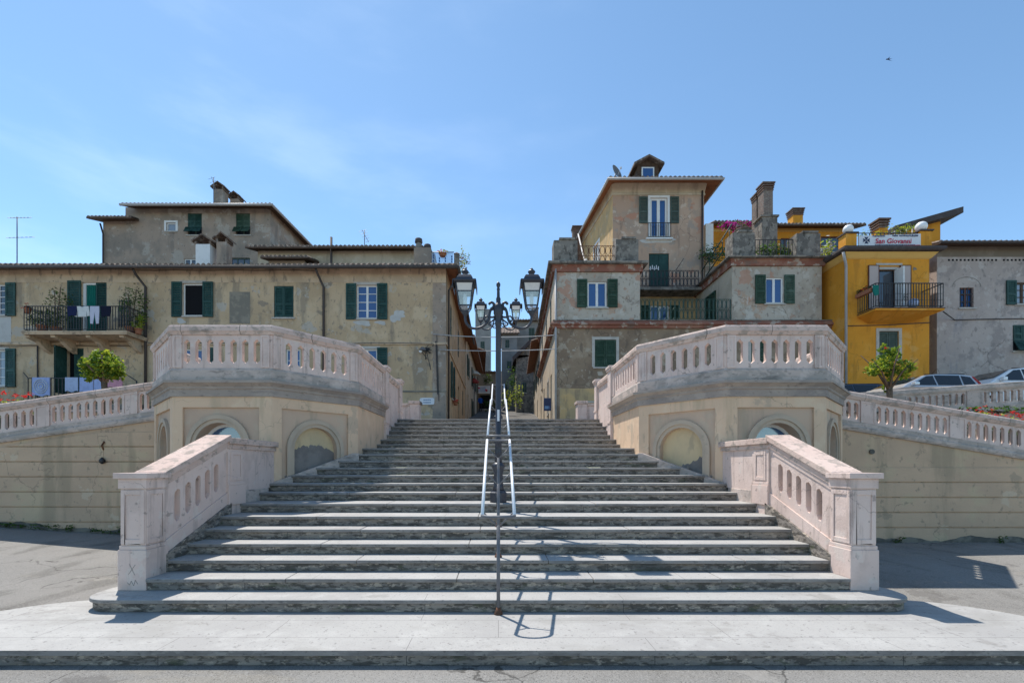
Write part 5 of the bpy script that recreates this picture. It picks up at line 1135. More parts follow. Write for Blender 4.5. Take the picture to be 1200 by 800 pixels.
# ---------------------------------------------------------------- orange house behind the right wing
Yo = 30.0; fo = front(Yo); ox0, ox1 = X(836, Yo), X(999, Yo); ozt = Z(264, Yo)
b = thing('orange_house', 'orange house with tiled roof seen over the right terrace of the palazzo', 'house', ((ox0 + ox1) / 2, Yo, 8))
OW = [pr(962, 985, 277, 300, Yo), pr(915, 926, 279, 300, Yo)]
p = MB(fo); facade(p, ox0, ox1, 7, ozt, OW, .2); p.tf = None; p.quad((ox1, Yo, 7), (ox1, 36, 7), (ox1, 36, ozt), (ox1, Yo, ozt)); p.quad((ox0, Yo, 7), (ox0, 36, 7), (ox0, 36, ozt), (ox0, Yo, ozt)); p.quad((ox0, 36, 7), (ox1, 36, 7), (ox1, 36, ozt), (ox0, 36, ozt)); p.build('wall', 'yellow', b)
p = MB(); e1, e2 = Z(259.5, Yo - .7), Z(262.5, Yo - .7)
xm = X(880, Yo)
tile_slope(p, (ox0 - .3, Yo - .7, e1), (xm, Yo - .7, e1), (xm, 33, e1 + 1.1), (ox0 - .3, 33, e1 + 1.1), mu=1); tile_slope(p, (xm + .01, Yo - .7, e2), (ox1 + .35, Yo - .7, e2), (ox1 + .35, 33, e2 + 1.1), (xm + .01, 33, e2 + 1.1), mu=1)
p.build('roof', ['tile', 'wood'], b); eave_soffit(b, fo, ox0, ox1, e2 + .03, .68, 'wood', .5)
bx(b, 'frieze', 'yellowtrim', ox0, ox1, -.01, .04, Z(272, Yo), Z(268, Yo), tf=fo)
for q in OW: window(b, fo, *q, bars=(1, 1), fm='maroon')
chimney(b, X(929.5, 31), X(941, 31), 31, 31.6, ozt, Z(252, 31), 'yellow', 'brickdark', 3)

# ---------------------------------------------------------------- yellow house
Yy = 20.0; fy = front(Yy); yx0, yx1 = X(992.5, Yy), X(1089, Yy); yzt = Z(297, Yy)
b = thing('yellow_house', 'bright yellow house with balcony and roof terrace right of the palazzo', 'house', (17, Yy, 3.6))
QD = pr(1029, 1054, 312.5, 362, Yy); QW = pr(1030, 1053, 388, 421, Yy)
p = MB(fy); facade(p, yx0, yx1, 3.2, yzt, [QD, QW], .2); p.tf = None
fyl = frame(yx0, 26, 0, -1, -1, 0); p.tf = fyl; facade(p, 0, 6, 3.2, yzt, [], .2); p.tf = None
p.quad((yx1, Yy, 3.2), (yx1, 26, 3.2), (yx1, 26, yzt), (yx1, Yy, yzt)); p.quad((yx0, 26, 3.2), (yx1, 26, 3.2), (yx1, 26, yzt), (yx0, 26, yzt)); p.build('wall', 'yellow', b)
path = [(yx0, 26, 0), (yx0, Yy, 0), (yx1, Yy, 0), (yx1, 26, 0)]
p = MB(); p.sweep([(0, yzt - .25), (.05, yzt - .22), (.22, yzt - .02), (0, yzt - .02)], path); p.build('cornice', 'yellowtrim', b)
p = MB(); p.sweep([(-.3, yzt), (.34, yzt), (.40, yzt + .06), (.40, yzt + .16), (-.3, yzt + .2)], path); p.build('eave', 'slate', b)
p = MB(); p.prism_z([(yx0, Yy), (yx1, Yy), (yx1, 26), (yx0, 26)], yzt + .0, yzt + .18); p.build('roof_terrace_floor', 'terracotta', b)
window(b, fy, *QW, pane='pane', bars=(0, 0), surround='stonetrim', fm='iron', sill=True)
p = MB(fy); mid = (QW[0] + QW[1]) / 2
for a, c in ((QW[0] + .02, mid - .01), (mid + .01, QW[1] - .02)): shutter(b, fy, a, c, QW[2] + .02, QW[3] - .02, 'dark' if False else 'greydark', -.06, -.02)
# balcony door with one leaf ajar and pale shutters folded back
d_ = MB(fy); d_.box(QD[0], QD[0] + .07, -.12, -.02, QD[2], QD[3]); d_.box(QD[1] - .07, QD[1], -.12, -.02, QD[2], QD[3]); d_.box(QD[0], QD[1], -.12, -.021, QD[3] - .1, QD[3]); dr = d_.build('balcony_door', 'stonetrim', b)
d_ = MB(fy); d_.box(QD[1] - .14, QD[1] - .08, -.10, .35, QD[2] + .03, QD[3] - .12); d_.build('door_leaf', 'white', dr)
d_ = MB(fy); d_.box(QD[0] + .07, QD[1] - .1, -.195, -.17, QD[2], QD[3] - .1); d_.build('door_pane', 'pane', dr)
for a, c in ((QD[0] - .43, QD[0] - .02), (QD[1] + .02, QD[1] + .45)):
    s = MB(fy); s.box(a, c, .02, .05, QD[2], QD[3] + .02); s2 = s.build('shutter', 'blush', b); s = MB(fy)
    for (u0, u1, v0, v1) in ((a - .03, a, QD[2], QD[3] + .05), (c, c + .03, QD[2], QD[3] + .05), (a, c, QD[3] + .02, QD[3] + .05)): s.box(u0, u1, .015, .06, v0, v1)
    s.build('shutter_frame', 'maroon', s2)
bx(b, 'door_lintel', 'stonetrim', QD[0] - .1, QD[1] + .1, -.01, .04, QD[3] + .055, QD[3] + .14, tf=fy)
bb0, bb1, by = X(1004.5, Yy), X(1107, 19.02), 19.02; bzz = Z(361, by)
s = MB(); s.hexa([(bb0 + .5, Yy, bzz - .36), (bb1 - .7, Yy, bzz - .36), (bb1 - .1, by + .1, bzz - .09), (bb0 + .05, by + .1, bzz - .09), (bb0, Yy, bzz - .08), (bb1, Yy, bzz - .08), (bb1, by, bzz - .08), (bb0, by, bzz - .08)]); s.box(bb0, bb1, by, Yy, bzz - .08, bzz); bl = s.build('balcony', 'yellow', b)
s = MB(); s.box(bb0 - .02, bb1 + .02, by - .02, Yy, bzz - .001, bzz + .03); s.build('balcony_edge', 'pipe', bl)
s = MB(); railing(s, [(bb0 + .03, Yy, bzz + .03), (bb0 + .03, by + .03, bzz + .03), (bb1 - .03, by + .03, bzz + .03), (bb1 - .03, Yy, bzz + .03)], 1.02, .115, .011, .022)
for zz in (.36, .62): s.tube([(bb0 + .03, by + .03, bzz + zz), (bb1 - .03, by + .03, bzz + zz)], .008, 5)
s.build('railing', 'iron', bl)
for px in (1039, 1047, 1062):
    s = MB(); x = X(px, by); 
    for k_ in range(3): s.tube([(x + .09 * math.cos(a * .7 + k_), by + .02, bzz + .4 + .07 * k_ + .09 * math.sin(a * .7 + k_)) for a in range(9)], .010, 4)
    s.build('railing_ornament', 'iron', bl)
pipe(b, [(yx0 - .35, 19.75, yzt - .05), (yx0 - .18, 19.85, yzt - .45), (yx0 - .09, 19.93, yzt - .6), (yx0 - .09, 19.93, 3.5)], .055, 'pipegrey')
pipe(b, [(yx0, 19.97, Z(382, 20)), (X(1040, 20), 19.97, Z(381, 20)), (yx1, 19.97, Z(378, 20))], .018, 'pipe', 'wall_cable')
for x0, x1, zt_ in ((yx0 - .12, X(1002, Yy), Z(275, Yy)), (X(1076, Yy), yx1 + .02, Z(272, Yy))):
    s = MB(); s.box(x0, x1, Yy - .1, Yy + .35, yzt + .16, zt_); pl = s.build('terrace_pillar', 'yellow', b, bevel=.01)
    s = MB(); s.box(x0 - .05, x1 + .05, Yy - .16, Yy + .41, zt_, zt_ + .06); s.build('pillar_cap', 'slate', pl)
s = MB(); railing(s, [(X(1002, Yy), Yy + .02, yzt + .16), (X(1076, Yy), Yy + .02, yzt + .16)], .74, .16, .012, .02); s.build('terrace_railing', 'iron', b)
s = MB(fy); s.prism_t(blob(X(1072, Yy), Z(315, Yy), .1, .05), -.01, .006); s.build('plaster_chip', 'dark_patch', b)

# ---------------------------------------------------------------- yellow annex behind with its sloping dark roof
Yx = 24.5; b = thing('yellow_annex', 'yellow rooftop annex with steep dark lean-to roof behind the banner', 'annex', (22, Yx, 10))
s = MB(front(Yx)); xa, xb = X(1044, Yx), X(1102, Yx); sl_ = (Z(256, Yx) - Z(272, Yx)) / (xb - xa)
s.prism_t([(xa, 8), (xb, 8), (xb, Z(258, Yx)), (xa, Z(275, Yx))], -5, 0); s.build('wall', 'yellow', b)
s = MB(front(Yx)); s.prism_t([(X(1040, Yx), Z(276, Yx)), (X(1118, Yx), Z(255, Yx)), (X(1118, Yx), Z(248, Yx)), (X(1040, Yx), Z(270, Yx))], -5.4, .5); s.build('roof', 'slate', b)
chimney(b, X(1030.5, 23), X(1040.5, 23), 23, 23.5, 10, Z(267, 23), 'yellow', 'brickdark', 3)
s = MB()
for i in range(6): x = X(1046 + i * 7, 22.5); s.tube([(x, 22.5, 11.5), (x + .1, 22.5, Z(271 - i * 1.5, 22.5))], .03, 6)
s.tube([(X(1042, 22.5), 22.5, Z(274, 22.5)), (X(1084, 22.5), 22.5, Z(262, 22.5))], .03, 6); s.build('pergola_frame', 'stonetrim', b)
antenna('roof_antenna', 'dark comb antenna on the far right beside the sloping dark roof', X(1104, Yx), Yx + .5, Z(285, Yx), .9, 1)

# ---------------------------------------------------------------- mauve grey house, far right
Yh = 20.6; fh = front(Yh); hx0, hx1 = X(1098, Yh), 31.; hzt = Z(285, Yh)
b = thing('mauve_house', 'old mauve grey house with bare patched plaster at the right edge', 'house', (25, Yh, 3.8))
HQ = [pr(1124.5, 1141, 337, 360.5, Yh), pr(1190, 1209, 331, 356, Yh), pr(1187, 1207, 381, 411, Yh)]
s = MB(fh); facade(s, hx0, hx1, 3.2, hzt, HQ, .22); s.tf = frame(hx0, 28, 0, -1, -1, 0); facade(s, 0, 28 - Yh, 3.2, hzt, [], .2); s.build('wall', 'house_r', b)
bx(b, 'eave_band', 'brownband', hx0 - .006, hx1, -.01, .012, Z(301, Yh), hzt, tf=fh)
s = MB(); tile_slope(s, (hx0 - .4, Yh - .5, Z(283.5, Yh - .5)), (hx1, Yh - .5, Z(283.5, Yh - .5)), (hx1, 25, Z(283.5, Yh - .5) + 1.3), (hx0 - .4, 25, Z(283.5, Yh - .5) + 1.3), mu=1); s.build('roof', ['tile', 'wood'], b)
eave_soffit(b, fh, hx0 - .2, hx1, Z(283.5, Yh - .5) + .02, .48, 'wood', .5)
s = MB(); s.tube([(hx0 - .4, Yh - .55, Z(284.5, Yh - .5)), (hx1, Yh - .55, Z(284.5, Yh - .5))], .07, 8); s.build('gutter', 'pipe', b)
s = MB(fh)
for i in range(26): u = X(1112 + i * 4.6, Yh); (s.box(u - .045, u + .045, -.05, .004, Z(305.8, Yh), Z(303.6, Yh)) if i not in (13,) else None)
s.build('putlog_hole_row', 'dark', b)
window(b, fh, *HQ[0], bars=(1, 2), fm='maroon', pane='paneblue', sill=True)
s = MB(fh)
for i in range(4): u = HQ[0][0] + (HQ[0][1] - HQ[0][0]) * (i + .5) / 4; s.box(u - .014, u + .014, -.06, -.03, HQ[0][2], HQ[0][3])
for i in range(2): z = HQ[0][2] + (HQ[0][3] - HQ[0][2]) * (i + .8) / 2.6; s.box(HQ[0][0], HQ[0][1], -.061, -.029, z - .014, z + .014)
s.build('window_bars', 'iron', b)
window(b, fh, *HQ[1], bars=(1, 2), fm='wood', pane='panelight'); shutter(b, fh, HQ[1][0] - .45, HQ[1][0] - .01, HQ[1][2] - .05, HQ[1][3] + .08, 'teal')
window(b, fh, *HQ[2], bars=(1, 1), fm='teal')
q = HQ[2]; mm = (q[0] + q[1]) / 2
shutter(b, fh, q[0], mm - .005, q[2] + .45, q[3], 'teal', .0, .045); shutter(b, fh, mm + .005, q[1], q[2] + .45, q[3], 'teal', .0, .045)
s = MB(lambda u, t, z: fh(u, .03 + (q[2] + .45 - z) * .5 + t, z)); leaf_panel(s, q[0], mm - .01, q[2] - .02, q[2] + .44, -.02, .02, False); leaf_panel(s, mm + .01, q[1], q[2] - .02, q[2] + .44, -.02, .02, False); s.build('shutter_flap', 'teal', b)
ar = MB(fh); n = 20; cu_ = (HQ[0][0] + HQ[0][1]) / 2
ring = [(cu_ - .62 * math.cos(math.pi * j / n), Z(336, Yh) + .42 * math.sin(math.pi * j / n)) for j in range(n + 1)]
ring2 = [(cu_ - .65 * math.cos(math.pi * j / n), Z(336, Yh) + .45 * math.sin(math.pi * j / n)) for j in range(n + 1)]
ar.add([(p_[0], .006, p_[1]) for p_ in ring] + [(p_[0], .006, p_[1]) for p_ in ring2], [(j, j + 1, n + 2 + j, n + 1 + j) for j in range(n)]); ar.build('relieving_arch_mark', 'concrete', b)
pipe(b, [(hx0 - .4, 19.9, Z(366, 20)), (X(1118, Yh), Yh - .03, Z(375, Yh)), (X(1160, Yh), Yh - .03, Z(374, Yh)), (hx1, Yh - .03, Z(371, Yh))], .022, 'pipe', 'wall_cable')
p = MB(); p.quad((yx1, 20.4, 3.2), (hx0, 20.9, 3.2), (hx0, 20.9, 9.3), (yx1, 20.4, 9.3)) if False else p.box(yx1, hx0 - .003, 22.5, 22.8, 3.2, 10.5); p.build('passage_wall', 'lowerbrown', b)

# ---------------------------------------------------------------- the street behind
def row_house(name, label, side, xa, ya, xb, yb, zt, mwall, wins, over=.7, msof='redwood', extra=None):
    """street front from (xa,ya) to (xb,yb); side -1: house left of the street, faces +x"""
    b = thing(name, label, 'house', ((xa + xb) / 2 + side * 3, (ya + yb) / 2, 4))
    P, Q = ((xa, ya), (xb, yb)) if side < 0 else ((xb, yb), (xa, ya))
    fr, L = seg_frame(P, Q)
    # outward must point to the street
    if side < 0: fr0 = frame(P[0], P[1], (Q[0] - P[0]) / L, (Q[1] - P[1]) / L, (Q[1] - P[1]) / L, -(Q[0] - P[0]) / L)
    else: fr0 = fr
    w_ = MB(fr0); facade(w_, 0, L, TOP, zt, [q for q, *_ in wins], .2); w_.tf = None
    D = 7 * side
    for (p_, q_) in (((xa, ya), (xa + D, ya)), ((xb, yb), (xb + D, yb)), ((xa + D, ya), (xb + D, yb))): w_.quad((p_[0], p_[1], TOP), (q_[0], q_[1], TOP), (q_[0], q_[1], zt), (p_[0], p_[1], zt))
    w_.build('wall', mwall, b)
    r = MB(); tile_slope(r, (xa - side * over, ya, zt), (xb - side * over, yb, zt), (xb + D * .55, yb, zt + 1.5), (xa + D * .55, ya, zt + 1.5), mu=1, pitch=.3); tile_slope(r, (xb + D * 1.05, yb, zt), (xa + D * 1.05, ya, zt), (xa + D * .55, ya, zt + 1.5), (xb + D * .55, yb, zt + 1.5), mu=1, pitch=.3); r.build('roof', ['tile', msof], b)
    for q, kind in wins:
        if kind == 'door': bx(b, 'door', 'wood', q[0] + .02, q[1] - .02, -.18, -.1, q[2], q[3], tf=fr0)
        else:
            window(b, fr0, *q, bars=(1, 2))
            if kind: 
                ww = (q[1] - q[0]) * .5; shutter(b, fr0, q[0] - ww, q[0] - .01, q[2], q[3], kind); shutter(b, fr0, q[1] + .01, q[1] + ww, q[2], q[3], kind)
    return b, fr0, L
row_house('street_house', 'narrow cream house second on the left of the street, brown soffit', -1, -2.38, 33.2, -2.2, 46, 11.3, 'sidecream', [((1.5, 2.4, 8.6, 10.2), 'teal'), ((6, 6.9, 8.6, 10.2), 'teal'), ((1.8, 2.6, 5.3, 7.3), 'door'), ((6, 6.9, 6, 7.5), 'greydark'), ((10, 10.9, 8.8, 10.2), 'greydark')], .65)
row_house('street_house', 'cream house second on the right of the street, red eave', 1, 3.08, 33.2, 3.5, 45, 10.9, 'sidecream', [((1.5, 2.3, 8.3, 9.8), 'greydark'), ((5.5, 6.3, 8.3, 9.8), 'greydark'), ((9, 9.8, 8.3, 9.8), 'greydark'), ((2, 2.9, 5.6, 7.6), 'door'), ((7, 7.9, 5.2, 7.2), 'door')], .7)
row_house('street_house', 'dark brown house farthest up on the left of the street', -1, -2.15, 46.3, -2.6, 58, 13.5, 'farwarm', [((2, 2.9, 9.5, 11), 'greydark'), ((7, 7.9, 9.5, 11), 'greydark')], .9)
def block(name, label, x0, x1, y, yb, zt, m_, wins, roof=.8, kind='greydark', rm='tile', over=.5):
    b = thing(name, label, 'house', ((x0 + x1) / 2, y, 6)); fr = front(y)
    w_ = MB(fr); facade(w_, x0, x1, 4, zt, wins, .2); w_.tf = None
    w_.quad((x0, y, 4), (x0, yb, 4), (x0, yb, zt), (x0, y, zt)); w_.quad((x1, y, 4), (x1, yb, 4), (x1, yb, zt), (x1, y, zt)); w_.quad((x0, yb, 4), (x1, yb, 4), (x1, yb, zt), (x0, yb, zt)); w_.build('wall', m_, b)
    ym = (y + yb) / 2
    if roof:
        r = MB(); tile_slope(r, (x0 - over, y - over, zt), (x1 + over, y - over, zt), (x1 + over, ym, zt + roof), (x0 - over, ym, zt + roof), mu=1, pitch=.35); tile_slope(r, (x1 + over, yb + over, zt), (x0 - over, yb + over, zt), (x0 - over, ym, zt + roof), (x1 + over, ym, zt + roof), mu=1, pitch=.35); r.build('roof', [rm, 'wood'], b)
    for q in wins:
        window(b, fr, *q, bars=(1, 1), fm='stonetrim'); mm = (q[0] + q[1]) / 2
        if kind: shutter(b, fr, q[0] + .02, mm - .01, q[2], q[3], kind, -.05, 0); shutter(b, fr, mm + .01, q[1] - .02, q[2], q[3], kind, -.05, 0)
    return b
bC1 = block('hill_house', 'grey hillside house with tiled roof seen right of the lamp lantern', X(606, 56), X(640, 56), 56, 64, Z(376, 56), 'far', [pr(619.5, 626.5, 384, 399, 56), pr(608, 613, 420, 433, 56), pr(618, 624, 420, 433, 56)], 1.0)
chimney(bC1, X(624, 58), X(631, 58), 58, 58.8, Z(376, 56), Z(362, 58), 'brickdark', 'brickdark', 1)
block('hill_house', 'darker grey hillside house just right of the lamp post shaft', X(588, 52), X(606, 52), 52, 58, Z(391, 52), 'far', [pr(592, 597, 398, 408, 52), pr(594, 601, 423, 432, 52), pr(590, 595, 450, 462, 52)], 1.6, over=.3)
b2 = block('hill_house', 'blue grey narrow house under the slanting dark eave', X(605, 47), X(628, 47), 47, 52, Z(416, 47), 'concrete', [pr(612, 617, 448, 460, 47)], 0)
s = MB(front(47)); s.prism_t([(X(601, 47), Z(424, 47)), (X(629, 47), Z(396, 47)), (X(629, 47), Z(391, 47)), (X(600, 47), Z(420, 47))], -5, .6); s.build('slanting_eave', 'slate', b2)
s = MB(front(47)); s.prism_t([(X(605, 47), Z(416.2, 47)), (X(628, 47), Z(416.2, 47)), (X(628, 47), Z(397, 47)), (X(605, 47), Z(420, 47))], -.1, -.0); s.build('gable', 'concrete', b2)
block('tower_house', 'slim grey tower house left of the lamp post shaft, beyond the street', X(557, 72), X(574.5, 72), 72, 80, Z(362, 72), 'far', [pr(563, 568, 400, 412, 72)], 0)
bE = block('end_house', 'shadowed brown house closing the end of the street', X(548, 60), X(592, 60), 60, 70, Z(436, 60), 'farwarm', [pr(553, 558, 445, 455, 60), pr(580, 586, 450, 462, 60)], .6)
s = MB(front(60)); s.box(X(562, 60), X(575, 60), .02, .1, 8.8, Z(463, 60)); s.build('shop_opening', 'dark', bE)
# ---------------------------------------------------------------- things on and around the houses
def garment(label, pts, x, y, ztop, m_, cat='laundry', sc=1., name='hanging_laundry', group='washing hung over the left house railings'):
    mb = MB(); n = len(pts)
    # outline (u, z) extruded and softly creased
    v = []
    for t in (-.012, .012):
        for u, z in pts: v.append((x + u * sc, y + t + .02 * math.sin(u * 17) * (1 if z < -.05 else .2), ztop + z * sc))
    mb.add(v, [tuple(range(n))[::-1], tuple(range(n, 2 * n))] + [(i, (i + 1) % n, n + (i + 1) % n, n + i) for i in range(n)])
    return tag(mb.build(name, m_), label, cat, group)
shirt = [(-.30, 0), (-.1, 0), (0, -.04), (.1, 0), (.30, 0), (.36, -.45), (.26, -.48), (.2, -.18), (.21, -.5), (-.21, -.5), (-.2, -.18), (-.27, -.5), (-.36, -.47)]
square = [(-.25, 0), (0, .0), (.25, 0), (.27, -.25), (.22, -.5), (0, -.47), (-.2, -.52), (-.26, -.25)]
trous = [(-.2, 0), (.2, 0), (.21, -.2), (.17, -.75), (.05, -.76), (.0, -.25), (-.06, -.77), (-.19, -.75), (-.21, -.2)]
yb_ = bl_y - .02; zt_ = bl_z + 1.06
garment('dark navy top, leftmost piece hanging on the balcony rail', square, X(84.5, yb_), yb_, zt_, 'c_navy', sc=.85)
garment('white shirt hanging upside down on the balcony rail', shirt, X(96.5, yb_), yb_, zt_, 'c_white', sc=.92)
garment('pale lilac trousers hanging on the balcony rail', trous, X(111, yb_), yb_, zt_, 'c_lilac', sc=1.)
garment('blue black top, rightmost piece hanging on the balcony rail', square, X(124, yb_), yb_, zt_, 'c_black', sc=.9)
yb2 = 19.46; z2_ = lz + 1.14
def towel(label, px0, px1, drop, m_):
    mb = MB(); x0, x1 = X(px0, yb2), X(px1, yb2); n = 10; v = []
    for t in (-.015, .01):
        for zz in (0, -drop * .5, -drop):
            for i in range(n + 1): v.append((x0 + (x1 - x0) * i / n, yb2 - .02 + t + .02 * math.sin(i * 1.3) * (-zz), z2_ + zz + (.03 * math.sin(i * .9) if zz < -drop * .9 else 0)))
    m = n + 1
    f = []
    for s_ in (0, 1):
        for r in range(2):
            for i in range(n): f.append((s_ * 3 * m + r * m + i, s_ * 3 * m + r * m + i + 1, s_ * 3 * m + (r + 1) * m + i + 1, s_ * 3 * m + (r + 1) * m + i))
    mb.add(v, f)
    return tag(mb.build('hanging_towel', m_, weld=False), label, 'towel', 'washing hung over the left house railings')
tw1 = towel('blue and white patterned cloth with round medallion hung over the lower rail', 38.5, 59, .78, 'c_blue')
mb = MB()
for r, k_ in ((.10, 0), (.2, 1), (.29, 0)):
    ring = [(X(49, yb2) + r * math.cos(a * .35), yb2 - .055, z2_ - .38 + r * math.sin(a * .35)) for a in range(19)]; mb.tube(ring, .016, 4, 0, False)
mb.build('medallion', 'c_white', tw1)
towel('pale sky blue towel, first of the pair by the small tree', 77, 92, .6, 'c_sky'); towel('mid blue wide towel behind the small tree crown', 94, 110, .62, 'c_blue'); towel('blue towel beside the small tree trunk', 111, 122, .6, 'c_blue'); towel('pink cloth hung right of the small tree trunk', 127, 144, .42, 'c_pink')

# plants
def plant(name, label, cat, c, rad, n, size, mats, base=None, pot=None, potm='terracotta', stem=None, group=None, clump=12, shell=.3, spread=.3):
    t = thing(name, label, cat, base if base else (c[0], c[1], c[2] - rad[2]), group)
    mb = MB(); leaves(mb, c, rad, n, size, len(mats), clump, spread, shell=shell); mb.build('foliage', mats, t, weld=False)
    if pot:
        x, y, z, r, h = pot; p = MB(); p.lathe([(r * .72, z), (r * .8, z + h * .3), (r, z + h * .9), (r * 1.08, z + h * .9), (r * 1.08, z + h), (r * .9, z + h), (r * .88, z + h * .9)], x, y, 14); p.build('pot', potm, t)
    if stem:
        p = MB()
        for s_ in stem: p.tube(s_, .02, 5)
        p.build('stem', 'bark', t)
    return t
by_ = 20.3
plant('balcony_shrub', 'tall dry climbing shrub on the left part of the ochre balcony', 'shrub', (X(66, by_), by_ + .2, bl_z + 1.15), (.55, .3, .95), 520, .06, ['leafdry', 'leafdark'], (X(66, by_), by_, bl_z), (X(66, by_), by_, bl_z, .2, .3), stem=[[(X(66, by_), by_, bl_z + .2), (X(64, by_), by_, bl_z + 1.9)], [(X(66, by_), by_, bl_z + .2), (X(71, by_), by_, bl_z + 2.1)]])
plant('balcony_plant', 'green trailing plant behind the left end of the balcony rail', 'plant', (X(48, 20), 20.05, bl_z + .62), (.85, .22, .34), 460, .055, ['leafdark', 'leafdry'], (X(48, 20), 20.05, bl_z), (X(48, 20), 20.05, bl_z, .2, .3))
plant('balcony_plant', 'reddish flowering pot plant at the left corner of the balcony', 'plant', (X(31, 19.9), 19.95, bl_z + 1.12), (.3, .15, .12), 130, .045, ['leafdry', 'red', 'terracotta'], (X(31, 19.9), 19.95, bl_z + .8), (X(31, 19.9), 19.95, bl_z + .8, .13, .22))
plant('balcony_shrub', 'dark arching shrub over a trellis at the right end of the balcony', 'shrub', (X(155, by_), by_ + .1, bl_z + 1.15), (.6, .3, .95), 620, .06, ['leafdark', 'leafdry'], (X(153, by_), by_, bl_z), (X(153, by_), by_, bl_z, .2, .3), stem=[[(X(154, by_), by_, bl_z + .2), (X(150, by_), by_, bl_z + 1.8)], [(X(154, by_), by_, bl_z + .2), (X(160, by_), by_, bl_z + 2)]])
plant('balcony_plant', 'bright yellow green pot plant low at the right end of the balcony', 'plant', (X(163, 20.4), 20.35, bl_z + .6), (.28, .25, .38), 220, .06, ['leafyellow', 'leaf'], (X(163, 20.4), 20.35, bl_z), (X(163, 20.4), 20.35, bl_z, .15, .25))
t = tag(bx(None, 'trellis', 'wood', 0, 0, 0, 0, 0, 0) if False else None, '', '') if False else None
mb = MB(f0)
for i in range(5): u = X(141 + i * 3, Y0); mb.box(u - .015, u + .015, .04, .06, bl_z + .5, bl_z + 1.75)
for i in range(6): z = bl_z + .6 + i * .22; mb.box(X(140, Y0), X(154, Y0), .045, .055, z - .012, z + .012)
tag(mb.build('trellis', 'iron'), 'dark lattice trellis on the wall at the right end of the balcony', 'trellis')
# the two clipped orange trees on the ramps
def tree(label, px, zb, lean, sd):
    rg = random.Random(sd); Yt_ = 12.5; x = X(px, Yt_)
    t = thing('orange_tree', label, 'tree', (x, Yt_, zb), 'small clipped trees on the two ramps')
    s = MB(); k0 = Vector((x, Yt_, zb)); top = Vector((x + lean, Yt_, Z(447, Yt_)))
    s.tube([k0, k0.lerp(top, .5) + Vector((.03, .02, 0)), top], [.09, .075, .07], 9)
    return t, s, top, rg, x, Yt_
t, s, top, rg, x, Yt_ = tree('round bright green clipped tree on the left ramp before the ochre house', 124, top_l(10.9) - 1.1, -.05, 3)
for a in range(6):
    d = Vector((math.cos(a * 1.05) * .35, math.sin(a * 1.05) * .3, .35 + .15 * (a % 2))); s.tube([top - Vector((0, 0, .05)), top + d * .6, top + d * 1.3], [.045, .03, .015], 6)
s.build('trunk', 'bark', t)
mb = MB()
for dx, dz, rx, rz, n_ in ((-.28, .42, .42, .36, 1000), (.24, .40, .46, .36, 1100), (-.05, .66, .40, .32, 800), (.5, .22, .24, .24, 380), (-.5, .22, .22, .26, 340), (-.1, .2, .45, .2, 420)):
    leaves(mb, top + Vector((dx * .76, rg.uniform(-.1, .1), dz * .95)), (rx * .74, rx * .78, rz * .85), int(n_ * 1.5), .042, 3, 9, .15, rg, .3)
mb.build('crown', ['leaf', 'leafyellow', 'leafdark'], t, weld=False)
t, s, top, rg, x, Yt_ = tree('ragged open crowned tree on the right ramp before the yellow house', 1043, top_r(10.9) - 1.1, -.02, 5)
for a in range(7):
    d = Vector((math.cos(a * .9) * .55, math.sin(a * .9) * .4, .42 + .2 * (a % 2))); s.tube([top - Vector((0, 0, .25)), top + d * .6, top + d * 1.25], [.035, .02, .008], 6)
s.build('trunk', 'bark', t)
mb = MB()
for dx, dz, rx, rz, n_ in ((-.40, .35, .30, .2, 420), (.36, .38, .30, .24, 460), (0, .55, .34, .28, 620), (-.1, .88, .16, .2, 170), (.2, .80, .16, .2, 170), (.52, .15, .18, .12, 150), (-.52, .22, .16, .12, 140), (.0, .15, .16, .2, 160), (-.04, -.12, .08, .22, 90)):
    leaves(mb, top + Vector((dx * .9, rg.uniform(-.12, .12), dz)), (rx * .86, rx * .86, rz * .9), int(n_ * 1.4), .042, 3, 8, .17, rg, .3)
mb.build('crown', ['leaf', 'leafdark', 'leafyellow'], t, weld=False)
mb = MB(); leaves(mb, top + Vector((-.22, -.1, .92)), (.1, .08, .1), 10, .05, 1, 6, .3, rg, .2); mb.build('blossom', ['red'], t, weld=False)
# flower troughs behind the ramp balustrades
def trough(label, sg, x0, x1, topf, n):
    ys = 11.42; t = thing('flower_trough', label, 'flower trough', (sg * (x0 + x1) / 2, ys, topf((x0 + x1) / 2) - 1.05))
    mir = lambda x, y, z: (sg * x, y, z)
    s = MB(mir); s.hexa([(x0, ys - .2, topf(x0) - 1.05), (x1, ys - .2, topf(x1) - 1.05), (x1, ys + .2, topf(x1) - 1.05), (x0, ys + .2, topf(x0) - 1.05), (x0, ys - .2, topf(x0) - .55), (x1, ys - .2, topf(x1) - .55), (x1, ys + .2, topf(x1) - .55), (x0, ys + .2, topf(x0) - .55)]); s.build('trough', 'concrete', t)
    g_, r_, y_ = MB(), MB(), MB(); rg = random.Random(int(x0 * 10))
    for i in range(n):
        x = x0 + (x1 - x0) * (i + .5) / n; c = Vector((sg * x, ys, topf(x) - .35))
        leaves(g_, c, (.22, .2, .26), 70, .055, 2, 8, .3, rg, .2)
        leaves(r_, c + Vector((0, -.02, .33)), (.24, .16, .13), 34, .042, 1, 5, .3, rg, .2)
        leaves(y_, c + Vector((0, -.12, .2)), (.24, .14, .07), 20, .04, 1, 5, .3, rg, .2)
        leaves(g_, c + Vector((0, -.30, -.12)), (.2, .05, .16), 30, .05, 2, 6, .3, rg, .1)
    g_.build('foliage', ['leafdark', 'leafdry'], t, weld=False); r_.build('red_flower_mass', ['red'], t, weld=False); y_.build('yellow_leaf_mass', ['leafyellow'], t, weld=False)
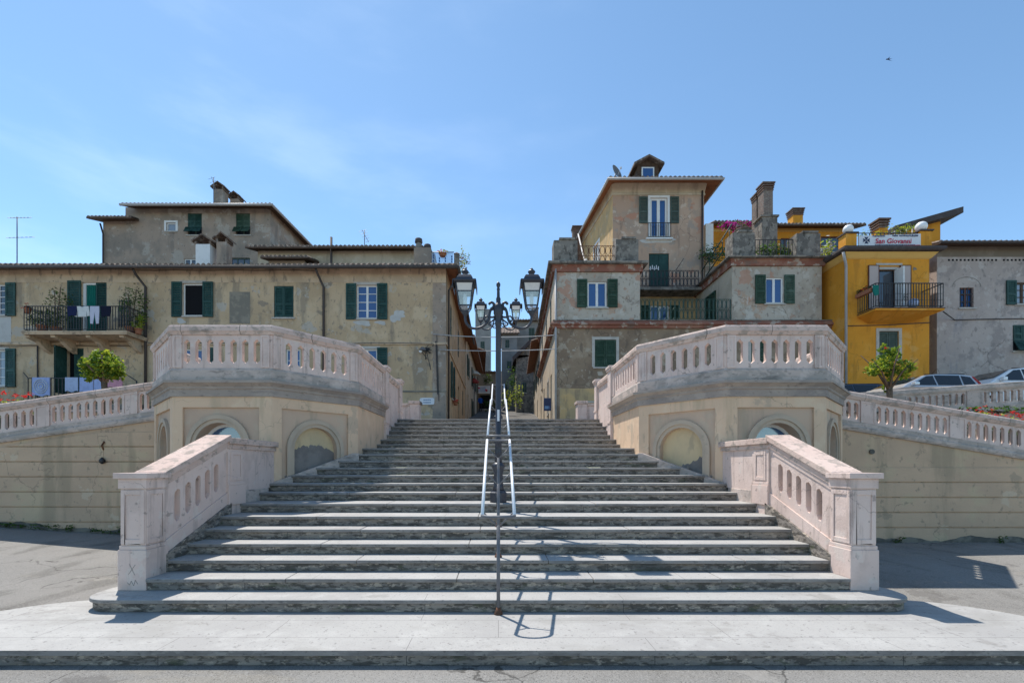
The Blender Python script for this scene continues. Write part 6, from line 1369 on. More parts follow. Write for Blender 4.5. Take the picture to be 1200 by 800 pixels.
trough('long trough of red flowers behind the left ramp balustrade', -1, X(1168 - 36, 11.4), 14.5, lambda x: top_l(x) + .30, 7)
trough('long trough of red and yellow flowers behind the right ramp balustrade', 1, X(1138, 11.4), 14.5, lambda x: top_r(x) + .26, 7)
# roof terrace planting
zr_h = Z(302.5, 21)
plant('terrace_hedge', 'dark ivy hedge between the concrete blocks of the right roof terrace', 'hedge', (X(909, 21.6), 21.7, zr_h + .5), (.95, .25, .5), 900, .07, ['leafdark', 'leafdry'], (X(909, 21.6), 21.7, zr_h), shell=.1)
plant('terrace_plant', 'pale leafy plant right of the ivy hedge on the roof terrace', 'plant', (X(927, 21.5), 21.5, zr_h + .55), (.28, .2, .5), 220, .08, ['leafyellow', 'leaf', 'leafdark'], (X(927, 21.5), 21.5, zr_h), shell=.1)
plant('terrace_plant', 'big light leaved plant with pink flower between palazzo and yellow house', 'plant', (X(972, 21.5), 21.8, zr_h + .45), (.5, .4, .75), 420, .09, ['leafyellow', 'leaf', 'c_white'], (X(972, 21.5), 21.8, zr_h - .4), shell=.1)
plant('bougainvillea', 'purple bougainvillea spilling along the orange roof edge', 'climber', (X(866, 28.5), 28.6, Z(264, 28.5)), (1.15, .3, .28), 700, .08, ['magenta', 'magenta', 'leafdark'], (X(866, 28.5), 28.6, Z(272, 28.5)), shell=.1)
plant('terrace_shrub', 'dark green shrub at the foot of the tower corner', 'shrub', (X(838, 24.3), 24.4, Z(296, 24.3)), (.7, .3, .55), 520, .07, ['leafdark', 'greydark'], (X(838, 24.3), 24.4, Z(312, 24.3)), shell=.1)
plant('planter_shrub', 'grey leaved shrub in the bowl on the left concrete block of the right terrace', 'plant', (X(871, 21.3), 21.35, Z(268, 21.3)), (.38, .28, .2), 260, .06, ['leafdry', 'concrete'], (X(871, 21.3), 21.35, Z(275, 21.3)), (X(871, 21.3), 21.35, Z(274.5, 21.3), .34, .2), 'concrete', shell=.1)
plant('roof_plant', 'red potted geranium on the glass screen of the street corner terrace', 'plant', (X(518.5, 24), 24.1, Z(294, 24)), (.28, .12, .16), 110, .05, ['leafyellow', 'red', 'leafdark'], (X(518.5, 24), 24.1, Z(300, 24)), (X(518.5, 24), 24.1, Z(299.5, 24), .2, .16))
plant('roof_creeper', 'creeper trailing down behind the corner pier of the left roof terrace', 'climber', (X(543, 24.8), 25.2, Z(308, 24.8)), (.32, .5, .85), 420, .06, ['leafdark', 'leafyellow', 'terracotta'], (X(543, 24.8), 25.2, Z(318, 24.8)), shell=.1)
plant('terrace_plant', 'thin sprigs behind the left end of the banner', 'plant', (X(1022, 20.6), 20.6, Z(275, 20.6)), (.6, .2, .3), 90, .05, ['leaf', 'leafyellow'], (X(1022, 20.6), 20.6, 11.4), shell=.1)
plant('terrace_plant', 'yellow green vine on the slanting pergola behind the right globe lamp', 'plant', (X(1063, 22.3), 22.4, Z(269, 22.3)), (.9, .3, .35), 300, .06, ['leafyellow', 'leafdry', 'leaf'], (X(1063, 22.3), 22.4, 11.4), shell=.1)
# street greenery
def street_z(y): return ug(0, y)
for px, py, Y_, rx, rz, lab in ((594, 470, 40, .5, .9, 'low yellow green bush by the right foot of the street'), (607, 462, 43, .45, 1.3, 'tall pale climber on the right side of the street'), (577, 473, 48, .9, .8, 'dark round bush beside the person up the street'), (571, 443, 56, .6, .8, 'small dark shrub high on the end house wall'), (600, 445, 46, .5, 1.2, 'dark vine hanging below the grey hillside house')):
    plant('street_shrub', lab, 'shrub', (X(px, Y_), Y_, Z(py, Y_)), (rx, .4, rz), 300, .10, ['leafyellow', 'leaf', 'leafdry'] if px in (594, 607) else ['leafdark', 'leafdry'], (X(px, Y_), Y_, Z(py, Y_) - rz), shell=.1)
plant('window_plant', 'small red flowers under the street side window of the ochre house', 'plant', (XRt + .18, 23.9, 5.2), (.15, .3, .15), 80, .05, ['red', 'leafdark'], (XRt + .18, 23.9, 5.0), (XRt + .18, 23.9, 4.98, .14, .18))

mb = MB(); rg = random.Random(31)
for x_ in [-8.6, -9.1, -9.5, -10.2, -10.6, -10.9, -11.3, -11.6, -12, -12.3, -12.9] + [8.4, 9.6, 11.9]:
    leaves(mb, (x_ + rg.uniform(-.1, .1), YR - .12, gz(x_, YR - .1) + .08), (rg.uniform(.12, .3), .06, rg.uniform(.06, .12)), 60, .03, 2, 6, .3, rg, .1)
w_ = mb.build('weeds', ['leafdark', 'leafdry'], loc=(-10, YR - .1, 0), weld=False); w_['kind'] = 'stuff'; w_['label'] = 'low dark weeds along the foot of the ramp walls'
# antennas, dish, bird
antenna('roof_antenna', 'tall television antenna at the far left over the tiles', X(20, 22), 22, 11.2, Z(254, 22) - 11.2)
antenna('roof_antenna', 'thin antenna beside the twin chimneys of the grey house', X(241, 28.4), 29.2, 17.9, Z(208, 28.4) - 17.4, 1)
antenna('roof_antenna', 'slanted antenna on the low attic roof of the ochre house', X(426, 27), 27.2, 14.3, Z(270, 27) - 14.2, 1)
mb = MB(); c = Vector((X(721, 25.2), 25.2, Z(203, 25.2))); n = 20
ax_ = Vector((.62, -.70, .30)).normalized(); e1_ = ax_.cross(Vector((0, 0, 1))).normalized(); e2_ = ax_.cross(e1_)
prof = [(0, 0), (.16, .02), (.3, .07), (.40, .13)]
v = [c + e1_ * (r * math.cos(2 * math.pi * j / n)) + e2_ * (r * math.sin(2 * math.pi * j / n)) + ax_ * h for r, h in prof[1:] for j in range(n)]
mb.add([c] + v, [(0, 1 + j, 1 + (j + 1) % n) for j in range(n)] + [(1 + i * n + j, 1 + i * n + (j + 1) % n, 1 + (i + 1) * n + (j + 1) % n, 1 + (i + 1) * n + j) for i in range(2) for j in range(n)], 0, True)
t = thing('satellite_dish', 'dark grey satellite dish on the tower eave', 'satellite dish', (c.x, c.y, c.z - .45)); mb.build('dish', 'railgrey', t)
mb = MB(); mb.tube([c, c - Vector((0, -.05, .5))], .03, 6); mb.build('mast', 'railgrey', t); mb = MB(); mb.tube([c + e2_ * .3, c + ax_ * .38], .012, 5); mb.lathe([(.03, 0), (.03, .08)], 0, 0, 8) if False else None; p_ = c + ax_ * .38; mb.box(p_.x - .04, p_.x + .04, p_.y - .04, p_.y + .04, p_.z - .04, p_.z + .04); mb.build('receiver', 'signwhite', t)
# swift: body, swept wings, forked tail
Yb = 28.; c = Vector((X(1041.2, Yb), Yb, Z(70, Yb))); mb = MB()
body = [(-.16, 0, .0), (-.12, 0, .015), (-.03, 0, .02), (.08, 0, .03), (.17, 0, .045)]
mb.tube([c + Vector(p_) for p_ in body], [.008, .028, .034, .02, .006], 8)
for s_, tip in ((1, (.22, .10, .30)), (-1, (.13, -.12, -.20))):
    r0 = [(-.07, 0, .02), (.03, 0, .02)]; k_ = Vector(tip); m_ = k_ * .45 + Vector((-.07, 0, 0))
    v = [c + Vector(r0[0]), c + m_, c + k_, c + m_ + Vector((.055, 0, 0)), c + Vector(r0[1])]
    up_ = Vector((0, .008, 0)); mb.add(v + [q + up_ for q in v], [(0, 1, 2, 3, 4), (9, 8, 7, 6, 5)] + [(i, (i + 1) % 5, 5 + (i + 1) % 5, 5 + i) for i in range(5)])
for s_ in (-1, 1): mb.add([c + Vector((.14, 0, .04)), c + Vector((.27, s_ * .02, .05 + s_ * .045)), c + Vector((.19, 0, .045 + s_ * .005))], [(0, 1, 2)])
tag(mb.build('swift', 'ink'), 'small dark swift with swept wings flying in the upper right sky', 'bird')

# banner, globe lamps, plaque, signs
fy_ = front(Yy)
t = thing('banner', 'white San Giovanni banner with dark cross along the yellow roof terrace', 'banner', (X(1039, Yy), Yy - .12, Z(296, Yy)))
b0, b1, bz0, bz1 = X(1003, Yy), X(1075, Yy), Z(294.5, Yy), Z(276.5, Yy)
mb = MB(lambda u, tt, z: (u, Yy - .14 - tt + .015 * math.sin(u * 5), z)); n = 24
for i in range(n):
    u0, u1 = b0 + (b1 - b0) * i / n, b0 + (b1 - b0) * (i + 1) / n; k0, k1 = .10 * (i / n), .10 * ((i + 1) / n)
    mb.hexa([(u0, 0, bz0 + k0), (u1, 0, bz0 + k1), (u1, .01, bz0 + k1), (u0, .01, bz0 + k0), (u0, 0, bz1 - .08 + k0), (u1, 0, bz1 - .08 + k1), (u1, .01, bz1 - .08 + k1), (u0, .01, bz1 - .08 + k0)])
mb.build('cloth', 'signwhite', t)
mb = MB(lambda u, tt, z: (u, Yy - .175 - tt + .015 * math.sin(u * 5), z)); mb.hexa([(X(1018, Yy), 0, bz0 + .02), (b1 - .05, 0, bz0 + .10), (b1 - .05, .004, bz0 + .10), (X(1018, Yy), .004, bz0 + .02), (X(1018, Yy), 0, bz0 + .12), (b1 - .05, 0, bz0 + .2), (b1 - .05, .004, bz0 + .2), (X(1018, Yy), .004, bz0 + .12)]); mb.build('red_stripe', 'inkred', t)
mb = MB(lambda u, tt, z: (u, Yy - .175 - tt, z)); cu, cz = X(1011.6, Yy), bz0 + .40
for a in range(4):
    ca, sa = math.cos(a * math.pi / 2), math.sin(a * math.pi / 2)
    mb.prism_t([(cu + ca * p_ - sa * q_, cz + sa * p_ + ca * q_) for p_, q_ in ((.02, -.012), (.15, -.085), (.13, 0), (.15, .085), (.02, .012))], 0, .005)
mb.build('cross_emblem', 'ink', t)
def text(name, s_, size, x, y, z, m_, parent, shear=0., bold=0.):
    cu_ = bpy.data.curves.new(name, 'FONT'); cu_.body = s_; cu_.size = size; cu_.align_x = 'CENTER'; cu_.align_y = 'CENTER'; cu_.extrude = .002; cu_.shear = shear; cu_.offset = bold; cu_.resolution_u = 3
    tmp = bpy.data.objects.new('tmp', cu_); COL.objects.link(tmp); dg = bpy.context.evaluated_depsgraph_get(); me = bpy.data.meshes.new_from_object(tmp.evaluated_get(dg)); bpy.data.objects.remove(tmp); bpy.data.curves.remove(cu_)
    me.name = name; me.materials.clear(); me.materials.append(M[m_])
    o = bpy.data.objects.new(name, me); COL.objects.link(o); o.parent = parent; o.rotation_euler = (R(90), 0, 0); o.location = Vector((x, y, z)) - WL[parent.name]; return o
ty = Yy - .165
text('lettering', 'San Giovanni', .30, X(1043, Yy), ty - .01, bz0 + .36, 'inkred', t, .1, .004)
mb = MB(lambda u, tt, z: (u, Yy - .175 - tt, z)); rg = random.Random(4)
for (u0, u1, zz, h) in ((1019, 1033, .585, .07), (1042, 1048, .60, .08), (1050, 1072, .61, .085)):                          # the small unreadable lines
    u = X(u0, Yy)
    while u < X(u1, Yy): w_ = rg.uniform(.02, .05); mb.box(u, u + w_, 0, .004, bz0 + zz - h / 2 * rg.uniform(.6, 1), bz0 + zz + h / 2 * rg.uniform(.4, 1)); u += w_ + .018
for (u0, u1, zz, h) in ((1022, 1068, .20, .04), (1008, 1016, .12, .06)):
    u = X(u0, Yy)
    while u < X(u1, Yy): w_ = rg.uniform(.02, .05); mb.box(u, u + w_, 0, .004, bz0 + zz - h / 2, bz0 + zz + h / 2); u += w_ + .02
mb.build('small_print', 'ink', t)
for px, py, r, lab in ((996, 267.5, .2, 'white globe lamp on the left yellow terrace pillar'), (1082, 264.5, .22, 'white globe lamp on the right yellow terrace pillar')):
    x, z = X(px, Yy), Z(py, Yy); t = thing('globe_lamp', lab, 'lamp', (x, Yy + .1, z - r - .12), 'globe lamps on the yellow terrace')
    mb = MB(); mb.lathe([(r * math.sin(math.pi * j / 12) + .001, z - r * math.cos(math.pi * j / 12)) for j in range(13)], x, Yy + .1, 18); mb.build('globe', 'globe', t)
    mb = MB(); mb.lathe([(.09, z - r - .13), (.06, z - r - .04), (.09, z - r + .03)], x, Yy + .1, 12); mb.build('socket', 'iron', t)
t = thing('street_plaque', 'pale oval street name plaque on the corner of the ochre house', 'plaque', (X(500.5, Y0), Y0 - .03, Z(474, Y0)))
mb = MB(f0); q = pr(492, 509, 466, 474, Y0); cu, cz = (q[0] + q[1]) / 2, (q[2] + q[3]) / 2
mb.prism_t([(cu + (q[1] - q[0]) / 2 * abs(math.cos(a)) ** .35 * (1 if math.cos(a) > 0 else -1), cz + (q[3] - q[2]) / 2 * abs(math.sin(a)) ** .35 * (1 if math.sin(a) > 0 else -1)) for a in [2 * math.pi * (i + .5) / 32 for i in range(32)]], .0, .03); mb.build('plate', 'signwhite', t)
mb = MB(f0); rg = random.Random(9)
for zz in (cz + .06, cz - .06):
    u = cu - .16
    while u < cu + .16: w_ = rg.uniform(.018, .035); mb.box(u, u + w_, .03, .034, zz - .025, zz + .025); u += w_ + .014
mb.build('small_print', 'paneblue', t)
# cluster of cables and an old wall lamp
t = thing('wall_lamp', 'old broken wall lamp and tangle of cables on the ochre house corner', 'wall lamp', (X(500, Y0), Y0 - .1, Z(430, Y0)))
mb = MB(); rg = random.Random(21); c = Vector((X(499, Y0), Y0 - .15, Z(411, Y0)))
for k_ in range(9):
    pts = [c + Vector((rg.gauss(0, .12), rg.gauss(0, .04), rg.gauss(0, .06))) for _ in range(4)] + [Vector((X(498 + rg.uniform(-1, 8), Y0), Y0 - .05, Z(rg.uniform(402, 434), Y0)))]
    mb.tube(pts, .016, 5)
mb.tube([(X(507, Y0), Y0 - .05, Z(406, Y0)), (X(511, Y0), Y0 - .05, Z(400, Y0)), (X(513, Y0), Y0 - .05, Z(462, Y0))], .02, 5); mb.tube([(X(512, Y0), Y0 - .05, Z(392, Y0)), (X(514.5, Y0), Y0 - .05, Z(470, Y0))], .015, 5); mb.build('cable_tangle', 'iron', t)
mb = MB(); mb.lathe([(.02, c.z + .12), (.15, c.z + .02), (.16, c.z - .02), (.1, c.z - .06)], c.x - .1, c.y - .12, 12); mb.build('lamp_shade', 'railgrey', t); mb = MB(); mb.lathe([(.005, c.z - .16), (.07, c.z - .12), (.08, c.z - .06)], c.x - .2, c.y - .1, 10); mb.build('bulb', 'globe', t)
# cables over the street
def cable(lab, a, c_, sag=.12, r=.022):
    mb = MB(); a, c_ = Vector(a), Vector(c_); mb.tube([a.lerp(c_, i / 12) - Vector((0, 0, sag * 4 * (i / 12) * (1 - i / 12))) for i in range(13)], r, 5); return tag(mb.build('overhead_cable', 'pipegrey'), lab, 'cable', 'cables across the street')
cable('upper cable spanning the street behind the lamp post', (X(508, 21), 20.93, Z(392, 21)), (X(651, 21), 20.93, Z(393, 21)))
cable('lower cable spanning the street behind the lamp post', (X(515, 21), 20.93, Z(410, 21)), (X(653, 21), 20.93, Z(409, 21)), .08)
t = thing('wall_sign', 'dark blue projecting wall sign at the right foot of the street', 'sign', (2.45, 22, 4.6))
mb = MB(); xs_ = bx0 - .38; mb.box(xs_, bx0 - .02, 22.2, 22.3, Z(481, 22.2), Z(466, 22.2)); mb.build('panel', 'signblue', t, bevel=.02); mb = MB(); mb.box(xs_ + .04, bx0 - .06, 22.19, 22.199, Z(479, 22.2), Z(475.5, 22.2)); mb.build('lower_panel', 'paneblue', t)
t = thing('shop_sign', 'pale blue and white shop sign at the end of the street', 'sign', (X(566.5, 59), 59, Z(461, 59)))
mb = MB(front(59)); q = pr(559, 574.5, 452, 461, 59); mb.box(q[0], q[1], 0, .12, q[2], q[3]); mb.build('panel', 'signwhite', t); mb = MB(front(59)); mb.box(q[0] + .1, q[1] - .6, .12, .13, q[2] + .15, q[3] - .15); mb.build('print_panel', 'c_sky', t); mb = MB(front(59)); mb.prism_t(blob(q[0] + .25, q[3] - .3, .13, .1), .13, .14); mb.prism_t(blob(q[1] - .5, q[2] + .4, .15, .15), .13, .14); mb.build('emblem_mark', 'inkred', t)
for px, py, w_, m_, lab in ((556, 437, .55, 'c_cream', 'small cream parasol high on the left of the street'), (555.5, 446, .45, 'c_red', 'small red parasol below the cream one up the street')):
    Yp = 40.; x, z = X(px, Yp), Z(py, Yp); t = thing('parasol', lab, 'parasol', (x, Yp, street_z(Yp)))
    mb = MB(); mb.lathe([(w_, z - .16), (w_ * .95, z - .1), (w_ * .5, z + .12), (.03, z + .24)], x, Yp, 8, smooth=False); mb.build('canopy', m_, t); mb = MB(); mb.tube([(x, Yp, street_z(Yp)), (x, Yp, z + .2)], .025, 6); mb.build('pole', 'railgrey', t)
# lion-head like iron tap and drain spot on the left ramp wall
t = thing('wall_hook', 'rusty iron hook and pendant hanging on the left ramp wall', 'hook', (X(123, YR), YR - .06, Z(542, YR)))
mb = MB(); x = X(123, YR); mb.tube([(x, YR - .02, Z(517, YR)), (x + .03, YR - .07, Z(518.5, YR)), (x - .02, YR - .07, Z(522, YR)), (x, YR - .03, Z(527, YR))], .02, 6); mb.tube([(x, YR - .03, Z(527, YR)), (x, YR - .03, Z(536, YR))], .012, 6); mb.build('hook', 'rust', t); mb = MB(); mb.lathe([(.01, Z(543.5, YR)), (.06, Z(541.5, YR)), (.065, Z(539, YR)), (.03, Z(536.5, YR)), (.01, Z(535.5, YR))], x, YR - .08, 10); mb.build('pendant', 'iron', t)
for sg, px, py, lab in ((-1, 148.5, 530, 'round rusty drain cap on the left ramp wall'), (1, 1021, 529, 'round dark drain cap on the right ramp wall')):
    mb = MB(front(YR)); mb.prism_t([(X(px, YR) + .06 * math.cos(a * .4), Z(py, YR) + .06 * math.sin(a * .4)) for a in range(16)], .01, .035); tag(mb.build('drain_cap', 'rust' if sg < 0 else 'damp'), lab, 'drain cap')

# ---------------------------------------------------------------- cars on the upper road
def car(label, x_nose, y, z, L, Ht, paint, dark=False):
    t = thing('parked_car', label, 'car', (x_nose + L / 2, y, z), 'cars parked on the upper road')
    k = L / 4.0; h = Ht / 1.5; W = .86
    prof = [(.0, .38), (.02, .62), (.12, .74), (.45, .84), (1.0, .97), (1.25, 1.12), (1.95, 1.44), (2.4, 1.5), (3.2, 1.49), (3.62, 1.42), (3.86, 1.0), (3.98, .85), (4.0, .42), (3.9, .26), (.1, .26)]
    def wid(x_, z_): 
        w_ = W - (max(0, z_ - .95) / .55) * .22
        if x_ < .5: w_ -= (.5 - x_) ** 2 * .5
        if x_ > 3.6: w_ -= (x_ - 3.6) ** 2 * .4
        return w_
    P = [(a, c_) for a, c_ in prof]; n = len(P); mb = MB(); v = []
    ring = []
    for s_, ins, dz in ((-1, 0, 0), (-1, .07, .02), (1, .07, .02), (1, 0, 0)):
        for a, c_ in P:
            cx2, cz2 = 2.0, .85; f_ = 1. if ins else .985
            v.append((x_nose + (cx2 + (a - cx2) * f_) * k, y + s_ * (wid(a, c_) - ins), z + (cz2 + (c_ - cz2) * (1. if ins else .985)) * h))
    f = [tuple(range(n))[::-1], tuple(range(3 * n, 4 * n))]
    for r in range(3): f += [(r * n + i, r * n + (i + 1) % n, (r + 1) * n + (i + 1) % n, (r + 1) * n + i) for i in range(n)]
    mb.add(v, f, 0); mb.build('body', paint, t, bevel=.02)
    def side(poly, s_, m_, name, off=.006):
        mb = MB(); vs = [(x_nose + a * k, y + s_ * (wid(a, c_) + off), z + c_ * h) for a, c_ in poly] + [(x_nose + a * k, y + s_ * (wid(a, c_) - .03), z + c_ * h) for a, c_ in poly]; n = len(poly)
        mb.add(vs, [tuple(range(n)), tuple(range(n, 2 * n))] + [(i, (i + 1) % n, n + (i + 1) % n, n + i) for i in range(n)]); return mb.build(name, m_, t)
    for s_ in (-1, 1):
        side([(1.33, 1.03), (2.22, 1.03), (2.22, 1.42), (1.98, 1.40)], s_, 'carglass', 'side_window'); side([(2.28, 1.03), (3.12, 1.03), (3.15, 1.42), (2.28, 1.43)], s_, 'carglass', 'side_window'); side([(3.2, 1.05), (3.62, 1.08), (3.52, 1.36), (3.22, 1.41)], s_, 'carglass', 'side_window')
        side([(3.70, .9), (3.93, .88), (3.80, 1.14), (3.64, 1.38), (3.60, 1.36), (3.72, 1.1)], s_, 'taillight', 'tail_light', .012); side([(.05, .64), (.42, .72), (.38, .82), (.1, .74)], s_, 'headlight', 'headlight', .012)
        mb = MB(); mx = x_nose + 1.35 * k; my = y + s_ * (W + .08); mb.box(mx - .06, mx + .09, my - .09, my + .09, z + 1.0 * h, z + 1.13 * h); mb.build('wing_mirror', paint, t, bevel=.03)
        for wx in (.78, 3.25):
            cx2 = x_nose + wx * k; wb = MB(lambda a, b_, c_, cx2=cx2, s_=s_: (cx2 + a, y + s_ * (W - .12) + c_ * s_, z + .31 + b_)); wb.lathe([(.2, 0), (.29, .0), (.31, .03), (.31, .17), (.29, .2), (.2, .2)], 0, 0, 20); wo = wb.build('wheel', 'rubber', t)
            wb = MB(lambda a, b_, c_, cx2=cx2, s_=s_: (cx2 + a, y + s_ * (W - .12) + c_ * s_, z + .31 + b_)); wb.lathe([(.05, .205), (.19, .19), (.2, .203)], 0, 0, 16); wb.build('rim', 'rim', wo)
    def across(a, c_, name, m_, off):
        mb = MB(); vs = []
        for (px_, pz) in (a, c_):
            for s_ in (-1, 1): vs.append((x_nose + px_ * k + off[0], y + s_ * (wid(px_, pz) - .1), z + pz * h + off[1]))
        mb.add(vs, [(0, 1, 3, 2)]); 
        return mb.build(name, m_, t)
    across((1.28, 1.14), (1.93, 1.425), 'windscreen', 'carglass', (-.012, .02)); across((3.84, 1.04), (3.65, 1.38), 'rear_window', 'carglass', (.02, .006))
    mb = MB(); mb.box(x_nose - .02, x_nose + .14, y - .6, y + .6, z + .4 * h, z + .56 * h); mb.build('grille', 'rubber', t)
    mb = MB(); mb.tube([(x_nose + 1.98 * k, y - .62, z + 1.475 * h), (x_nose + 3.4 * k, y - .63, z + 1.495 * h)], .014, 6); mb.build('roof_rail', 'rubber', t)
    return t
ys_ = 16.2; xr_ = X(1128, ys_); car('silver hatchback parked at right behind the balustrade, red tail lamp', xr_ - 3.85, ys_, ug(xr_, ys_), 3.85, Z(440, ys_ - .3) - ug(xr_, ys_), 'carsilver')
yw_ = 18.4; xn = X(1165, yw_ - .8) - 1.25; car('white car at the right edge of the picture, only its windscreen showing', xn, yw_, ug(22, yw_) + .12, 4.3, 1.72, 'carwhite')
yd = 18.6; xd = X(1037, yd - .6) - 3.7; car('dark blue car parked behind the silver hatchback by the yellow house', xd, yd, ug(14, yd), 4.2, Z(450, yd - .5) - ug(14, yd), 'cardark')
tag(plant('oleander_tuft', 'dark leafy tuft behind the right ramp balustrade under the parked cars', 'plant', (X(1150, 13.6), 13.6, Z(481, 13.6)), (2.0, .2, .12), 300, .07, ['leafdark', 'soil'], (X(1150, 13.6), 13.6, Z(487, 13.6)), shell=.1), 'dark low planting behind the red flowers on the right ramp', 'plant')
t = thing('balcony_box', 'slatted flower box on the left side of the yellow house balcony', 'flower box', (bb0 - .05, 19.5, bzz + .75))
mb = MB(); mb.box(bb0 - .16, bb0 - .01, 19.1, 19.9, bzz + .72, bzz + .88); mb.build('box', 'terracotta', t); mb = MB(); leaves(mb, (bb0 - .08, 19.5, bzz + .95), (.12, .42, .1), 110, .05, 2, 8, .3, shell=.1); mb.build('foliage', ['leafdry', 'red'], t, weld=False)
mb = MB(); x = X(1017, 19.3); garment('green cloth hung on the left corner of the yellow house balcony', [(-.12, 0), (.12, 0), (.14, -.4), (-.05, -.45), (-.13, -.3)], X(1026, 19.0) , 18.99, bzz + .95, 'c_teal', 'cloth', 1., 'hanging_cloth', 'cloths on the yellow house balcony')
mb = MB(); mb.lathe([(.2 * math.sin(math.pi * j / 10) + .001, bzz + .28 - .2 * math.cos(math.pi * j / 10)) for j in range(11)], X(1069, 19.3), 19.25, 14); tag(mb.build('water_container', 'c_sky'), 'round pale blue container standing on the yellow house balcony', 'container')

# ---------------------------------------------------------------- a walker up the street
def person(px, Yp):
    x0 = X(px, Yp); z0 = street_z(Yp); t = thing('person', 'person in blue jacket walking up the street between the houses', 'person', (x0, Yp, z0))
    J = {'pel': (0, 0, .92), 'spi': (0, .01, 1.15), 'che': (0, .02, 1.36), 'nek': (0, .02, 1.48), 'hed': (0, 0, 1.60), 'top': (0, 0, 1.70),
         'hl': (-.09, 0, .88), 'kl': (-.10, .10, .48), 'al': (-.10, .0, .08), 'fl': (-.1, .14, .04), 'hr': (.09, 0, .88), 'kr': (.10, -.02, .48), 'ar': (.10, -.2, .10), 'fr': (.1, -.08, .03),
         'sl': (-.19, .02, 1.40), 'el': (-.24, -.08, 1.13), 'wl': (-.23, .02, .90), 'sr': (.19, .02, 1.40), 'er': (.24, .08, 1.13), 'wr': (.23, .2, .92)}
    rad = {'pel': .13, 'spi': .13, 'che': .145, 'nek': .055, 'hed': .095, 'top': .07, 'hl': .09, 'kl': .06, 'al': .042, 'fl': .035, 'hr': .09, 'kr': .06, 'ar': .042, 'fr': .035, 'sl': .065, 'el': .046, 'wl': .034, 'sr': .065, 'er': .046, 'wr': .034}
    E_ = [('pel', 'spi'), ('spi', 'che'), ('che', 'nek'), ('nek', 'hed'), ('hed', 'top'), ('pel', 'hl'), ('hl', 'kl'), ('kl', 'al'), ('al', 'fl'), ('pel', 'hr'), ('hr', 'kr'), ('kr', 'ar'), ('ar', 'fr'), ('che', 'sl'), ('sl', 'el'), ('el', 'wl'), ('che', 'sr'), ('sr', 'er'), ('er', 'wr')]
    ks = list(J); me = bpy.data.meshes.new('body'); me.from_pydata([J[k_] for k_ in ks], [(ks.index(a), ks.index(c_)) for a, c_ in E_], []); o = bpy.data.objects.new('body', me); COL.objects.link(o)
    sk_ = o.modifiers.new('skin', 'SKIN'); 
    for i, k_ in enumerate(ks): me.skin_vertices[0].data[i].radius = (rad[k_] * (1.25 if k_ in ('pel', 'che', 'spi') else 1), rad[k_]); me.skin_vertices[0].data[i].use_root = k_ == 'pel'
    o.modifiers.new('sub', 'SUBSURF').levels = 2
    dg = bpy.context.evaluated_depsgraph_get(); m2_ = bpy.data.meshes.new_from_object(o.evaluated_get(dg)); o.modifiers.clear(); o.data = m2_; m2_.name = 'body'
    for mm in ('skin', 'c_jacket', 'c_trouser', 'hair'): m2_.materials.append(M[mm])
    for p_ in m2_.polygons:
        c_ = p_.center; p_.use_smooth = True
        arm = abs(c_.x) > .17 and c_.z > .85
        p_.material_index = 3 if (c_.z > 1.62 or (c_.z > 1.53 and c_.y < .0)) else 0 if (c_.z > 1.49 or (arm and c_.z < .98)) else 1 if (c_.z > .92 or arm) else 2
    o.parent = t
person(563, 50.)
# ---------------------------------------------------------------- light, sky, camera
sun_dir = Vector((-.275, .385, .88)).normalized()
el = math.asin(sun_dir.z); az = math.atan2(sun_dir.x, sun_dir.y)
sl = bpy.data.lights.new('sun', 'SUN'); sl.energy = 3.25; sl.angle = R(.53); sl.color = (1., .955, .89)
so = bpy.data.objects.new('sun', sl); COL.objects.link(so); so.location = (-12, 20, 40)
so.rotation_euler = (-sun_dir).to_track_quat('-Z', 'Y').to_euler()
w = bpy.data.worlds.new('World'); SC.world = w; w.use_nodes = True; nt = w.node_tree
bg = nt.nodes['Background']; sk = nt.nodes.new('ShaderNodeTexSky'); sk.sky_type = 'NISHITA'; sk.sun_disc = False
sk.sun_elevation = el; sk.sun_rotation = az; sk.altitude = 1200; sk.air_density = .9; sk.dust_density = .2; sk.ozone_density = 5.5
tc = nt.nodes.new('ShaderNodeTexCoord'); mp = nt.nodes.new('ShaderNodeMapping'); mp.inputs['Scale'].default_value = (1.6, 1.6, 5.5); mp.inputs['Rotation'].default_value = (.2, .35, .5)
nt.links.new(tc.outputs['Generated'], mp.inputs[0]); cn = nt.nodes.new('ShaderNodeTexNoise'); cn.inputs['Scale'].default_value = 1.5; cn.inputs['Detail'].default_value = 7; cn.inputs['Roughness'].default_value = .55
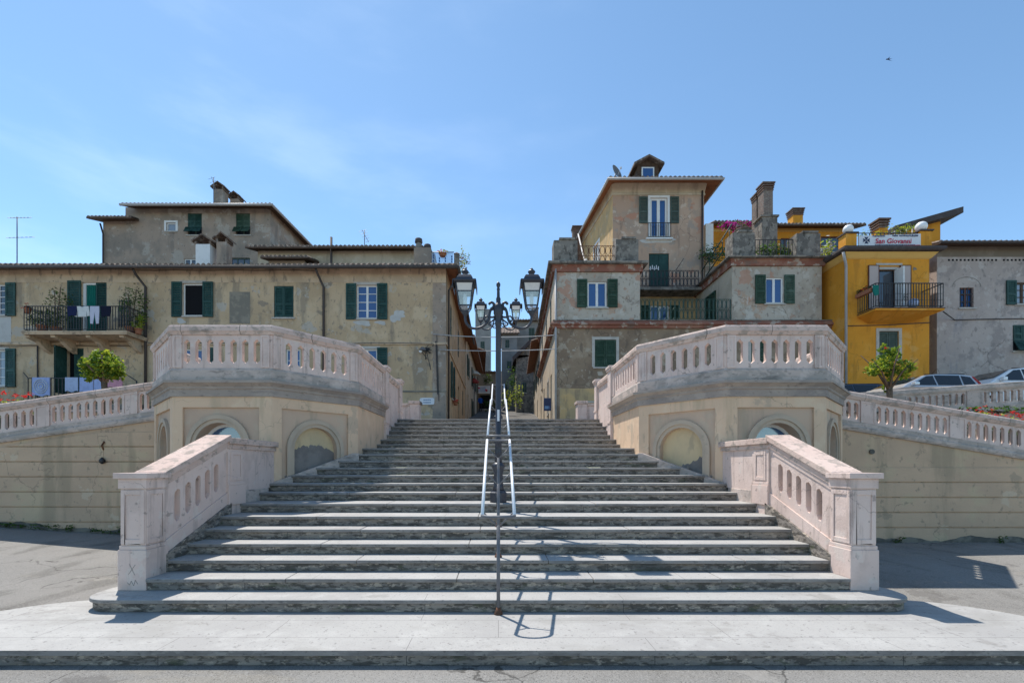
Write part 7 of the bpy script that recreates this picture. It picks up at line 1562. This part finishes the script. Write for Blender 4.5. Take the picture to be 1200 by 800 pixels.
nt.links.new(mp.outputs[0], cn.inputs['Vector']); cr_ = nt.nodes.new('ShaderNodeMapRange'); cr_.interpolation_type = 'SMOOTHSTEP'; cr_.inputs[1].default_value = .46; cr_.inputs[2].default_value = .74; cr_.inputs[4].default_value = .09; nt.links.new(cn.outputs[0], cr_.inputs[0])
tn = nt.nodes.new('ShaderNodeMix'); tn.data_type = 'RGBA'; tn.blend_type = 'MULTIPLY'; tn.inputs[0].default_value = 1; tn.inputs[7].default_value = (1.02, 1.05, .90, 1)   # hazy summer air, a little warmer
nt.links.new(sk.outputs[0], tn.inputs[6])
dt = nt.nodes.new('ShaderNodeVectorMath'); dt.operation = 'DOT_PRODUCT'; dt.inputs[1].default_value = (-1, 0, -.2); nt.links.new(tc.outputs['Generated'], dt.inputs[0])
dr = nt.nodes.new('ShaderNodeMapRange'); dr.inputs[1].default_value = -.55; dr.inputs[2].default_value = .35; nt.links.new(dt.outputs['Value'], dr.inputs[0])
ml = nt.nodes.new('ShaderNodeMath'); ml.operation = 'MULTIPLY'; nt.links.new(cr_.outputs[0], ml.inputs[0]); nt.links.new(dr.outputs[0], ml.inputs[1])
mxs = nt.nodes.new('ShaderNodeMix'); mxs.data_type = 'RGBA'; mxs.inputs[7].default_value = (7.5, 8.0, 8.6, 1)             # thin veil of high cloud
nt.links.new(ml.outputs[0], mxs.inputs[0]); nt.links.new(tn.outputs[2], mxs.inputs[6]); nt.links.new(mxs.outputs[2], bg.inputs[0]); bg.inputs[1].default_value = .148
cam = bpy.data.cameras.new('camera'); co = bpy.data.objects.new('camera', cam); COL.objects.link(co)
co.location = (0, 0, EZ); co.rotation_euler = (R(90), 0, 0)
cam.sensor_width = 36; cam.lens = F / 1200 * 36; cam.shift_x = (600 - CX) / 1200; cam.shift_y = (HY - 400) / 1200
cam.clip_end = 2000; cam.clip_start = .05
SC.camera = co
vs_ = SC.view_settings; vs_.view_transform = 'Standard'; vs_.look = 'None'; vs_.gamma = 1; vs_.exposure = .82; vs_.use_curve_mapping = False
SC.cycles.max_bounces = 8; SC.cycles.diffuse_bounces = 4; SC.cycles.transparent_max_bounces = 12
